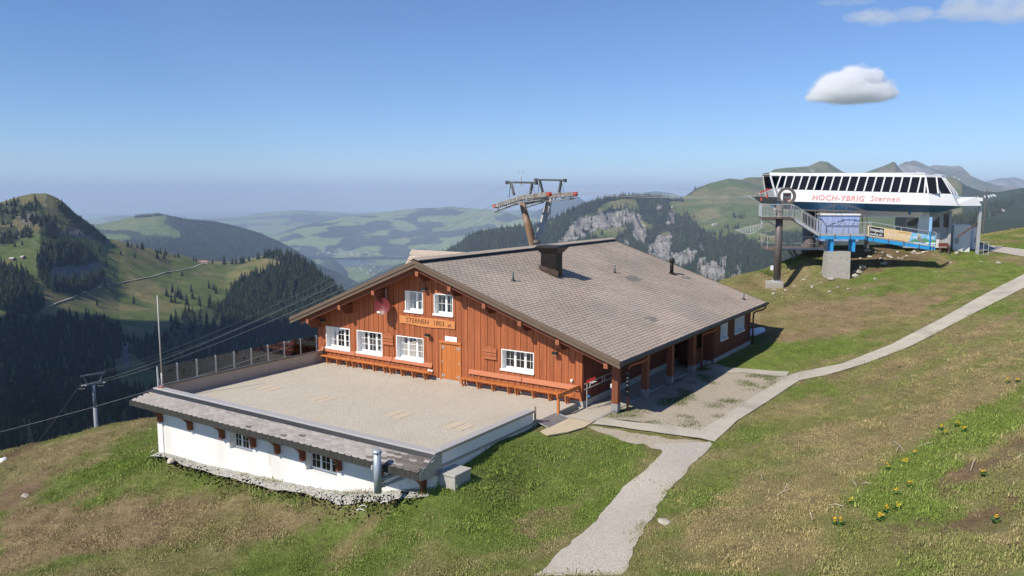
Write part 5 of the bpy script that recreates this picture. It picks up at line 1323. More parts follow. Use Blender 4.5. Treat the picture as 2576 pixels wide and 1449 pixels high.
# timber brackets under the canopy
for p in [gpx(465, 650), gpx(915, 770), gpx(1400, 900), gpx(1870, 1040), gpx(2235, 1130), epx(95, 640), epx(525, 770), epx(1015, 900), epx(1525, 1010)]:
    u = on_v(*p, 21.4)[0]
    pr = [(21.575, -.22), (20.72, -.2), (20.75, -.27), (21.0, -.40), (21.22, -.58), (21.32, -.72), (21.35, -1.06), (21.575, -1.08)]
    part('bracket', MB().prism([(u - .07, q[0], q[1]) for q in pr], (.14, 0, 0)), M_oldwood, CAN)
part('rust_streak', MB().box(-26.92, -26.885, 21.574, 21.5785, -1.75, -1.05), mat('rust_stain', (.66, .52, .40), .9), fw_)
part('vent_grille', MB().box(-26.25, -25.75, 21.55, 21.575, -.62, -.28), M_pipe, fw_)
part('cable_trim', MB().box(-34.78, -34.76, 21.555, 21.577, -2.75, -.4), M_pipe, fw_)
part('step_block', MB().bbox(-17.655, -16.87, 21.74, 22.7, -.9, -.2, .015).bbox(-17.655, -16.84, 21.7, 22.73, -.28, -.199, .01), M_plinth, TE, label='grey concrete block against the side wall')
# flue pipe
FL = thing('flue_pipe', 'grey upright flue pipe standing before the canopy edge', 'pipe', (-19.33, 20.3, -.9), FB)
part('pipe', MB().tube([(-19.33, 20.3, -.9), (-19.33, 20.3, .66)], .14, 18), M_pipe, FL, True)
part('cap', MB().tube([(-19.33, 20.3, .6), (-19.33, 20.3, .66), (-19.33, 20.3, .72)], [.17, .17, .12], 18), M_pipe, FL, True)
part('bracket', MB().bar((-19.33, 20.42, -.45), (-19.2, 21.58, -.42), .1, .12).bar((-19.33, 20.42, -.72), (-19.2, 21.58, -.69), .08, .1), M_pipe, FL)
part('bracket', MB().bar((-19.33, 20.3, .0), (-19.62, 20.35, -.02), .03).box(-19.66, -19.58, 20.3, 20.42, -.1, .06), M_metal, FL)
# glass wind screen
GF = thing('glass_screen', 'clear glass wind screen with steel posts and bird stickers along the terrace edge', 'fence', (-35.05, 26.7, .65), FB)
PV = [21.62, 22.68, 23.78, 24.9, 26.03, 27.14, 28.27, 29.42, 30.6, 31.82]
M_screen = glassmat('screen_pane', (.9, .93, .93), .9, refl=.55)
for v in PV: part('post', MB().box(-35.09, -35.02, v - .025, v + .025, .655, 1.62), M_metal, GF)
part('rail', MB().box(-35.075, -35.035, 21.6, 31.84, .665, .70), M_metal, GF)
M_bird = mat('black_sticker', (.01, .01, .01), .5)
BIRDS = [apx(313, 517), apx(520, 530), apx(670, 370), apx(1325, 245), apx(1435, 340), apx(1635, 350), apx(1690, 160), apx(2175, 145)]
bl = [on_u(*b, -35.04) for b in BIRDS]
for a, b in zip(PV, PV[1:]):
    pn = part('pane', MB().box(-35.062, -35.05, a + .03, b - .03, .70, 1.6), M_screen, GF)
    for i, q in enumerate(bl):
        if a < q[1] < b:
            s_ = .11 if i % 3 else .15; sh = [(-1, .1), (-.35, .28), (.05, .1), (.55, .75), (.5, .2), (1.05, -.1), (.35, -.2), (-.1, -.75), (-.25, -.1)]
            part('bird_sticker', MB().prism([(-35.044, q[1] + s_ * x, q[2] + s_ * y) for x, y in sh], (.002, 0, 0)), M_bird, pn)
# flagpole
FP = thing('flagpole', 'bare white flagpole at the terrace corner beside the glass screen', 'pole', (-34.93, 21.75, .56), FB)
part('pole', MB().tube([(-34.93, 21.75, .56), (-34.93, 21.75, 1.3)], .04, 12).tube([(-34.93, 21.75, 1.3), (-34.93, 21.75, 5.12)], [.032, .024], 12), mat('weathered_white_pole', (.55, .52, .48), .6), FP, True)
part('brace', MB().bar((-35.03, 21.64, 1.05), (-35.1, 21.8, .58), .025), M_white, FP)
part('collar', MB().tube([(-34.93, 21.75, .555), (-34.93, 21.75, .60)], .08, 12).bar((-34.93, 21.72, .58), (-35.1, 21.62, .58), .04), mat('red_cord', (.5, .05, .03), .6), FP)
# timber hand rail, round post, steel ramp
HR = thing('hand_rail', 'orange wooden hand rail from a square post to the chalet corner', 'railing', (-17.5, 30.3, 0), FB)
part('post', MB().box(-17.55, -17.44, 30.25, 30.35, -.05, .86), M_orange, HR)
part('rail', MB().box(-17.54, -17.46, 30.2, VW - .04, .72, .9), M_orange, HR)
solo('round_post', MB().tube([(-17.6, 28.46, -.25), (-17.6, 28.46, .72)], .045, 10), mat('weathered_post', (.33, .27, .19), .9, 0, .2, 4., stretch=(4, 4, .6)), 'weathered round wooden post at the end of the low side parapet', 'post', (-17.6, 28.46, -.25), FB)
RP = thing('ramp_plate', 'grey steel ramp plate leading from the terrace down to the path', 'ramp', (-17.4, 29.4, -.15), FB)
part('plate', MB().add([(-17.62, 28.55, .008), (-17.62, 30.28, .008), (-17.0, 30.4, -.17), (-17.0, 28.6, -.17), (-17.62, 28.55, -.02), (-17.62, 30.28, -.02), (-17.0, 30.4, -.2), (-17.0, 28.6, -.2)], [(0, 3, 2, 1), (4, 5, 6, 7), (0, 1, 5, 4), (1, 2, 6, 5), (2, 3, 7, 6), (3, 0, 4, 7)]), M_zinc, RP)
part('side_lip', MB().bar((-17.62, 30.28, .02), (-17.0, 30.4, -.16), .02, .03).bar((-17.62, 28.55, .02), (-17.0, 28.6, -.16), .02, .03), M_metal, RP)
# porch paving with its kerb
tag(link_mesh('porch_base', MB().box(-17.3, -15.86, 30.42, 45.0, -.55, -.192).mesh('porch_base', off=(0, 0, 0)), M_joint), kind='structure')
pb = bpy.data.objects['porch_base']; pb.rotation_euler = (0, 0, -TH)
m = MB()
for j in range(72):
    for i in range(15):
        u0 = -17.29 + i * .1 ; v = 30.45 + j * .2003 + (.1 if i % 2 else 0)
        if u0 + .095 > -15.87: continue
        g = rp.uniform(.93, 1.06); m.cur = (g, g, g * .99); z = -.18 + rp.uniform(-.002, .002)
        m.add([(u0, v, z), (u0 + .094, v, z), (u0 + .094, v + .193, z), (u0, v + .193, z)], [(0, 1, 2, 3)])
tag(link_mesh('paver_field', m.mesh('paver_field'), M_paver, pb), kind='stuff')
m = MB()
for v in np.arange(30.4, 45, 1.0): tag(link_mesh('kerb_stone', MB().bbox(-15.87, -15.79, v, v + .99, -.45, -.172, .008).mesh('kerb_stone'), M_plinth, pb))
# sandy slab at the ramp foot
k = MB(); pz = [(-17.05, 28.0), (-17.0, 30.4), (-15.8, 30.4), (-15.75, 29.6), (-16.0, 28.6), (-16.5, 27.7)]
k.prism([(a, b, -.23) for a, b in pz], (0, 0, .05)); so_ = link_mesh('sandy_slab', k.mesh('sandy_slab'), mat('sand', (.52, .43, .30), .95, 0, .08, 2., bump=.3, bscale=20)); so_.rotation_euler = (0, 0, -TH); tag(so_, kind='structure')
# ski rack under the eave
SK = thing('ski_rack', 'steel ski rack with red hooks leaning along the shaded porch wall', 'rack', (-16.9, 33.2, -.18), FB)
for z in (.82, 1.1): part('rail', MB().tube([(-17.0, 31.92, z), (-17.0, 35.3, z)], .022, 8), M_metal, SK)
part('post', MB().tube([(-17.0, 32.15, 1.12), (-17.0, 32.15, -.18)], .022, 8).tube([(-17.0, 35.1, 1.12), (-17.0, 35.1, -.18)], .022, 8), M_metal, SK)
part('strut', MB().bar((-17.0, 33.75, .82), (-17.0, 33.75, 1.1), .03).bar((-17.0, 34.0, .82), (-17.0, 34.0, 1.1), .03).bar((-17.0, 32.45, .82), (-17.0, 32.45, 1.1), .03), M_metal, SK)
M_redh = mat('red_hook', (.5, .03, .03), .5)
for i in range(9): part('hook', MB().tube([(-17.0 + .012, 31.98 + i * .1, 1.1), (-16.93, 31.98 + i * .1, 1.16), (-16.9, 31.98 + i * .1, 1.3)], .014, 6), M_redh, SK)
for i in range(4): part('glove_peg', MB().box(-16.98, -16.8, 32.3 + i * .14, 32.35 + i * .14, 1.07, 1.09), M_white, SK)
part('knob', MB().tube([(-16.94, 32.2, .45), (-16.94, 32.26, .45)], .06, 10), mat('blue_plastic', (.03, .22, .5), .4), SK)
# stickers on the corner rain pipe and meter box on the post
ST = thing('sticker_panel', 'dark strip covered with pale round stickers beside the porch corner post', 'sign', (-15.3, 32.98, .5), FB)
part('strip', MB().box(-15.37, -15.23, 32.97, 32.985, .5, 1.75), M_black, ST)
for i, (z, s_) in enumerate(((1.62, .025), (1.4, .04), (1.24, .045), (1.05, .05), (.75, .035))): part('sticker', MB().disc((-15.3, 32.965, z), (0, 1, 0), s_, .006, 12), M_white, ST)
MBX = thing('meter_box', 'small white box on the side of the porch corner post', 'box', (-15.92, 32.4, .9), FB)
part('housing', MB().bbox(-15.90, -15.815, 32.40, 32.5, .95, 1.15, .01), M_white, MBX); part('cover', MB().bbox(-15.89, -15.83, 32.38, 32.401, .97, 1.13, .004), M_white, MBX)
# ================================================================== chairlift station on the knoll
def on_t(x, y, t): return on_v(x, y, t, FS)
M_wpan = mat('white_cladding', (.80, .79, .78), .4, 0, .03, 1., spec=.4, stain=((.72, .71, .69), .3, (1, 1, 1)))
M_blue = mat('petrol_blue_cladding', (.04, .16, .32), .38, 0, .08, 1.)
M_cyan = mat('light_blue_paint', (.035, .33, .70), .42, 0, .08, 2., stain=((.05, .28, .55), 1.5, (1, 1, 1)))
M_sglass = mat('dark_station_glass', (.012, .012, .014), .06, 0, .1, 2., spec=.6)
M_tglass = glassmat('pale_station_glass', (.8, .9, .92), .75)
M_steelb = mat('brown_steel', (.17, .145, .135), .5, .3, .12, 2., stretch=(1, 1, .3))
M_cbl = mat('board_marked_concrete', (.40, .375, .33), .9, 0, .14, 2.4, stretch=(.4, .4, 4), bump=.4, bscale=5)
M_grey = mat('grey_wall_panel', (.42, .41, .40), .6, 0, .05, 2.)
S_ = lambda a, b, t=None: on_t(*p8(a, b), TF if t is None else t)
sL = S_(545, 350)[0]; sR = S_(1975, 330)[0]
ST_ = thing('chairlift_station', 'long white chairlift top station with slanted dark windows and a blue skirt', 'building', (S_(1400, 500)[0], TF + 3, 5.6), FS)
# long front: profile rows (z measured at left and right end, depth offset)
W_ = 6.4
def row(aL, bL, aR, bR, dt):
    L, R2 = S_(aL, bL, TF + dt), S_(aR, bR, TF + dt); return L, R2
rows = [row(420, 122, 2080, 145, 1.25), row(430, 152, 2085, 168, 1.2), row(430, 283, 2200, 330, .35), row(430, 398, 2245, 446, 0.)]
zL = [r_[0][2] for r_ in rows]; zR = [r_[1][2] for r_ in rows]
sA = S_(315, 122, TF + 1.25)[0]; sB = S_(1940, 325, TF + .35)[0]; sT = S_(1830, 145, TF + 1.25)[0]
def zrow(i, s): 
    a, b = rows[i]; return a[2] + (b[2] - a[2]) * (s - a[0]) / (b[0] - a[0])
OFFS = [1.25, 1.2, .35, 0.]
def fp(i, s, extra=0.): return (s, TF + OFFS[i] - extra, zrow(i, s))
def corner(i):                                         # plan outline of level i: long front, chamfered right end, back
    o = OFFS[i]; e = [0., 0.05, 1.05, 1.75][i]
    return [(sT + e * .0, TF + o), (sT + 1.55 + e * .55, TF + o + .75), (sT + 2.3 + e * .8, TF + o + 2.3), (sT + 2.3 + e * .8, TF + W_ - o - .6), (sT + e * .0, TF + W_ - o + .3)]
sLo = sA + .05
belt = MB()
# roof deck
c0 = corner(0)
rf = MB(); base_ = [(sLo, TF + 1.25), *c0, (sLo, TF + W_ - 1.0)]
def shell(mb, i, j, left):
    a = [(left[0], TF + OFFS[i]), *corner(i), (left[0], TF + W_ - OFFS[i] + .3)]; b = [(left[1], TF + OFFS[j]), *corner(j), (left[1], TF + W_ - OFFS[j] + .3)]
    n = len(a); vs = [(p[0], p[1], zrow(i, p[0])) for p in a] + [(p[0], p[1], zrow(j, p[0])) for p in b]
    mb.add(vs, [(k, k + 1, n + k + 1, n + k) for k in range(n - 1)])
rf.add([(p[0], p[1], zrow(0, p[0])) for p in base_], [tuple(range(len(base_)))])
shell(rf, 0, 1, (sLo, sLo + .12))
rf.add([(p[0], p[1], zrow(0, p[0]) - .02) for p in base_], [tuple(range(len(base_)))[::-1]])
roofS = part('roof', rf, M_wpan, ST_)
sl2 = S_(395, 300, TF + .35)[0]; sl3 = S_(440, 400, TF)[0]
bw = MB(); shell(bw, 2, 3, (sl2, sl3)); bw.add([(sl2, TF + .35, zrow(2, sl2)), (sl3, TF, zrow(3, sl3)), (sl3, TF + W_ + .3, zrow(3, sl3)), (sl2, TF + W_ - .05, zrow(2, sl2))], [(0, 1, 2, 3)])
beltp = part('belt', bw, M_wpan, ST_)
# skirt
zb = lambda s: S_(600, 470, TF + .9)[2] + (S_(2000, 505, TF + .9)[2] - S_(600, 470, TF + .9)[2]) * (s - sl3) / (sT - sl3)
skb = MB(); a = [(sl3, TF + .01), *[(p[0], p[1]) for p in corner(3)], (sl3, TF + W_ + .28)]; b = [(sl3 + .1, TF + .9), (sT - .3, TF + .9), (sT + 1.3, TF + 1.5), (sT + 1.9, TF + 2.8), (sT + 1.9, TF + W_ - 1.6), (sT - .3, TF + W_ - .5), (sl3 + .1, TF + W_ - .5)]
n = len(a); skb.add([(p[0], p[1], zrow(3, p[0]) - .03) for p in a] + [(p[0], p[1], zb(p[0])) for p in b], [(k, k + 1, n + k + 1, n + k) for k in range(n - 1)])
skb.add([(p[0], p[1], zb(p[0])) for p in b], [tuple(range(n))])
part('skirt', skb, M_blue, ST_)
part('underside', MB().add([(sl3 + .3, TF + 1.0, zb(sl3) - .02), (sT, TF + 1.0, zb(sT) - .02), (sT - .2, TF + 1.6, zb(sT) - .5), (S_(800, 500)[0], TF + 1.6, zb(sl3) - .28)], [(0, 1, 2, 3)]).box(S_(1280, 500)[0], sT, TF + 1.5, TF + W_ - 1.2, zb(sT) - .45, zb(sT) - .03), M_wpan, ST_)
# windows between the slanted mullions
xs_t = [432, 490, 566, 640, 717, 792, 868, 948, 1028, 1108, 1192, 1275, 1358, 1440, 1525, 1610, 1695, 1785, 1832, 1935]
xs_b = [388, 455, 525, 597, 672, 748, 825, 905, 985, 1065, 1147, 1232, 1315, 1400, 1485, 1572, 1660, 1750, 1818, 1952]
top = [S_(x, 152 + 16 * (x - 430) / 1600, TF + 1.2)[0] for x in xs_t]; bot = [S_(x, 290 + 36 * (x - 450) / 1450, TF + .35)[0] for x in xs_b]
glz = MB()
for i in range(len(top)):
    t_, b_ = top[i], bot[i]
    part('mullion', MB().bar((b_, TF + .33, zrow(2, b_)), (t_, TF + 1.18, zrow(1, t_) + .02), .10, .06, up=(0, -1, 0)), M_wpan, ST_)
    if i:
        mtx = M_tglass if i in (1, 6) else M_sglass
        part('pane', MB().add([(bot[i - 1], TF + .38, zrow(2, bot[i - 1])), (b_, TF + .38, zrow(2, b_)), (t_, TF + 1.23, zrow(1, t_)), (top[i - 1], TF + 1.23, zrow(1, top[i - 1]))], [(0, 1, 2, 3)]), mtx, ST_)
# right end: chamfer panes and mullions
cA, cB = corner(1), corner(2)
for k_ in range(4):
    p, q, r_, s_ = cA[k_], cA[k_ + 1], cB[k_ + 1], cB[k_]
    nn = (2, 2, 4, 5)[k_]
    for j in range(nn):
        f0, f1 = j / nn, (j + 1) / nn; L_ = lambda a, b, f: (a[0] + (b[0] - a[0]) * f, a[1] + (b[1] - a[1]) * f)
        A1, A2, B1, B2 = L_(p, q, f0), L_(p, q, f1), L_(s_, r_, f0), L_(s_, r_, f1)
        if k_ < 3: part('pane', MB().add([(*B1, zrow(2, B1[0])), (*B2, zrow(2, B2[0])), (*A2, zrow(1, A2[0])), (*A1, zrow(1, A1[0]))], [(0, 1, 2, 3)]), M_sglass, ST_)
        part('mullion', MB().bar((*B1, zrow(2, B1[0])), (*A1, zrow(1, A1[0])), .1, .08), M_wpan, ST_)
part('wall', MB().add([(sLo + .6, TF + W_ - .05, zrow(2, sLo)), (sT, TF + W_ - .05, zrow(2, sT)), (sT, TF + W_ - .95, zrow(1, sT)), (sLo, TF + W_ - .95, zrow(1, sLo))], [(0, 1, 2, 3)]), M_sglass, ST_)
part('machine_block', MB().box(sLo + 2.2, sT - .5, TF + 2.2, TF + W_ - 1.5, zb(sLo) + .1, zrow(1, sLo) - .15), mat('dark_machinery', (.03, .03, .03), .7), ST_)
# open left end: roof brace
eL = S_(378, 345, TF + .35); part('brace', MB().bar((sLo + .1, TF + 1.2, zrow(1, sLo)), (eL[0] + .1, TF + .5, eL[2]), .12, .08).bar((sLo + .1, TF + W_ - 1.2, zrow(1, sLo)), (eL[0] + .1, TF + W_ - .5, eL[2]), .12, .08), M_wpan, ST_)
part('roof_bolt_row', MB().box(sLo, sT, TF + 1.3, TF + 1.34, zrow(0, sLo) - .06, zrow(0, sT) + .05), M_wpan, roofS)
# step at the right end
eR = [S_(2210, 360, TF + 1.8), S_(2300, 358, TF + 1.8), S_(2370, 443, TF + 1.6)]
part('hood', MB().prism([(sT + 2.0, TF + 1.2, eR[0][2] - .25), (eR[1][0] + .25, TF + 2.0, eR[1][2]), (eR[2][0] + .2, TF + 2.0, eR[2][2]), (sT + 2.2, TF + 1.0, eR[2][2] - .0)], (0, 3.2, 0)), M_wpan, ST_)
for j in range(1, 12):
    x = sl3 + (sT - sl3) * j / 12
    part('panel_seam', MB().add([(x, TF + .345, zrow(2, x) - .01), (x + .018, TF + .345, zrow(2, x) - .01), (x + .018, TF - .006, zrow(3, x) + .02), (x, TF - .006, zrow(3, x) + .02)], [(0, 1, 2, 3)]), mat('seam_grey', (.58, .58, .58), .6), beltp)
# lettering on the belt
M_redl = mat('red_letters', (.77, .33, .28), .5)
def belt_text(txt, a, b0, size, shear, sp=1.0, bold=0.):
    p = S_(a, b0, TF + .1); q = S_(a + 400, b0 + 400 * .028, TF + .1)
    ex = Vector((q[0] - p[0], 0, q[2] - p[2])).normalized(); ey = Vector((0, .35, zrow(2, p[0]) - zrow(3, p[0]))).normalized(); ez = ex.cross(ey).normalized()
    z_ = p[2]; f = (z_ - zrow(3, p[0])) / (zrow(2, p[0]) - zrow(3, p[0])); o = Vector((p[0], TF + .35 * f - .03, z_)) - BASE[ST_.name]
    lettering(txt, size, .01, M_redl, ST_, tmat(o, ex, ey, ez), font_shear=shear, spacing=sp, bold=bold)
belt_text('HOCH-YBRIG', 728, 384, .66, .25, 1.08, .006)
belt_text('Sternen', 1290, 394, .68, .32, 1.12, .003)
# cabin below
zg = 5.62
cb0, cb1 = S_(1645, 600, TF + 2.2)[0], S_(2080, 600, TF + 2.2)[0]
ct = S_(1700, 500, TF + 2.2)[2]
cab = part('cabin', MB().box(cb0, cb1, TF + 2.2, TF + 5.2, zg - .3, ct + .1), M_grey, ST_)
k = MB().prism([(S_(1745, 600, TF + 1.9)[0], TF + 1.9, zg - .3), (S_(1870, 600, TF + 1.9)[0], TF + 1.9, zg - .3), (S_(1870, 530, TF + 1.9)[0], TF + 1.9, ct), (S_(1775, 530, TF + 1.9)[0], TF + 1.9, ct)], (0, .29, 0)); part('buttress', k, M_wpan, cab)
for a0, b0_, a1, b1_, poly in ((1655, 650, 1765, 550, [(1655, 640), (1730, 640), (1768, 550), (1655, 600)]), (1900, 650, 1965, 550, [(1900, 650), (1965, 650), (1965, 545), (1900, 600)]), (2005, 640, 2050, 510, [(2005, 650), (2050, 650), (2050, 520), (2005, 520)])):
    part('window', MB().prism([tuple(S_(x, y, TF + 2.19)) for x, y in poly], (0, -.02, 0)), M_sglass, cab)
part('door', MB().box(S_(1893, 600, TF + 2.18)[0], S_(1975, 600, TF + 2.18)[0], TF + 2.17, TF + 2.195, zg - .25, zg + 1.0), M_wpan, cab)
part('pillar', MB().box(S_(2055, 600, TF + 2.1)[0], S_(2082, 600, TF + 2.1)[0], TF + 2.05, TF + 2.4, zg - .3, ct), M_grey, ST_)
part('unit_plate', MB().box(S_(1668, 510, TF + .85)[0], S_(1686, 510, TF + .85)[0], TF + .8, TF + .9, S_(1675, 530)[2], S_(1675, 492)[2]), M_blue, ST_)
# main steel column
mc = S_(715, 500, TF + 3.0); mcs = mc[0]
part('column', MB().tube([(mcs, TF + 3, 2.2), (mcs, TF + 3, zb(mcs) + .1)], .58, 20), M_steelb, ST_, True)
part('column_brace', MB().bar((mcs + 1.2, TF + 3, 4.9), (mcs + .5, TF + 3, zb(mcs)), .3), M_steelb, ST_)
# stair tower: column, ring, platform, stair
c_ = on_t(*p8(395, 1168), CT); ccs = c_[0]
zc0 = c_[2] - .02; ztop = S_(410, 430, CT)[2]; zpl = S_(400, 555, CT)[2]
LT = thing('stair_tower', 'brown round steel column with a big ring, carrying a railed platform and a stair', 'platform', (ccs, CT, zc0 - .7), FS)
part('footing', MB().bbox(S_(295, 1200, CT - .5)[0], S_(455, 1200, CT - .5)[0], CT - .75, CT + 1.0, zc0 - 1.2, zc0, .03), M_cbl, LT)
colp = part('column', MB().tube([(ccs, CT, zc0), (ccs, CT, ztop)], .29, 22), M_steelb, LT, True)
part('base_flange', MB().tube([(ccs, CT, zc0), (ccs, CT, zc0 + .06)], .42, 20), M_metal, colp)
for q in range(10): part('bolt', MB().tube([(ccs + .37 * math.cos(q * .628), CT + .37 * math.sin(q * .628), zc0 + .05), (ccs + .37 * math.cos(q * .628), CT + .37 * math.sin(q * .628), zc0 + .16)], .025, 6), M_metal, colp)
rc_ = S_(490, 350, CT); rad = (S_(575, 350, CT)[0] - S_(400, 350, CT)[0]) / 2
part('ring', MB().ring((rc_[0], CT, rc_[2]), (0, 1, 0), rad * .72, rad, .34, 36), M_steelb, LT)
psr = S_(545, 555, CT)[0]; psl = S_(235, 555, CT)[0]
plat = part('platform', MB().box(psl, psr, CT - .75, CT + 1.0, zpl - .09, zpl), mat('rusty_grating', (.16, .10, .075), .7, .2, .2, 4.), LT)
part('platform_beam', MB().bar((psl + .2, CT, zpl - .16), (psr, CT, zpl - .16), .14, .16).bar((ccs - .2, CT, zpl - .75), (psl + .4, CT, zpl - .2), .09), M_metal, plat)
rh = S_(400, 428, CT)[2] - zpl
def railing(root, pts, h, mid=True, nb=0, r_=.022, material=None, closed=False):
    """posts, top rail and bars along a polyline of floor points"""
    material = material or M_metal; k = MB()
    tops = [(p[0], p[1], p[2] + h) for p in pts]
    k.tube(tops, r_ * 1.2, 8)
    if mid: k.tube([(p[0], p[1], p[2] + .1) for p in pts], r_ * .8, 6)
    o = part('railing', k, material, root)
    m_ = MB()
    for p, q in zip(pts, pts[1:]):
        for j in range(nb + 1):
            f = j / max(1, nb); x = tuple(p[i] + (q[i] - p[i]) * f for i in range(3)); m_.tube([(x[0], x[1], x[2] + .1), (x[0], x[1], x[2] + h)], r_ * .55, 5)
    if nb: part('bars', m_, material, o, kind='stuff')
    for p in pts: part('post', MB().tube([p, (p[0], p[1], p[2] + h)], r_ * 1.1, 7), material, o)
    return o
railing(plat, [(psl, CT + .95, zpl), (psl, CT - .7, zpl), (psr - .1, CT - .7, zpl)], rh, True, 22)
railing(plat, [(psl, CT + .95, zpl), (psr - .1, CT + .95, zpl)], rh, True, 10)
# stair down to the walkway
z2_ = S_(800, 715, CT)[2]; s2 = S_(800, 715, CT)[0]
stp = part('stair', MB().bar((psr, CT - .55, zpl - .1), (s2, CT - .55, z2_ - .1), .05, .22).bar((psr, CT + .55, zpl - .1), (s2, CT + .55, z2_ - .1), .05, .22), M_metal, LT)
for j in range(10):
    f = (j + .5) / 10; x = psr + (s2 - psr) * f; z = zpl + (z2_ - zpl) * f
    part('step', MB().box(x - .14, x + .14, CT - .53, CT + .53, z - .04, z), M_metal, stp)
railing(stp, [(psr, CT - .6, zpl), (s2, CT - .6, z2_)], rh * .95, True, 18)
railing(stp, [(psr, CT + .6, zpl), (s2, CT + .6, z2_)], rh * .95, True, 8)
part('control_box', MB().bbox(ccs - .55, ccs - .3, CT - .3, CT - .1, zpl + .35, zpl + .8, .02), M_grey, LT)
part('junction_box', MB().bbox(ccs - .55, ccs - .33, CT - .1, CT + .1, zc0 + .9, zc0 + 1.3, .02), M_white, LT)
# poster inside the ring, rope guide arm
po = thing('poster', 'small orange and white poster hanging behind the steel ring', 'poster', (rc_[0], CT + .5, rc_[2] - .4), FS)
pa, pb_ = S_(458, 320, CT + .4), S_(528, 400, CT + .4)
part('sheet', MB().box(pa[0], pb_[0], CT + .39, CT + .41, pb_[2], pa[2]), mat('poster_paper', (.78, .66, .60), .7), po)
part('print', MB().box(pa[0] + .08, pb_[0] - .08, CT + .382, CT + .389, pb_[2] + (pa[2] - pb_[2]) * .62, pa[2] - .08), mat('poster_black', (.05, .04, .04), .7, 0, .9, 12., col2=(.5, .3, .2)), po)
part('print', MB().box(pa[0] + .06, pb_[0] - .06, CT + .382, CT + .389, pb_[2] + .05, pb_[2] + (pa[2] - pb_[2]) * .35), mat('poster_orange', (.62, .16, .08), .7, 0, .5, 9., col2=(.8, .5, .4)), po)
part('frame', MB().box(pa[0] - .03, pb_[0] + .03, CT + .411, CT + .43, pb_[2] - .03, pa[2] + .03), M_metal, po)
GA = thing('rope_guide', 'slanted grey guide arm with red and white edge and red bells beside the ring', 'rope guide', (S_(330, 300, CT)[0], CT, S_(330, 300, CT)[2]), FS)
g0, g1, g2 = S_(222, 325, CT), S_(330, 285, CT), S_(430, 268, CT)
part('arm', MB().bar((g1[0], CT, g1[2]), (g2[0] + .3, CT, g2[2]), .34, .10), M_metal, GA)
part('tip', MB().bar((g0[0], CT, g0[2]), (g1[0], CT, g1[2]), .4, .12), M_white, GA)
part('edge_strip', MB().bar((g0[0], CT - .21, g0[2] + .06), (g1[0], CT - .21, g1[2] + .06), .03, .1), mat('red_edge', (.5, .06, .04), .5), GA)
for a, b in ((245, 380), (300, 355)):
    q = S_(a, b, CT); part('bell', MB().tube([(q[0], CT, q[2] + .75), (q[0], CT, q[2] + .12)], .02, 6).tube([(q[0], CT, q[2] + .14), (q[0], CT, q[2] - .1)], [.06, .1], 10), mat('red_bell', (.5, .05, .04), .5), GA)
CTN = thing('safety_net', 'curved grey safety basket hanging below the platform end', 'safety net', (psl, CT, zpl - .4), FS)
na, nb_, ncc = S_(250, 620, CT), S_(0, 680, CT), S_(130, 690, CT)
k = MB(); NP = 10
for j in range(NP + 1):
    f = j / NP; x = na[0] + (nb_[0] - na[0]) * f; zt = na[2] + (nb_[2] - na[2]) * f; sag = .75 * math.sin(math.pi * min(1, f * .9 + .1)) * (1 - f * .4)
    k.tube([(x, CT - .7, zt), (x, CT - .35, zt - sag * .8), (x, CT, zt - sag), (x, CT + .35, zt - sag * .8), (x, CT + .7, zt)], .014, 5)
part('hoops', k, M_metal, CTN, kind='stuff')
k = MB()
for q, w in ((-.7, 0), (-.5, .55), (-.25, .9), (0, 1), (.25, .9), (.5, .55), (.7, 0)):
    k.tube([(na[0] + (nb_[0] - na[0]) * j / NP, CT + q, na[2] + (nb_[2] - na[2]) * j / NP - w * .75 * math.sin(math.pi * min(1, j / NP * .9 + .1)) * (1 - j / NP * .4)) for j in range(NP + 1)], .02, 5)
part('wires', k, M_metal, CTN)
part('bracket', MB().bar((psl + .1, CT, zpl - .1), (na[0], CT, na[2]), .12), M_metal, CTN)
for dz, (a, b), (c, d) in ((0, (120, 345), (400, 380)),):
    q, w = S_(a, b, TF + 2.2), S_(c, d, TF + 2.2)
    n2 = thing('safety_net', 'pale grey safety basket hanging under the open station end', 'safety net', (w[0], TF + 2.2, w[2]), FS)
    part('mesh', MB().add([(q[0], TF + 1.5, q[2]), (w[0], TF + 1.5, w[2] + .2), (w[0], TF + 3.0, w[2] + .2), (q[0], TF + 3.0, q[2]), ((q[0] + w[0]) / 2, TF + 2.2, q[2] - .75), (w[0], TF + 2.2, w[2] - .55)], [(0, 1, 5, 4), (3, 4, 5, 2)]), mat('net_sheet', (.33, .36, .38), .8, .2, .2, 20.), n2)
    part('rim', MB().tube([(q[0], TF + 1.5, q[2]), (w[0], TF + 1.5, w[2] + .2)], .03, 6).tube([(q[0], TF + 3, q[2]), (w[0], TF + 3, w[2] + .2)], .03, 6), M_metal, n2)
# lower service platform
zlp = S_(330, 850, TF + 1.5)[2]; l0, l1 = S_(285, 850, TF + 1.5)[0], S_(880, 850, TF + 1.5)[0]
LP = thing('service_platform', 'low grey grating platform with thin railings below the station front', 'platform', ((l0 + l1) / 2, TF + 2, zlp - 1.5), FS)
dk_ = part('deck', MB().box(l0, l1, TF + .6, TF + 4, zlp - .12, zlp), mat('brown_deck', (.19, .13, .10), .8, .1, .3, 3.), LP)
part('deck_edge', MB().box(l0 + 1.2, l1, TF + .5, TF + .6, zlp - .05, zlp + .12), M_metal, dk_)
railing(dk_, [(l0, TF + 4, zlp), (l0, TF + .6, zlp), (l0 + 2.9, TF + .6, zlp), (l0 + 4.6, TF + .6, zlp), (l1, TF + .6, zlp)], 1.05, False)
part('rail', MB().tube([(l0, TF + 4, zlp + .5), (l0, TF + .6, zlp + .5), (l1, TF + .6, zlp + .5)], .02, 6), M_metal, dk_)
f1_ = S_(500, 850, TF + 1.5); f2_ = S_(590, 975, TF + 3.0)
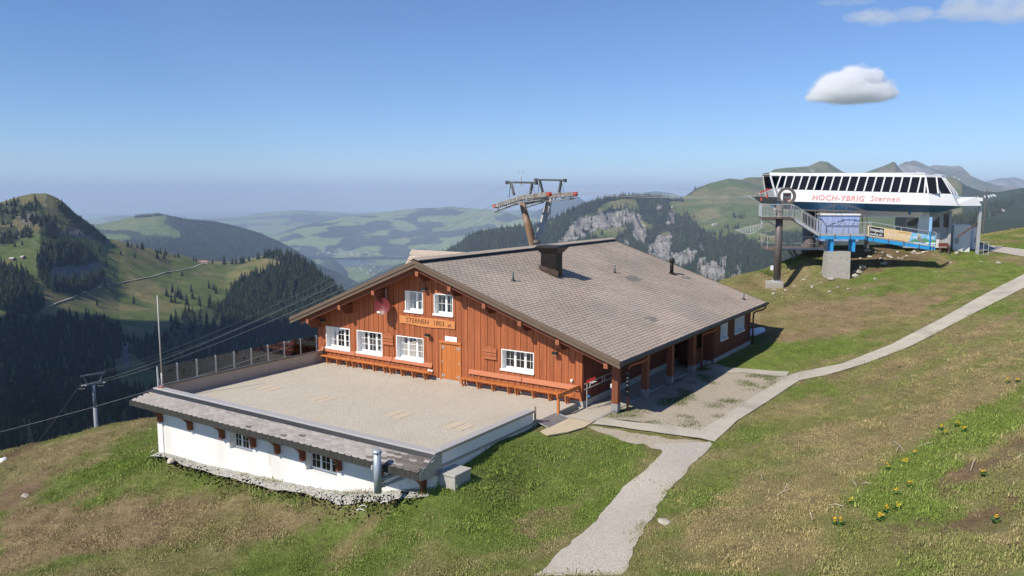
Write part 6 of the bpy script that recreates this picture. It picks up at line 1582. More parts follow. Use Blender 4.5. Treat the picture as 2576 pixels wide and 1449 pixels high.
for dv in (0, .9): part('strut', MB().bar((f1_[0] + dv * .6, TF + 1.2 + dv, zlp - .1), (f2_[0] + dv * .5, TF + 2.6 + dv, f2_[2] - .3), .16), M_metal, LP)
# blue walkway on the concrete pillar
WT0, WT1 = CT - .8, CT + .8
ws0, ws1 = S_(800, 735, WT0)[0], S_(1260, 745, WT0)[0]; zw = S_(800, 722, WT0)[2]; we = S_(1925, 840, WT0); zw1 = S_(1260, 738, WT0)[2]
PL = thing('concrete_pillar', 'thick board-marked concrete pillar on the grassy knoll', 'pillar', (S_(1000, 1130, CT)[0], CT, S_(1000, 1130, CT)[2] - .3), FS)
pa_, pb2 = S_(890, 880, CT - .75), S_(1108, 890, CT - .75)
zp0 = S_(1000, 1150, CT - .9)[2] - .7; zpt = S_(1000, 886, CT - .75)[2]
part('shaft', MB().add([(pa_[0] - .06, CT - .85, zp0), (pb2[0] + .02, CT - .85, zp0), (pb2[0] + .02, CT + .95, zp0), (pa_[0] - .06, CT + .95, zp0), (pa_[0], CT - .75, zpt), (pb2[0], CT - .75, zpt), (pb2[0], CT + .85, zpt), (pa_[0], CT + .85, zpt)], [(4, 5, 6, 7), (0, 1, 5, 4), (1, 2, 6, 5), (2, 3, 7, 6), (3, 0, 4, 7)]), M_cbl, PL)
m = MB()
for a, b in ((925, 945), (1010, 945), (1080, 960), (905, 1085), (985, 1090), (1075, 1095)): q = S_(a, b, CT - .84); m.disc((q[0], CT - .845 + (q[2] - zp0) / (zpt - zp0) * .1 - .003, q[2]), (0, 1, 0), .035, .01, 10)
part('tie_holes', m, M_black, PL)
WK = thing('blue_walkway', 'light blue steel walkway and sloping ramp leading up to the station', 'walkway', (S_(1100, 800, CT)[0], CT, zpt), FS)
for a in (912, 1120):
    q = S_(a, 800, CT)[0]
    part('trestle', MB().box(q - .11, q + .11, CT - .62, CT - .4, zpt, zw - .28).box(q - .11, q + .11, CT + .42, CT + .64, zpt, zw - .28).bar((q, CT - .5, zw - .5), (q, CT + .5, zw - .3), .14), M_cyan, WK)
bm = part('landing_beam', MB().box(ws0, ws1, WT0, WT0 + .12, zw - .36, zw - .08).box(ws0, ws1, WT1 - .12, WT1, zw - .36, zw - .08), M_cyan, WK)
dkl = part('landing', MB().box(ws0, ws1 + .3, WT0 - .02, WT1 + .02, zw - .08, zw), M_metal, WK)
rb = part('ramp_beam', MB().prism([(ws1 + .15, WT0, zw1 - .36), (we[0], WT0, we[2] - .3), (we[0], WT0, we[2] - .02), (ws1 + .15, WT0, zw1 - .06)], (0, .12, 0)).prism([(ws1 + .15, WT1 - .12, zw1 - .36), (we[0], WT1 - .12, we[2] - .3), (we[0], WT1 - .12, we[2] - .02), (ws1 + .15, WT1 - .12, zw1 - .06)], (0, .12, 0)), M_cyan, WK)
rd = part('ramp', MB().prism([(ws1 + .15, WT0 - .02, zw1 - .055), (we[0], WT0 - .02, we[2] - .015), (we[0], WT0 - .02, we[2] + .03), (ws1 + .15, WT0 - .02, zw1)], (0, WT1 - WT0 + .04, 0)), M_metal, WK)
for f in (.07, .3, .53, .76, .97):
    x = ws1 + .15 + (we[0] - ws1 - .15) * f; z = zw1 + (we[2] - zw1) * f; part('clamp', MB().box(x - .03, x + .03, WT0 - .04, WT0 - .001, z - .3, z + .06), M_steelb, rb)
for f in (.02, .34, .66, .97):
    x = ws0 + (ws1 - ws0) * f; part('clamp', MB().box(x - .03, x + .03, WT0 - .04, WT0 - .001, zw - .34, zw + .06), M_steelb, bm)
part('hinge_post', MB().box(ws1 + .2, ws1 + .32, CT - .5, CT + .5, zw - 1.1, zw - .05), M_steelb, WK)
rh2 = S_(1000, 605, WT0)[2] - zw
railing(dkl, [(ws0, WT0, zw), ((ws0 + ws1) / 2, WT0, zw), (ws1 + .2, WT0, zw)], rh2, True, 0)
k = MB()
for j in range(29): x = ws0 + (ws1 - ws0) * j / 28; k.tube([(x, WT0, zw + .08), (x, WT0, zw + rh2 * .82)], .009, 4)
for j in range(8): z = zw + .08 + (rh2 * .74) * j / 7; k.tube([(ws0, WT0, z), (ws1, WT0, z)], .009, 4)
part('wire_mesh', k, M_metal, dkl, kind='stuff')
rz2 = S_(1925, 700, WT0)[2] - we[2]
for t_ in (WT0, WT1): railing(rd, [(ws1 + .3, t_, zw1), ((ws1 + we[0]) / 2, t_, (zw1 + we[2]) / 2), (we[0], t_, we[2])], rz2, False)
# banner on the ramp railing
BN = thing('banner', 'long printed banner with a black logo field on the ramp railing', 'banner', (S_(1600, 700, WT0 - .06)[0], WT0 - .06, S_(1600, 760, WT0)[2]), FS)
def bq(a): return a                                      # banner corners follow the ramp
bL0, bL1 = S_(1272, 735, WT0 - .06), S_(1272, 630, WT0 - .06); bR0, bR1 = S_(1925, 825, WT0 - .06), S_(1928, 735, WT0 - .06)
def bpt(f, g, off=0.):
    a = bL0 * (1 - f) + bR0 * f; b = bL1 * (1 - f) + bR1 * f; p = a * (1 - g) + b * g; return (p[0], WT0 - .06 - off, p[2])
def bquad(f0, f1, g0, g1, off): return MB().add([bpt(f0, g0, off), bpt(f1, g0, off), bpt(f1, g1, off), bpt(f0, g1, off)], [(0, 1, 2, 3)])
part('cloth', bquad(0, 1, 0, 1, 0), mat('banner_cream', (.74, .52, .26), .7, 0, .03, 2.), BN)
part('print_field', bquad(.015, .25, .06, .96, .004), M_white, BN)
part('print_field', bquad(.022, .243, .09, .93, .008), mat('banner_black', (.02, .02, .02), .6), BN)
M_bblue = mat('banner_sky', (.10, .38, .66), .7, 0, .25, 1.2, col2=(.35, .6, .75))
part('print_field', MB().add([bpt(.60, 0, .004), bpt(1, 0, .004), bpt(1, 1, .004), bpt(.655, 1, .004)], [(0, 1, 2, 3)]), M_bblue, BN)
M_bgreen = mat('banner_green', (.05, .22, .09), .7, 0, .5, 1.6, col2=(.16, .36, .16))
part('print_field', MB().add([bpt(*q, .008) for q in ((.62, .05), (.70, .38), (.76, .22), (.84, .62), (.92, .42), (1, .60), (1, .28), (.62, .02))], [tuple(range(8))]), M_bgreen, BN)
part('print_field', MB().add([bpt(*q, .01) for q in ((.66, .5), (.72, .62), (.74, .52), (.70, .46))], [(0, 1, 2, 3)]).add([bpt(*q, .01) for q in ((.86, .2), (1, .3), (1, .14), (.86, .05))], [(0, 1, 2, 3)]).add([bpt(*q, .01) for q in ((.88, .76), (.97, .82), (.97, .70), (.88, .66))], [(0, 1, 2, 3)]), M_white, BN)
M_bfig = mat('banner_grey_figure', (.13, .14, .14), .7, 0, .5, 6., col2=(.36, .33, .30))
part('print_figure', MB().add([bpt(*q, .012) for q in ((.73, .30), (.74, .58), (.765, .72), (.785, .70), (.80, .45), (.83, .18), (.85, .10), (.80, .08), (.76, .16))], [tuple(range(9))]), M_bfig, BN)
hd_ = [bpt(.755 + .021 * math.cos(t), .80 + .11 * math.sin(t), .014) for t in np.linspace(0, 5.9, 12)]
part('print_figure', MB().add(hd_, [tuple(range(12))]), mat('banner_helmet', (.70, .42, .18), .7), BN)
def bn_text(txt, f, g, size, m_, shear=0., sp=1., bold=0.):
    p = Vector(bpt(f, g, .012)) - BASE[BN.name]; q = Vector(bpt(min(1., f + .2), g, .012)) - BASE[BN.name]; ex = (q - p).normalized(); ey = Vector((0, 0, 1)); ez = Vector((0, -1, 0))
    lettering(txt, size, .001, m_, BN, tmat(p, ex, ey, ez), font_shear=shear, spacing=sp, bold=bold)
hgt = bL1[2] - bL0[2]
bn_text('!mpuls', .034, .52, hgt * .44, M_white, 0, 1.02, .008); bn_text('event.ch', .032, .17, hgt * .33, M_white, 0, .98, .005)
M_bpink = mat('banner_pale_print', (.80, .70, .62), .7)
bn_text('LÄNGSTE', .315, .70, hgt * .19, M_bpink, .2); bn_text('SEILRUTSCHE', .285, .34, hgt * .36, M_bpink, .2, .98, .004); bn_text('EUROPAS', .285, .12, hgt * .19, M_bpink, .2); bn_text('1.6km', .46, .12, hgt * .17, M_bpink, .2)
bn_text('AB JUNI IM EINSATZ', .46, .80, hgt * .11, mat('banner_brown_print', (.22, .12, .05), .7), 0)
bn_text('STERNEN', .885, .72, hgt * .14, M_white, .2)
# blue post at the ramp end, tent frame, pale blue container
q = S_(1880, 690, WT0 - .02); q0 = S_(1868, 830, WT0 - .1)
bpst = thing('blue_post', 'tall light blue flat post at the lower end of the ramp', 'post', (q0[0], WT0 - .12, q0[2] - .1), FS)
part('tube', MB().tube([(q0[0], WT0 - .12, q0[2] - .1), (q0[0], WT0 - .12, S_(1870, 690, WT0 - .12)[2])], .05, 8), M_cyan, bpst)
part('board', MB().bbox(S_(1868, 600, WT0 - .1)[0], S_(1893, 600, WT0 - .1)[0], WT0 - .16, WT0 - .08, S_(1880, 690, WT0 - .1)[2], S_(1880, 552, WT0 - .1)[2], .01), mat('pale_blue_board', (.30, .55, .80), .5), bpst)
BX0, BX1 = S_(825, 530, WT1 + 1.0)[0], S_(1197, 530, WT1 + 1.0)[0]; bz0, bz1 = S_(1000, 715, WT1 + .9)[2], S_(1000, 520, WT1 + .9)[2]
BX = thing('container_cabin', 'pale lavender-blue sheet metal cabin with a white roof edge behind the walkway', 'cabin', ((BX0 + BX1) / 2, WT1 + 1.6, bz0), FS)
M_lav = mat('lavender_sheet', (.36, .44, .70), .45, 0, .05, 2.)
part('body', MB().box(BX0 + .05, BX1 - .05, WT1 + .9, WT1 + 2.9, bz0 - .6, bz1 - .12), M_lav, BX)
part('roof_edge', MB().bbox(BX0 - .05, BX1 + .05, WT1 + .8, WT1 + 3.0, bz1 - .13, bz1, .01), M_white, BX)
for j in range(1, 7): part('panel_seam', MB().box(BX0 + (BX1 - BX0) * j / 7 - .012, BX0 + (BX1 - BX0) * j / 7 + .012, WT1 + .875, WT1 + .899, bz0 - .5, bz1 - .14), mat('seam_blue', (.26, .33, .56), .5), BX)
TN = thing('tent_frame', 'bare dark steel tent frame with a ridge truss over the landing', 'tent frame', (S_(1080, 700, WT1)[0], CT + .9, zw), FS)
x0, x1 = S_(800, 500, WT1)[0], S_(1265, 500, WT1)[0]; z0_, z1_ = zw, S_(1265, 495, WT1)[2]; zr_ = S_(1000, 432, WT1)[2]; xa, xb = S_(965, 432, WT1)[0], S_(1085, 432, WT1)[0]
for t_ in (WT1 - .05, WT1 + 1.2):
    part('frame_side', MB().bar((x0, t_, z1_), (x1, t_, z1_), .06, .08).bar((x0, t_, z1_), (xa, t_, zr_), .04).bar((xa, t_, zr_), (xb, t_, zr_), .04).bar((xb, t_, zr_), (x1, t_, z1_), .05).bar((xa, t_, zr_), (xa + .25, t_, z1_), .03).bar((xa, t_, zr_), (xa - .4, t_, z1_), .03).bar((xb, t_, zr_), (xb - .3, t_, z1_), .03).bar((xb, t_, zr_), (xb + .25, t_, z1_), .03), M_steelb, TN)
    for x in (x0, x1): part('leg', MB().bar((x, t_, z0_ - .3), (x, t_, z1_), .08), M_steelb, TN)
part('tie', MB().bar((x0, WT1 - .05, z1_), (x0, WT1 + 1.2, z1_), .05).bar((x1, WT1 - .05, z1_), (x1, WT1 + 1.2, z1_), .05), M_steelb, TN)
part('brace', MB().bar((S_(975, 530, WT1)[0], WT1, z1_), (S_(915, 700, WT1)[0], WT1, zw), .025).bar((S_(1010, 530, WT1)[0], WT1, z1_), (S_(1050, 710, WT1)[0], WT1, zw), .025).bar((S_(830, 600, WT1)[0], WT1, z1_ - .8), (S_(910, 700, WT1)[0], WT1, zw), .025), M_steelb, TN)
# machine boxes, antenna mast, railing and bench on the right
gz_ = lambda s, t: float(groundz(*(FS @ np.array([s, t, 0]))[:2]))
def cab_box(a0, a1, b0, b1, t_, label, dep=1.6):
    A, B = S_(a0, b1, t_), S_(a1, b0, t_); gzz = gz_((A[0] + B[0]) / 2, t_ + .5)
    o = thing('machine_cabinet', label, 'cabinet', ((A[0] + B[0]) / 2, t_ + dep / 2, gzz), FS)
    part('housing', MB().bbox(A[0], B[0], t_, t_ + dep, gzz - .2, max(B[2], gzz + 1.1), .02), M_wpan, o)
    part('vent_grille', MB().box(A[0] + .12, A[0] + .45, t_ - .012, t_ - .002, gzz + .55, gzz + 1.05), M_grey, o)
cab_box(2100, 2275, 628, 750, TF + 3.2, 'large white ventilation cabinet beside the station cabin')
cab_box(2290, 2325, 655, 720, TF + 4.5, 'narrow white cabinet behind the galvanised mast', .8)
am_ = S_(2337, 770, TF + 2.4); gzz = gz_(am_[0], TF + 2.4)
AM = thing('antenna_mast', 'galvanised mast with antennas and a diagonal brace by the station end', 'mast', (am_[0], TF + 2.4, gzz - .2), FS)
part('mast', MB().box(am_[0] - .11, am_[0] + .11, TF + 2.28, TF + 2.5, gzz - .3, S_(2337, 455, TF + 2.4)[2]), M_metal, AM)
tp = S_(2375, 275, TF + 2.4); part('pole', MB().tube([(am_[0] + .35, TF + 2.4, S_(2370, 700, TF + 2.4)[2]), (am_[0] + .42, TF + 2.4, tp[2])], .05, 8), M_steelb, AM)
part('antenna', MB().bbox(tp[0] - .2, tp[0] + .1, TF + 2.25, TF + 2.5, S_(2375, 400, TF + 2.4)[2], S_(2375, 365, TF + 2.4)[2], .02).tube([(tp[0] - .25, TF + 2.4, S_(2365, 390, TF + 2.4)[2]), (tp[0] - .25, TF + 2.4, S_(2365, 355, TF + 2.4)[2])], .06, 8), M_white, AM)
part('brace', MB().bar(tuple(S_(2140, 745, TF + 2.3)), (am_[0], TF + 2.4, S_(2320, 600, TF + 2.4)[2]), .09), mat('rusty_brace', (.16, .08, .05), .7, .2, .3, 4.), AM)
rq = S_(2350, 780, TF + 2.0); re_ = S_(2445, 780, TF + 2.0); g1_ = gz_(rq[0], TF + 2.0)
ER = thing('edge_railing', 'short galvanised railing at the knoll edge right of the mast', 'railing', ((rq[0] + re_[0]) / 2, TF + 2, g1_), FS)
railing(ER, [(rq[0], TF + 2.0, g1_ - .05), ((rq[0] + re_[0]) / 2, TF + 2, g1_ - .05), (re_[0], TF + 2.0, g1_ - .08)], 1.15, True)
bq_ = S_(2022, 745, TF + 1.6); gb = gz_(bq_[0], TF + 1.6)
RB = thing('red_bench', 'small reddish wooden bench in the shade beside the station door', 'bench', (bq_[0], TF + 1.6, gb), FS)
M_rb = mat('red_bench_wood', (.17, .05, .035), .6)
part('seat', MB().box(bq_[0] - .4, bq_[0] + .4, TF + 1.45, TF + 1.85, gb + .42, gb + .47), M_rb, RB); part('backrest', MB().box(bq_[0] - .4, bq_[0] + .4, TF + 1.85, TF + 1.9, gb + .55, gb + .85), M_rb, RB)
for x in (-.33, .33): part('leg', MB().box(bq_[0] + x - .04, bq_[0] + x + .04, TF + 1.5, TF + 1.88, gb - .05, gb + .42), M_steelb, RB)
# ================================================================== lift towers and ropes
FL45 = frame(R(45))
def p5(a, b): return ((1780 + .220835 * a) / 1.490683, (620 + .220835 * b) / 1.490683)
M_rust = mat('rusty_tower_steel', (.50, .48, .45), .6, .05, .2, .8, stain=((.27, .105, .045), .8, (1.4, 1.4, .3)))
M_sheave = mat('weathered_sheave_steel', (.36, .335, .30), .6, .4, .3, 3., stain=((.2, .11, .07), 2., (1, 1, 1)))
M_redw = mat('red_sheave', (.48, .08, .055), .55)
M_rusty = mat('rust_brown_steel', (.26, .155, .095), .75, .1, .3, 1.2, stain=((.40, .375, .34), 1.1, (1.4, 1.4, .25)))
M_gant = mat('grey_gantry_steel', (.10, .105, .10), .55, .3, .15, 2.)
M_rope = mat('steel_rope', (.34, .34, .35), .5, .4)
pc = FL45.T @ at_d(1345, 613, 84.); uc = pc[0]
onu = lambda p, u: on_u(*p, u, FL45)
onv = lambda p, v: on_v(*p, v, FL45)
tA = onu(p5(810, 640), uc); tB = onu(p5(1280, 560), uc); bA = onu(p5(985, 1330), uc); bB = onu(p5(1065, 1340), uc)
vA, vB = tA[1], tB[1]
PY = thing('lift_tower', 'rusty V-shaped chairlift tower with long sheave trains rising behind the chalet roof', 'lift tower', (uc, (bA[1] + bB[1]) / 2, -3.2), FL45)
vm = (bA[1] + bB[1]) / 2
for t, b in ((tA, bA), (tB, bB)):
    k = 1.25; e = (b[0], b[1] + (vm - b[1]) * .5, b[2] - 2.)
    lg = part('leg', MB().tube([tuple(t), tuple(b), e], [.33, .40, .42], 16), M_rusty if t is tA else M_rust, PY, True)
    d_ = Vector(b) - Vector(t); sd_ = 1 if t[1] < vm else -1
    lad = MB(); off = Vector((-.05, sd_ * .55, 0))
    p0, p1 = Vector(t) + off * .9 - Vector((0, 0, .6)), Vector(b) + off
    for du in (-.18, .18): lad.tube([p0 + Vector((du, 0, 0)), p1 + Vector((du, 0, 0))], .02, 5)
    for j in range(22):
        q = p0 + (p1 - p0) * j / 21; lad.tube([q - Vector((.18, 0, 0)), q + Vector((.18, 0, 0))], .014, 4)
    part('ladder', lad, M_metal, lg)
part('base_column', MB().tube([(uc, vm, bA[2] + .1), (uc, vm, -3.4)], [.55, .6], 18), M_rust, PY, True)
part('base_collar', MB().tube([(uc, vm, bA[2] + .45), (uc, vm, bA[2] + .15)], .72, 18), M_sheave, PY)
part('cross_beam', MB().bar(tuple(tA), tuple(tB), .3, .4), M_sheave, PY)
def train(v, pL, pM, pR, name):
    L, M_, R_ = onv(p5(*pL), v), onv(p5(*pM), v), onv(p5(*pR), v)
    tr = part('sheave_train', MB().bar(tuple(L), tuple(M_), .16, .2).bar(tuple(M_), tuple(R_), .16, .2), M_sheave, PY)
    pts = []
    for j in range(15):
        f = j / 14; q = (L * (1 - f / .5) + M_ * (f / .5)) if f < .5 else (M_ * (1 - (f - .5) / .5) + R_ * ((f - .5) / .5)); pts.append(q)
    for j, q in enumerate(pts):
        red = j in (0, 14)
        for s in (-1, 1):
            part('sheave', MB().ring((q[0], v + s * .16, q[2] + .06), (0, 1, 0), .10, .26 if not red else .22, .1, 16).disc((q[0], v + s * .16, q[2] + .06), (0, 1, 0), .1, .14, 8), M_redw if red else M_sheave, tr)
        if j % 2 == 1:
            part('hanger', MB().bar((q[0], v, q[2] - .1), (q[0] - .2, v, q[2] - .55), .08).bar((q[0] - .45, v + .1, q[2] - .5), (q[0] + .35, v + .1, q[2] - .38), .1, .12), M_sheave, tr)
            part('rocker', MB().bar((q[0] - .5, v + .3, q[2] - .1), (q[0] + .5, v + .3, q[2] - .02), .06, .16).bar((q[0] - .5, v - .3, q[2] - .1), (q[0] + .5, v - .3, q[2] - .02), .06, .16), M_sheave, tr)
    w = v - .75
    part('catwalk', MB().bar((L[0] + .6, w, L[2] - .55), (M_[0], w, M_[2] - .5), .5, .05).bar((M_[0], w, M_[2] - .5), (R_[0] - .3, w, R_[2] - .5), .5, .05), M_metal, tr)
    hoop = MB()
    for q in (pts[3], pts[5], pts[8], pts[10]): hoop.tube([(q[0] - .3, w, q[2] - .5), (q[0] - .3, w, q[2] + .65), (q[0] + .3, w, q[2] + .65), (q[0] + .3, w, q[2] - .5)], .025, 5)
    part('guard_hoop', hoop, M_metal, tr)
    return L, R_
LA, RA = train(vA, (350, 705), (820, 555), (1265, 500), 'A')
LB, RB_ = train(vB, (800, 660), (1250, 535), (1710, 495), 'B')
def gantry(v, a, b, fa, fb):
    A, B, fA, fB = onv(p5(*a), v), onv(p5(*b), v), onv(p5(*fa), v), onv(p5(*fb), v)
    inA = A + (B - A) * .13; inB = A + (B - A) * .87
    g = part('gantry', MB().bar(tuple(A), tuple(B), .22, .2), M_gant, PY)
    part('gantry_leg', MB().bar(tuple(inA), tuple(fA), .22, .2), M_gant, g); part('gantry_leg', MB().bar(tuple(inB), tuple(fB), .22, .2), M_gant, g)
    for q in (A, B): part('end_cap', MB().bbox(q[0] - .13, q[0] + .13, v - .15, v + .15, q[2] - .2, q[2] + .16, .01), M_gant, g)
    part('stay', MB().bar(tuple(inB), (fB[0] + .7, v, fB[2]), .03).bar(tuple(inA), (fA[0] - .8, v, fA[2] - .3), .05), M_gant, g)
    return A, B
gA = gantry(vA, (550, 288), (1045, 296), (672, 505), (945, 490))
gB = gantry(vB, (1040, 245), (1535, 255), (1158, 470), (1435, 468))
q = onv(p5(785, 280), vA)
part('weather_sensor', MB().tube([(q[0], vA, q[2] - .5), (q[0], vA, onv(p5(785, 190), vA)[2])], .07, 8).bar((q[0] - .35, vA, q[2] + .95), (q[0] + .35, vA, q[2] + .95), .04).tube([(q[0] - .3, vA, q[2] + .9), (q[0] - .3, vA, q[2] + 1.25)], .03, 5).tube([(q[0] + .3, vA, q[2] + .9), (q[0] + .3, vA, q[2] + 1.15)], .05, 6), M_metal, PY)
lad = MB(); q0, q1 = onv(p5(683, 470), vA), onv(p5(683, 250), vA)
for du in (-.18, .18): lad.tube([(q0[0] + du, vA - .3, q0[2]), (q1[0] + du, vA - .3, q1[2])], .022, 5)
for j in range(9): z = q0[2] + (q1[2] - q0[2]) * j / 8; lad.tube([(q0[0] - .18, vA - .3, z), (q0[0] + .18, vA - .3, z)], .016, 4)
part('ladder', lad, M_metal, PY)
sgq = onu(p5(1248, 772), uc - .3)
sp = thing('warning_plate', 'white plate with a red circle strapped to the right leg of the lift tower', 'sign', tuple(sgq), FL45)
d1 = (Vector((1, -1, 0)).normalized()); nrm_ = FL45.T @ np.array([0, -1, 0.]); nn = Vector(nrm_).normalized(); rt_ = Vector((0, 0, 1)).cross(nn).normalized() * -1
ctr = Vector(sgq) + nn * .12; w_, h_ = rt_ * .30, Vector((0, 0, .48))
part('panel', MB().add([ctr - w_ - h_, ctr + w_ - h_, ctr + w_ + h_, ctr - w_ + h_], [(0, 1, 2, 3)]), M_white, sp)
part('red_circle', MB().ring(ctr + Vector((0, 0, .12)) + nn * .012, nn, .17, .25, .012, 24).bar(ctr + Vector((0, 0, .12)) + nn * .014 - rt_ * .15 + Vector((0, 0, .15)), ctr + Vector((0, 0, .12)) + nn * .014 + rt_ * .15 - Vector((0, 0, .15)), .05, .01), M_redw, sp)
part('pictogram', MB().disc(ctr + Vector((0, 0, .2)) + nn * .01, nn, .045, .01, 10).bar(ctr + Vector((0, 0, .16)) + nn * .01, ctr + nn * .01, .1, .012), M_black, sp)
# tower further down the line
P2A, P2B = onv((222, 968), vA), onv((248, 965), vB)
u2 = (P2A[0] + P2B[0]) / 2; v2 = (vA + vB) / 2; z2t = (P2A[2] + P2B[2]) / 2
M_p2 = mat('shaded_tower_steel', (.20, .225, .25), .6, .2, .1, 1.)  # valley shade put into the grey, darker than the steel itself
P2 = thing('lift_tower', 'slim grey chairlift tower with a T-shaped head down the slope beyond the terrace', 'lift tower', (u2, v2, z2t - 26), FL45)
part('mast', MB().tube([(u2, v2, z2t - 26), (u2, v2, z2t - 6)], [.6, .48], 14).tube([(u2, v2, z2t - 6), (u2, v2, z2t)], [.42, .36], 14), M_p2, P2, True)
part('cross_arm', MB().bar((u2, vA - .4, z2t + .1), (u2, vB + .4, z2t + .1), .4, .45), M_p2, P2)
part('lift_frame', MB().bar((u2, vA - .7, z2t + 2.5), (u2, vB + .7, z2t + 2.5), .2, .25).bar((u2, vA - .2, z2t + 2.5), (u2, vA + .8, z2t + .2), .16).bar((u2, vB + .2, z2t + 2.5), (u2, vB - .8, z2t + .2), .16), M_p2, P2)
for v in (vA, vB): part('sheave_train', MB().bar((u2 - 2.2, v, z2t - .4), (u2 + 2.2, v, z2t + .5), .25, .3).bar((u2 - 2.2, v - .5, z2t - 1.1), (u2 + 2.2, v - .5, z2t - .3), .3, .06), M_sheave, P2)
# ropes
def rope(p, q, sag, label, r_=.03, n=28, name='haul_rope', group=None):
    p, q = Vector(p), Vector(q)
    pts = [p + (q - p) * (j / n) - Vector((0, 0, 4 * sag * (j / n) * (1 - j / n))) for j in range(n + 1)]
    return solo(name, MB().tube(pts, r_, 5), M_rope, label, 'cable', tuple(p), None, group)
Wd = lambda p: FL45 @ np.asarray(p)
stA = Wd(onv((1900, 498), vA)); stB = Wd(onv((1900, 494), vB))
up_ = np.array([0, 0, .32])
rope(Wd(LA) + up_, Wd((u2 + 2, vA, z2t + .75)), 2.0, 'near haul rope running from the rusty tower down to the slim lower tower', .024, group='haul ropes')
rope(Wd(LB) + up_, Wd((u2 + 2, vB, z2t + .75)), 2.0, 'far haul rope running from the rusty tower down to the slim lower tower', .024, group='haul ropes')
rope(Wd(RA) + up_, stA, .25, 'near haul rope between the rusty tower and the station', .02, group='haul ropes')
rope(Wd(RB_) + up_, stB, .25, 'far haul rope between the rusty tower and the station', .02, group='haul ropes')
rope(Wd((u2 - 2, vA, z2t + .4)), Wd((u2 - 150, vA, z2t - 75)), 3, 'haul rope falling into the valley below the slim lower tower', .024, group='haul ropes')
rope(Wd(gA[0]), Wd((u2, vA - .6, z2t + 2.6)), 3., 'thin signal wire above the near haul rope', .011, name='signal_wire', group='signal wires')
rope(Wd(gA[0]) + np.array([0, 0, -.4]), Wd((u2, vA + .4, z2t + 2.6)), 3.6, 'thin signal wire just under the other signal wire', .011, name='signal_wire', group='signal wires')
rope(at_d(-60, 1101, 120.), at_d(830, 838, 92.), .6, 'single cable crossing the valley behind the glass screen', .022, name='steel_cable')
rope(FS @ np.array(S_(330, 300, CT)), at_d(1480, 640, 150.), .4, 'thin cable slanting down from the guide arm to behind the chalet roof', .018, name='steel_cable')
rope(FS @ np.array(S_(390, 280, TF + 2)), at_d(1700, 474, 160.), .2, 'faint cable leaving the open end of the station', .025, name='steel_cable')

# ================================================================== small ground things
def rock_me(seed, n=2):
    r = random.Random(seed); import bmesh
    bm = bmesh.new(); bmesh.ops.create_icosphere(bm, subdivisions=n, radius=1)
    ax = [Vector((r.uniform(-1, 1), r.uniform(-1, 1), r.uniform(-1, 1))).normalized() for _ in range(7)]
    for v in bm.verts:
        s = 1.
        for a in ax: s = min(s, .62 / max(.01, v.co.normalized().dot(a)) if v.co.normalized().dot(a) > .62 else 1.)
        v.co *= s * r.uniform(.94, 1.06); v.co.z *= .62
    me = bpy.data.meshes.new('rock'); bm.to_mesh(me); bm.free(); return me
M_rock = mat('limestone', (.46, .41, .34), .9, 0, .2, 3., bump=.4, bscale=8, rand=.15)
ROCKS = []
for s in range(4):
    me = rock_me(s); me.materials.append(M_rock); ROCKS.append(me)
rr_ = random.Random(8)
def rock(px, size, label, group, k=None, flat=1., up=0.):
    w = G(*px); o = bpy.data.objects.new('rock', ROCKS[k if k is not None else rr_.randrange(4)]); COL.objects.link(o)
    o.location = (w[0], w[1], float(groundz(w[0], w[1])) + size * .18 + up); o.rotation_euler = (rr_.uniform(-.2, .2), rr_.uniform(-.2, .2), rr_.uniform(0, 6.28)); o.scale = (size, size * rr_.uniform(.6, .9), size * flat * rr_.uniform(.7, 1.))
    tag(o, label, 'rock', group)
for a, b, s, lab in ((1222, 1052, .52, 'pale boulder highest beside the concrete pillar'), (1180, 1098, .5, 'broad pale boulder right of the concrete pillar foot'), (1142, 1132, .45, 'flat pale boulder at the pillar foot, right side'), (912, 1163, .42, 'pointed pale boulder at the left foot of the concrete pillar'), (1075, 1147, .34, 'small flat stone at the middle of the pillar foot'), (1127, 1097, .22, 'small stone wedged between pillar and boulders'),
        (1430, 1006, .36, 'lone whitish boulder on the slope below the walkway ramp')):
    rock(p8(a, b), s, lab, None)
for i, (a, b) in enumerate(((1725, 885), (1752, 880), (1785, 878), (1825, 882), (1740, 902), (1772, 905), (1806, 900), (1838, 898), (1705, 898))):
    rock(p8(a, b), .26, 'stone of the small rubble pile under the lower end of the blue ramp', 'rubble under the ramp', flat=.7)
for a, b in ((370, 1258), (362, 1285), (482, 1258), (1505, 945), (1572, 948), (1604, 955), (1242, 1238), (1344, 1148), (985, 1235), (1400, 960), (1470, 930), (1650, 930), (1270, 880), (1340, 895), (1420, 890), (1560, 890), (1200, 960), (1290, 940), (560, 1230), (820, 1180), (905, 1275), (1085, 1250), (2062, 988), (2360, 985), (2130, 900), (2540, 1000), (660, 1170), (740, 1240)):
    rock(p8(a, b), rr_.uniform(.14, .3), 'small loose stone scattered on the knoll below the station', 'loose stones on the knoll')
rock((1000 / 1.4907 * 0 + 430, 1162), .32, 'rounded pale boulder in the grass before the white wall', None, 1)
rock((387, 1138), .2, 'square pale stone at the corner of the white wall', None, 2)
rock((66, 1250), .28, 'flat stone beside the dirt track on the lawn edge', None, 0, .5)
rock((1672, 1313), .3, 'flat brown stone right of the gravel path', None, 3, .45)
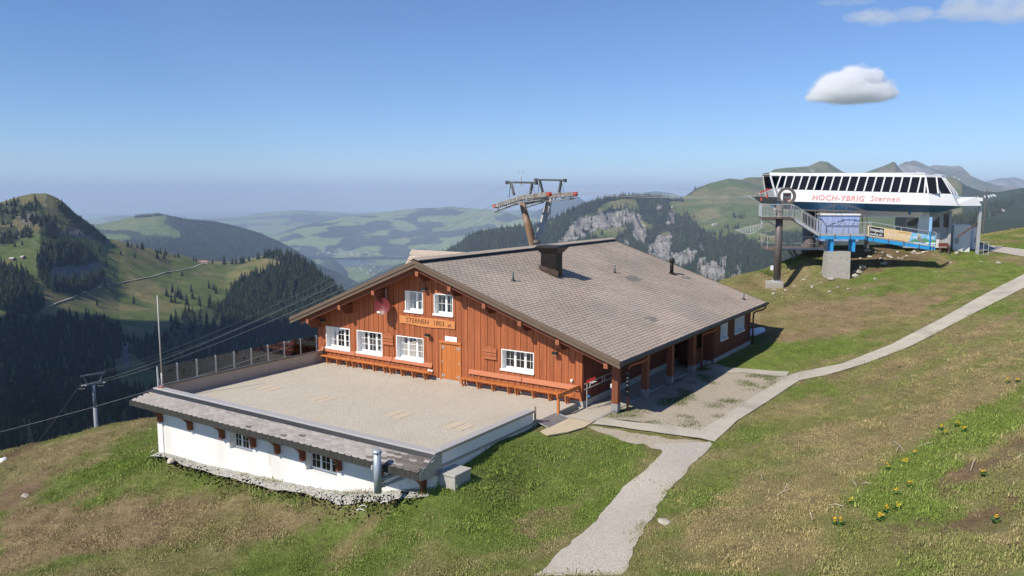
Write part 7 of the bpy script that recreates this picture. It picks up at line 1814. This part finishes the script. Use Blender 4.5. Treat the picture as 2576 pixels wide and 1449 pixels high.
# gravel strip along the white wall
n = 2600
us = rng.uniform(-35.3, -17.9, n); vs_ = 21.5 - np.abs(rng.normal(0, .33, n)) - .02
vs_ = np.where(us < -34, vs_ + 0, vs_)
xy = (FB @ np.stack([us, vs_, 0 * us])).T
zz = groundz(xy[:, 0], xy[:, 1])
pts = np.c_[xy[:, :2], zz + .02]
pebs = src_obj('pebble_source', MB(), None) if False else None
pe = rock_me(21, 1); pe.materials.append(tintmat('pebble', (.48, .47, .44), .9)); peo = bpy.data.objects.new('pebble_source', pe)
sc1 = rng.uniform(.03, .085, n) ; sc1[rng.random(n) < .04] *= 1.8
scatter('wall_gravel', pts, rng.uniform(0, 6.28, n), np.stack([sc1, sc1 * .8, sc1 * .8], 1), peo, np.repeat(rng.uniform(.6, 1.3, n)[:, None], 3, 1))
# ------------------------------------------------------------------ grass
def tuft_mb(seed, nb, h, spread, bw=.012):
    r = random.Random(seed); m = MB()
    for b in range(nb):
        a = r.uniform(0, 6.28); x, y = r.gauss(0, spread * .4), r.gauss(0, spread * .4); hh = h * r.uniform(.55, 1.1); ln = r.uniform(.2, .9) * h
        dx, dy = math.cos(a) * ln, math.sin(a) * ln; px, py = -math.sin(a) * bw, math.cos(a) * bw
        k = r.uniform(.75, 1.25); m.cur = (k, k, k)
        m.add([(x - px, y - py, -.02), (x + px, y + py, -.02), (x + dx * .4 + px * .8, y + dy * .4 + py * .8, hh * .65), (x + dx * .4 - px * .8, y + dy * .4 - py * .8, hh * .65), (x + dx, y + dy, hh * .95)], [(0, 1, 2, 3), (3, 2, 4)])
    return m
M_grass = tintmat('grass_blade', (1., 1., 1.), .8)
TUFT = [src_obj('grass_source', tuft_mb(s, 26, .028, .34, .008), M_grass) for s in (1, 2, 3)]
LONG = [src_obj('straw_source', tuft_mb(s, 16, .05, .34, .007), M_grass) for s in (5, 6)]
NG = 420000
d_ = 17 + (100 - 17) * rng.random(NG) ** 1.35; a_ = rng.uniform(-.70, .70, NG)
gx_, gy_ = np.tan(a_) * d_, d_
ok = (gx_ > -84) & (gx_ < 99) & ~inpoly(gx_, gy_, FOOT)
for pth in PATHS.values(): ok &= ~inpoly(gx_, gy_, pth) | (rng.random(NG) < .012)
porch = [U2W(-17.7, 21.3)[:2], U2W(-15.75, 28.5)[:2], U2W(-15.75, 45.5)[:2], U2W(-17.7, 45.5)[:2]]
ok &= ~inpoly(gx_, gy_, [U2W(-17.8, 27.6)[:2], U2W(-15.8, 27.9)[:2], U2W(-15.75, 45.5)[:2], U2W(-17.8, 45.5)[:2]])
gx_, gy_ = gx_[ok], gy_[ok]
dirt_ = from_grid(g_dirt, gx_, gy_); lush_ = from_grid(g_lush, gx_, gy_); dry_ = np.clip(from_grid(g_dry, gx_, gy_), 0, 1)
k_ = rng.random(len(gx_)) > dirt_ * .85
gx_, gy_, lush_, dry_ = gx_[k_], gy_[k_], lush_[k_], dry_[k_]
col = np.stack([from_grid(gcol[..., i], gx_, gy_) for i in range(3)], 1)
n = len(gx_); g = rng.uniform(.72, 1.35, n)
green = np.array([.12, .165, .032]); straw = np.array([.29, .23, .11])
pick = rng.random(n)
w_g = (.35 + .45 * lush_ - .25 * dry_); w_s = .10 + .22 * dry_ - .08 * lush_
mot = fbm(gx_ / .55, gy_ / .55, 170, 3); mot2 = fbm(gx_ / 1.4, gy_ / 1.4, 171, 3)
pick = np.clip(pick * .45 + .55 * smooth(.28, .72, mot2 * .55 + mot * .45), 0, 1)
g *= .78 + .44 * mot
tint = np.where((pick < w_g)[:, None], green * .65 + col * .5, np.where((pick > 1 - w_s)[:, None], straw, col * 1.12)) * g[:, None] * 1.5
zz = groundz(gx_, gy_)
isl = (pick > 1 - w_s) & (rng.random(n) < .5)
sz = rng.uniform(.6, 1.3, n) * (1 + .2 * lush_) * (.6 + .55 * smooth(.4, .75, fbm(gx_ / .8, gy_ / .8, 172, 3)) + .9 * (rng.random(n) < .03))
var = rng.integers(0, 3, n)
for j in range(3):
    s = (~isl) & (var == j)
    scatter('alpine_grass', np.c_[gx_, gy_, zz][s], rng.uniform(0, 6.28, s.sum()), np.repeat(sz[s][:, None], 3, 1), TUFT[j], tint[s])
for j in range(2):
    s = isl & (var % 2 == j)
    scatter('dry_straw', np.c_[gx_, gy_, zz][s], rng.uniform(0, 6.28, s.sum()), np.repeat(sz[s][:, None], 3, 1), LONG[j], tint[s])
# yard weeds
yp = PATHS['gravel_yard']; mn, mxx = yp.min(0), yp.max(0); c = rng.uniform(mn, mxx, (5200, 2)); c = c[inpoly(c[:, 0], c[:, 1], yp)]
c = c[(fbm(c[:, 0] / .9, c[:, 1] / .9, 160, 3) > .59)]
scatter('yard_weeds', np.c_[c, ground0(c[:, 0], c[:, 1]) + .02], rng.uniform(0, 6.28, len(c)), np.repeat(rng.uniform(.7, 1.5, len(c))[:, None], 3, 1), TUFT[1], np.tile(green * .9, (len(c), 1)) * rng.uniform(.7, 1.2, len(c))[:, None])
# marsh marigolds
M_leaf = mat('marigold_leaf', (.07, .15, .03), .6, 0, .2, 5.); M_yel = mat('marigold_petal', (.75, .48, .01), .6, 0, .1, 5.)
def z6(a, b): return ((2560 + .545145 * a) / 1.490683, (1200 + .545145 * b) / 1.490683)
rf_ = random.Random(2)
def marigold(px, s):
    w = G(*px); w[2] = float(groundz(w[0], w[1]))
    o = thing('marsh_marigold', 'low clump of yellow marsh marigolds in the wet grass of the right-hand slope', 'flower', tuple(w), None, 'marsh marigolds on the slope')
    lf = MB(); fl = MB()
    for q in range(int(14 * s) + 5):
        a, r_ = rf_.uniform(0, 6.28), rf_.uniform(0, .3 * s); c = Vector((w[0] + r_ * math.cos(a), w[1] + r_ * math.sin(a), w[2] + rf_.uniform(.03, .12))); t = rf_.uniform(.05, .085)
        lf.add([c + Vector((t * math.cos(b + a), t * math.sin(b + a), .03 * math.cos(2 * b))) for b in np.linspace(0, 5.5, 7)], [tuple(range(7))])
    for q in range(int(12 * s) + 4):
        a, r_ = rf_.uniform(0, 6.28), rf_.uniform(0, .28 * s); c = Vector((w[0] + r_ * math.cos(a), w[1] + r_ * math.sin(a), w[2] + rf_.uniform(.12, .24))); t = rf_.uniform(.03, .05)
        fl.add([c] + [c + Vector((t * (1 if j % 2 else .6) * math.cos(j * .628), t * (1 if j % 2 else .6) * math.sin(j * .628), .015)) for j in range(10)], [(0, 1 + j, 1 + (j + 1) % 10) for j in range(10)])
    part('leaves', lf, M_leaf, o); part('flowers', fl, M_yel, o)
for a, b, s in ((1530, 1000, 1.3), (1590, 940, .6), (1890, 730, .9), (1775, 760, .8), (1935, 765, 1.), (1410, 1035, .5), (1470, 1205, .6), (1475, 1310, .7), (1355, 1385, .8), (1045, 1420, .6), (1090, 1418, .5), (2065, 1075, .7), (2155, 1380, .5), (1560, 1155, .4), (1160, 1280, .4), (1395, 1330, .4), (1810, 800, .5), (2230, 435, .7), (2300, 428, .6), (1485, 330, .5)):
    marigold(z6(a, b), s * .45)
# dead stalks, litter, snow
m = MB()
for a0, b0, a1, b1 in ((1450, 840, 1525, 925), (1490, 875, 1470, 920), (1155, 1105, 1195, 1165), (1230, 1135, 1290, 1150), (650, 1215, 735, 1180), (535, 1070, 548, 1105), (700, 1170, 740, 1130), (1620, 880, 1740, 860), (1980, 1050, 2010, 980), (2300, 970, 2348, 940), (1000, 1290, 1100, 1310), (870, 1330, 890, 1400)):
    p, q = G(*z6(a0, b0)), G(*z6(a1, b1)); p[2] = groundz(p[0], p[1]) + .04; q[2] = groundz(q[0], q[1]) + .10; m.tube([tuple(p), tuple((p + q) / 2 + np.array([0, 0, .05])), tuple(q)], .012, 5)
for a0, b0, a1, b1 in ((800, 1115, 860, 1090), (630, 1175, 700, 1145), (830, 1080, 845, 1120), (1570, 965, 1630, 945)):
    p, q = G(*p8(a0, b0)), G(*p8(a1, b1)); p[2] = groundz(p[0], p[1]) + .06; q[2] = groundz(q[0], q[1]) + .15; m.tube([tuple(p), tuple(q)], .03, 5)
so_ = link_mesh('dead_stalks', m.mesh('dead_stalks'), mat('bleached_stalk', (.55, .48, .36), .9)); tag(so_, kind='stuff')
for i, (a, b, w) in enumerate(((825, 1297, 'farther from'), (790, 1343, 'lower down than'), (1077, 1252, 'nearest to'))):
    w_ = G(*epx(a, b)); z_ = float(groundz(w_[0], w_[1])) + .09
    solo('plastic_clip', MB().tube([(w_[0] + .14 * math.cos(t), w_[1] + .05 * math.sin(t), z_ + .06 * math.sin(t)) for t in np.linspace(0, 3.1, 8)], .022, 6), M_white, ('white curved plastic piece in the grass closest to the flue pipe', 'white curved plastic piece in the grass between the other two pieces', 'white curved plastic piece in the grass farthest from the flue pipe')[(1, 2, 0)[i]], 'litter', (w_[0], w_[1], z_))
M_snow = mat('old_snow', (.82, .84, .88), .6, 0, .05, 2., bump=.3, bscale=6)
def snow(name, pxs, th):
    P = np.array([G(*p) for p in pxs]); c = P.mean(0); k = MB(); n = len(P)
    vs = [(p[0], p[1], float(groundz(p[0], p[1])) - .02) for p in P] + [((p[0] * .75 + c[0] * .25), (p[1] * .75 + c[1] * .25), float(groundz(p[0], p[1])) + th) for p in P] + [(c[0], c[1], float(groundz(c[0], c[1])) + th * 1.2)]
    k.add(vs, [(i, (i + 1) % n, n + (i + 1) % n, n + i) for i in range(n)] + [(n + i, n + (i + 1) % n, 2 * n) for i in range(n)])
    tag(link_mesh(name, k.mesh(name, True), M_snow), kind='structure')
snow('snow_patch', [(1886, 846), (1886, 832), (1896, 834), (1908, 832), (1921, 831), (1928, 833), (1915, 839), (1900, 845)], .22)
snow('snow_patch', [(-10, 1166), (-10, 1157), (5, 1155), (16, 1151), (20, 1153), (10, 1160), (0, 1165)], .08)
# ================================================================== clouds
def cloud(name, blobs, vox, density, disp, material_name, dsc=90.):
    import bmesh
    bm = bmesh.new()
    for c, r_ in blobs:
        bmesh.ops.create_icosphere(bm, subdivisions=3, radius=1, matrix=Matrix.Translation(c) @ Matrix.Diagonal((*r_, 1)))
    me = bpy.data.meshes.new(name); bm.to_mesh(me); bm.free()
    m = bpy.data.materials.new(material_name); m.use_nodes = True
    for n_ in list(m.node_tree.nodes): m.node_tree.nodes.remove(n_)
    o_ = m.node_tree.nodes.new('ShaderNodeOutputMaterial'); v_ = m.node_tree.nodes.new('ShaderNodeVolumePrincipled')
    v_.inputs['Color'].default_value = (1, 1, 1, 1); v_.inputs['Density'].default_value = density; v_.inputs['Anisotropy'].default_value = .1
    m.node_tree.links.new(v_.outputs[0], o_.inputs['Volume'])
    o = link_mesh(name, me, m)
    rm = o.modifiers.new('remesh', 'REMESH'); rm.mode = 'VOXEL'; rm.voxel_size = vox
    for k, (s, a) in enumerate(((dsc, disp), (dsc * .35, disp * .5))):
        tx = bpy.data.textures.new(name + '_puffs', 'CLOUDS'); tx.noise_scale = s; tx.noise_depth = 3
        dm = o.modifiers.new('puffs', 'DISPLACE'); dm.texture = tx; dm.strength = a; dm.texture_coords = 'GLOBAL'; dm.mid_level = .5
    return tag(o, kind='structure')
CD = 9000.
def cw(x, y, d=CD): return Vector(at_d(x, y, d))
k = CD / FPX
rcl = random.Random(5)
bl_ = [(cw(2137, 232), (95 * k, 60 * k, 26 * k)), (cw(2120, 215), (62 * k, 55 * k, 32 * k)), (cw(2150, 198), (42 * k, 45 * k, 28 * k)), (cw(2172, 190), (22 * k, 26 * k, 18 * k)), (cw(2200, 196), (20 * k, 26 * k, 20 * k)), (cw(2215, 225), (32 * k, 32 * k, 18 * k)), (cw(2080, 232), (40 * k, 40 * k, 18 * k)), (cw(2235, 236), (20 * k, 22 * k, 13 * k)), (cw(2060, 246), (30 * k, 30 * k, 9 * k)), (cw(2185, 240), (60 * k, 50 * k, 16 * k)), (cw(2233, 208), (12 * k, 12 * k, 7 * k))]
cloud('cumulus_cloud', bl_, 14, .016, 34 * k * .55, 'cloud_vapour', 110.)
cloud('cumulus_cloud', [(c, tuple(q * 1.09 + 14 for q in r_)) for c, r_ in bl_], 14, .0028, 34 * k * .7, 'cloud_fringe', 70.)
bl_ = [(cw(1962, 246, 9400), (13 * k, 12 * k, 5 * k)), (cw(1995, 243, 9400), (7 * k, 8 * k, 4 * k)), (cw(2255, 222, 9200), (9 * k, 9 * k, 5 * k)), (cw(2262, 234, 9200), (11 * k, 9 * k, 4 * k)), (cw(2040, 222, 9200), (5 * k, 6 * k, 4 * k)), (cw(2245, 206, 9200), (10 * k, 9 * k, 5 * k))]
cloud('cloud_wisp', bl_, 12, .0022, 8 * k, 'thin_vapour', 60.)
bl_ = []
for j in range(26):
    f = rcl.random(); x = 2140 + 470 * f; y = 46 - 26 * f + rcl.uniform(-18, 12) * (.5 + f); bl_.append((cw(x, y, 7000 + rcl.uniform(-300, 300)), (rcl.uniform(30, 70) * 3.5, 120, rcl.uniform(9, 20) * (.7 + .8 * f) * 3.5)))
for j in range(4): bl_.append((cw(2090 + 25 * j, 6 + rcl.uniform(-3, 3), 7000), (40 * 3.5, 80, 6 * 3.5)))
cloud('veil_cloud', bl_, 16, .0021, 60, 'veil_vapour', 80.)
# unseen cumulus added on the sun side, its blobs placed to shade the valley
sh = [(-350, 1480), (-520, 1420), (-640, 1310), (-450, 1250), (-250, 1300), (-650, 1120), (-450, 1050), (-250, 1080), (-780, 930), (-600, 880), (-400, 820), (-200, 850), (-700, 720), (-500, 640), (-300, 600), (-150, 650), (-420, 470), (-250, 420)]
bl_ = []
for x, y in sh:
    c = Vector((x, y, -235)) + SUN * (1600 / SUN.z); bl_.append((c + Vector((0, 0, rcl.uniform(-30, 60))), (175, 165, 110)))
cloud('cumulus_cloud', bl_, 40, .03, 90, 'shade_cloud_vapour', 160.)
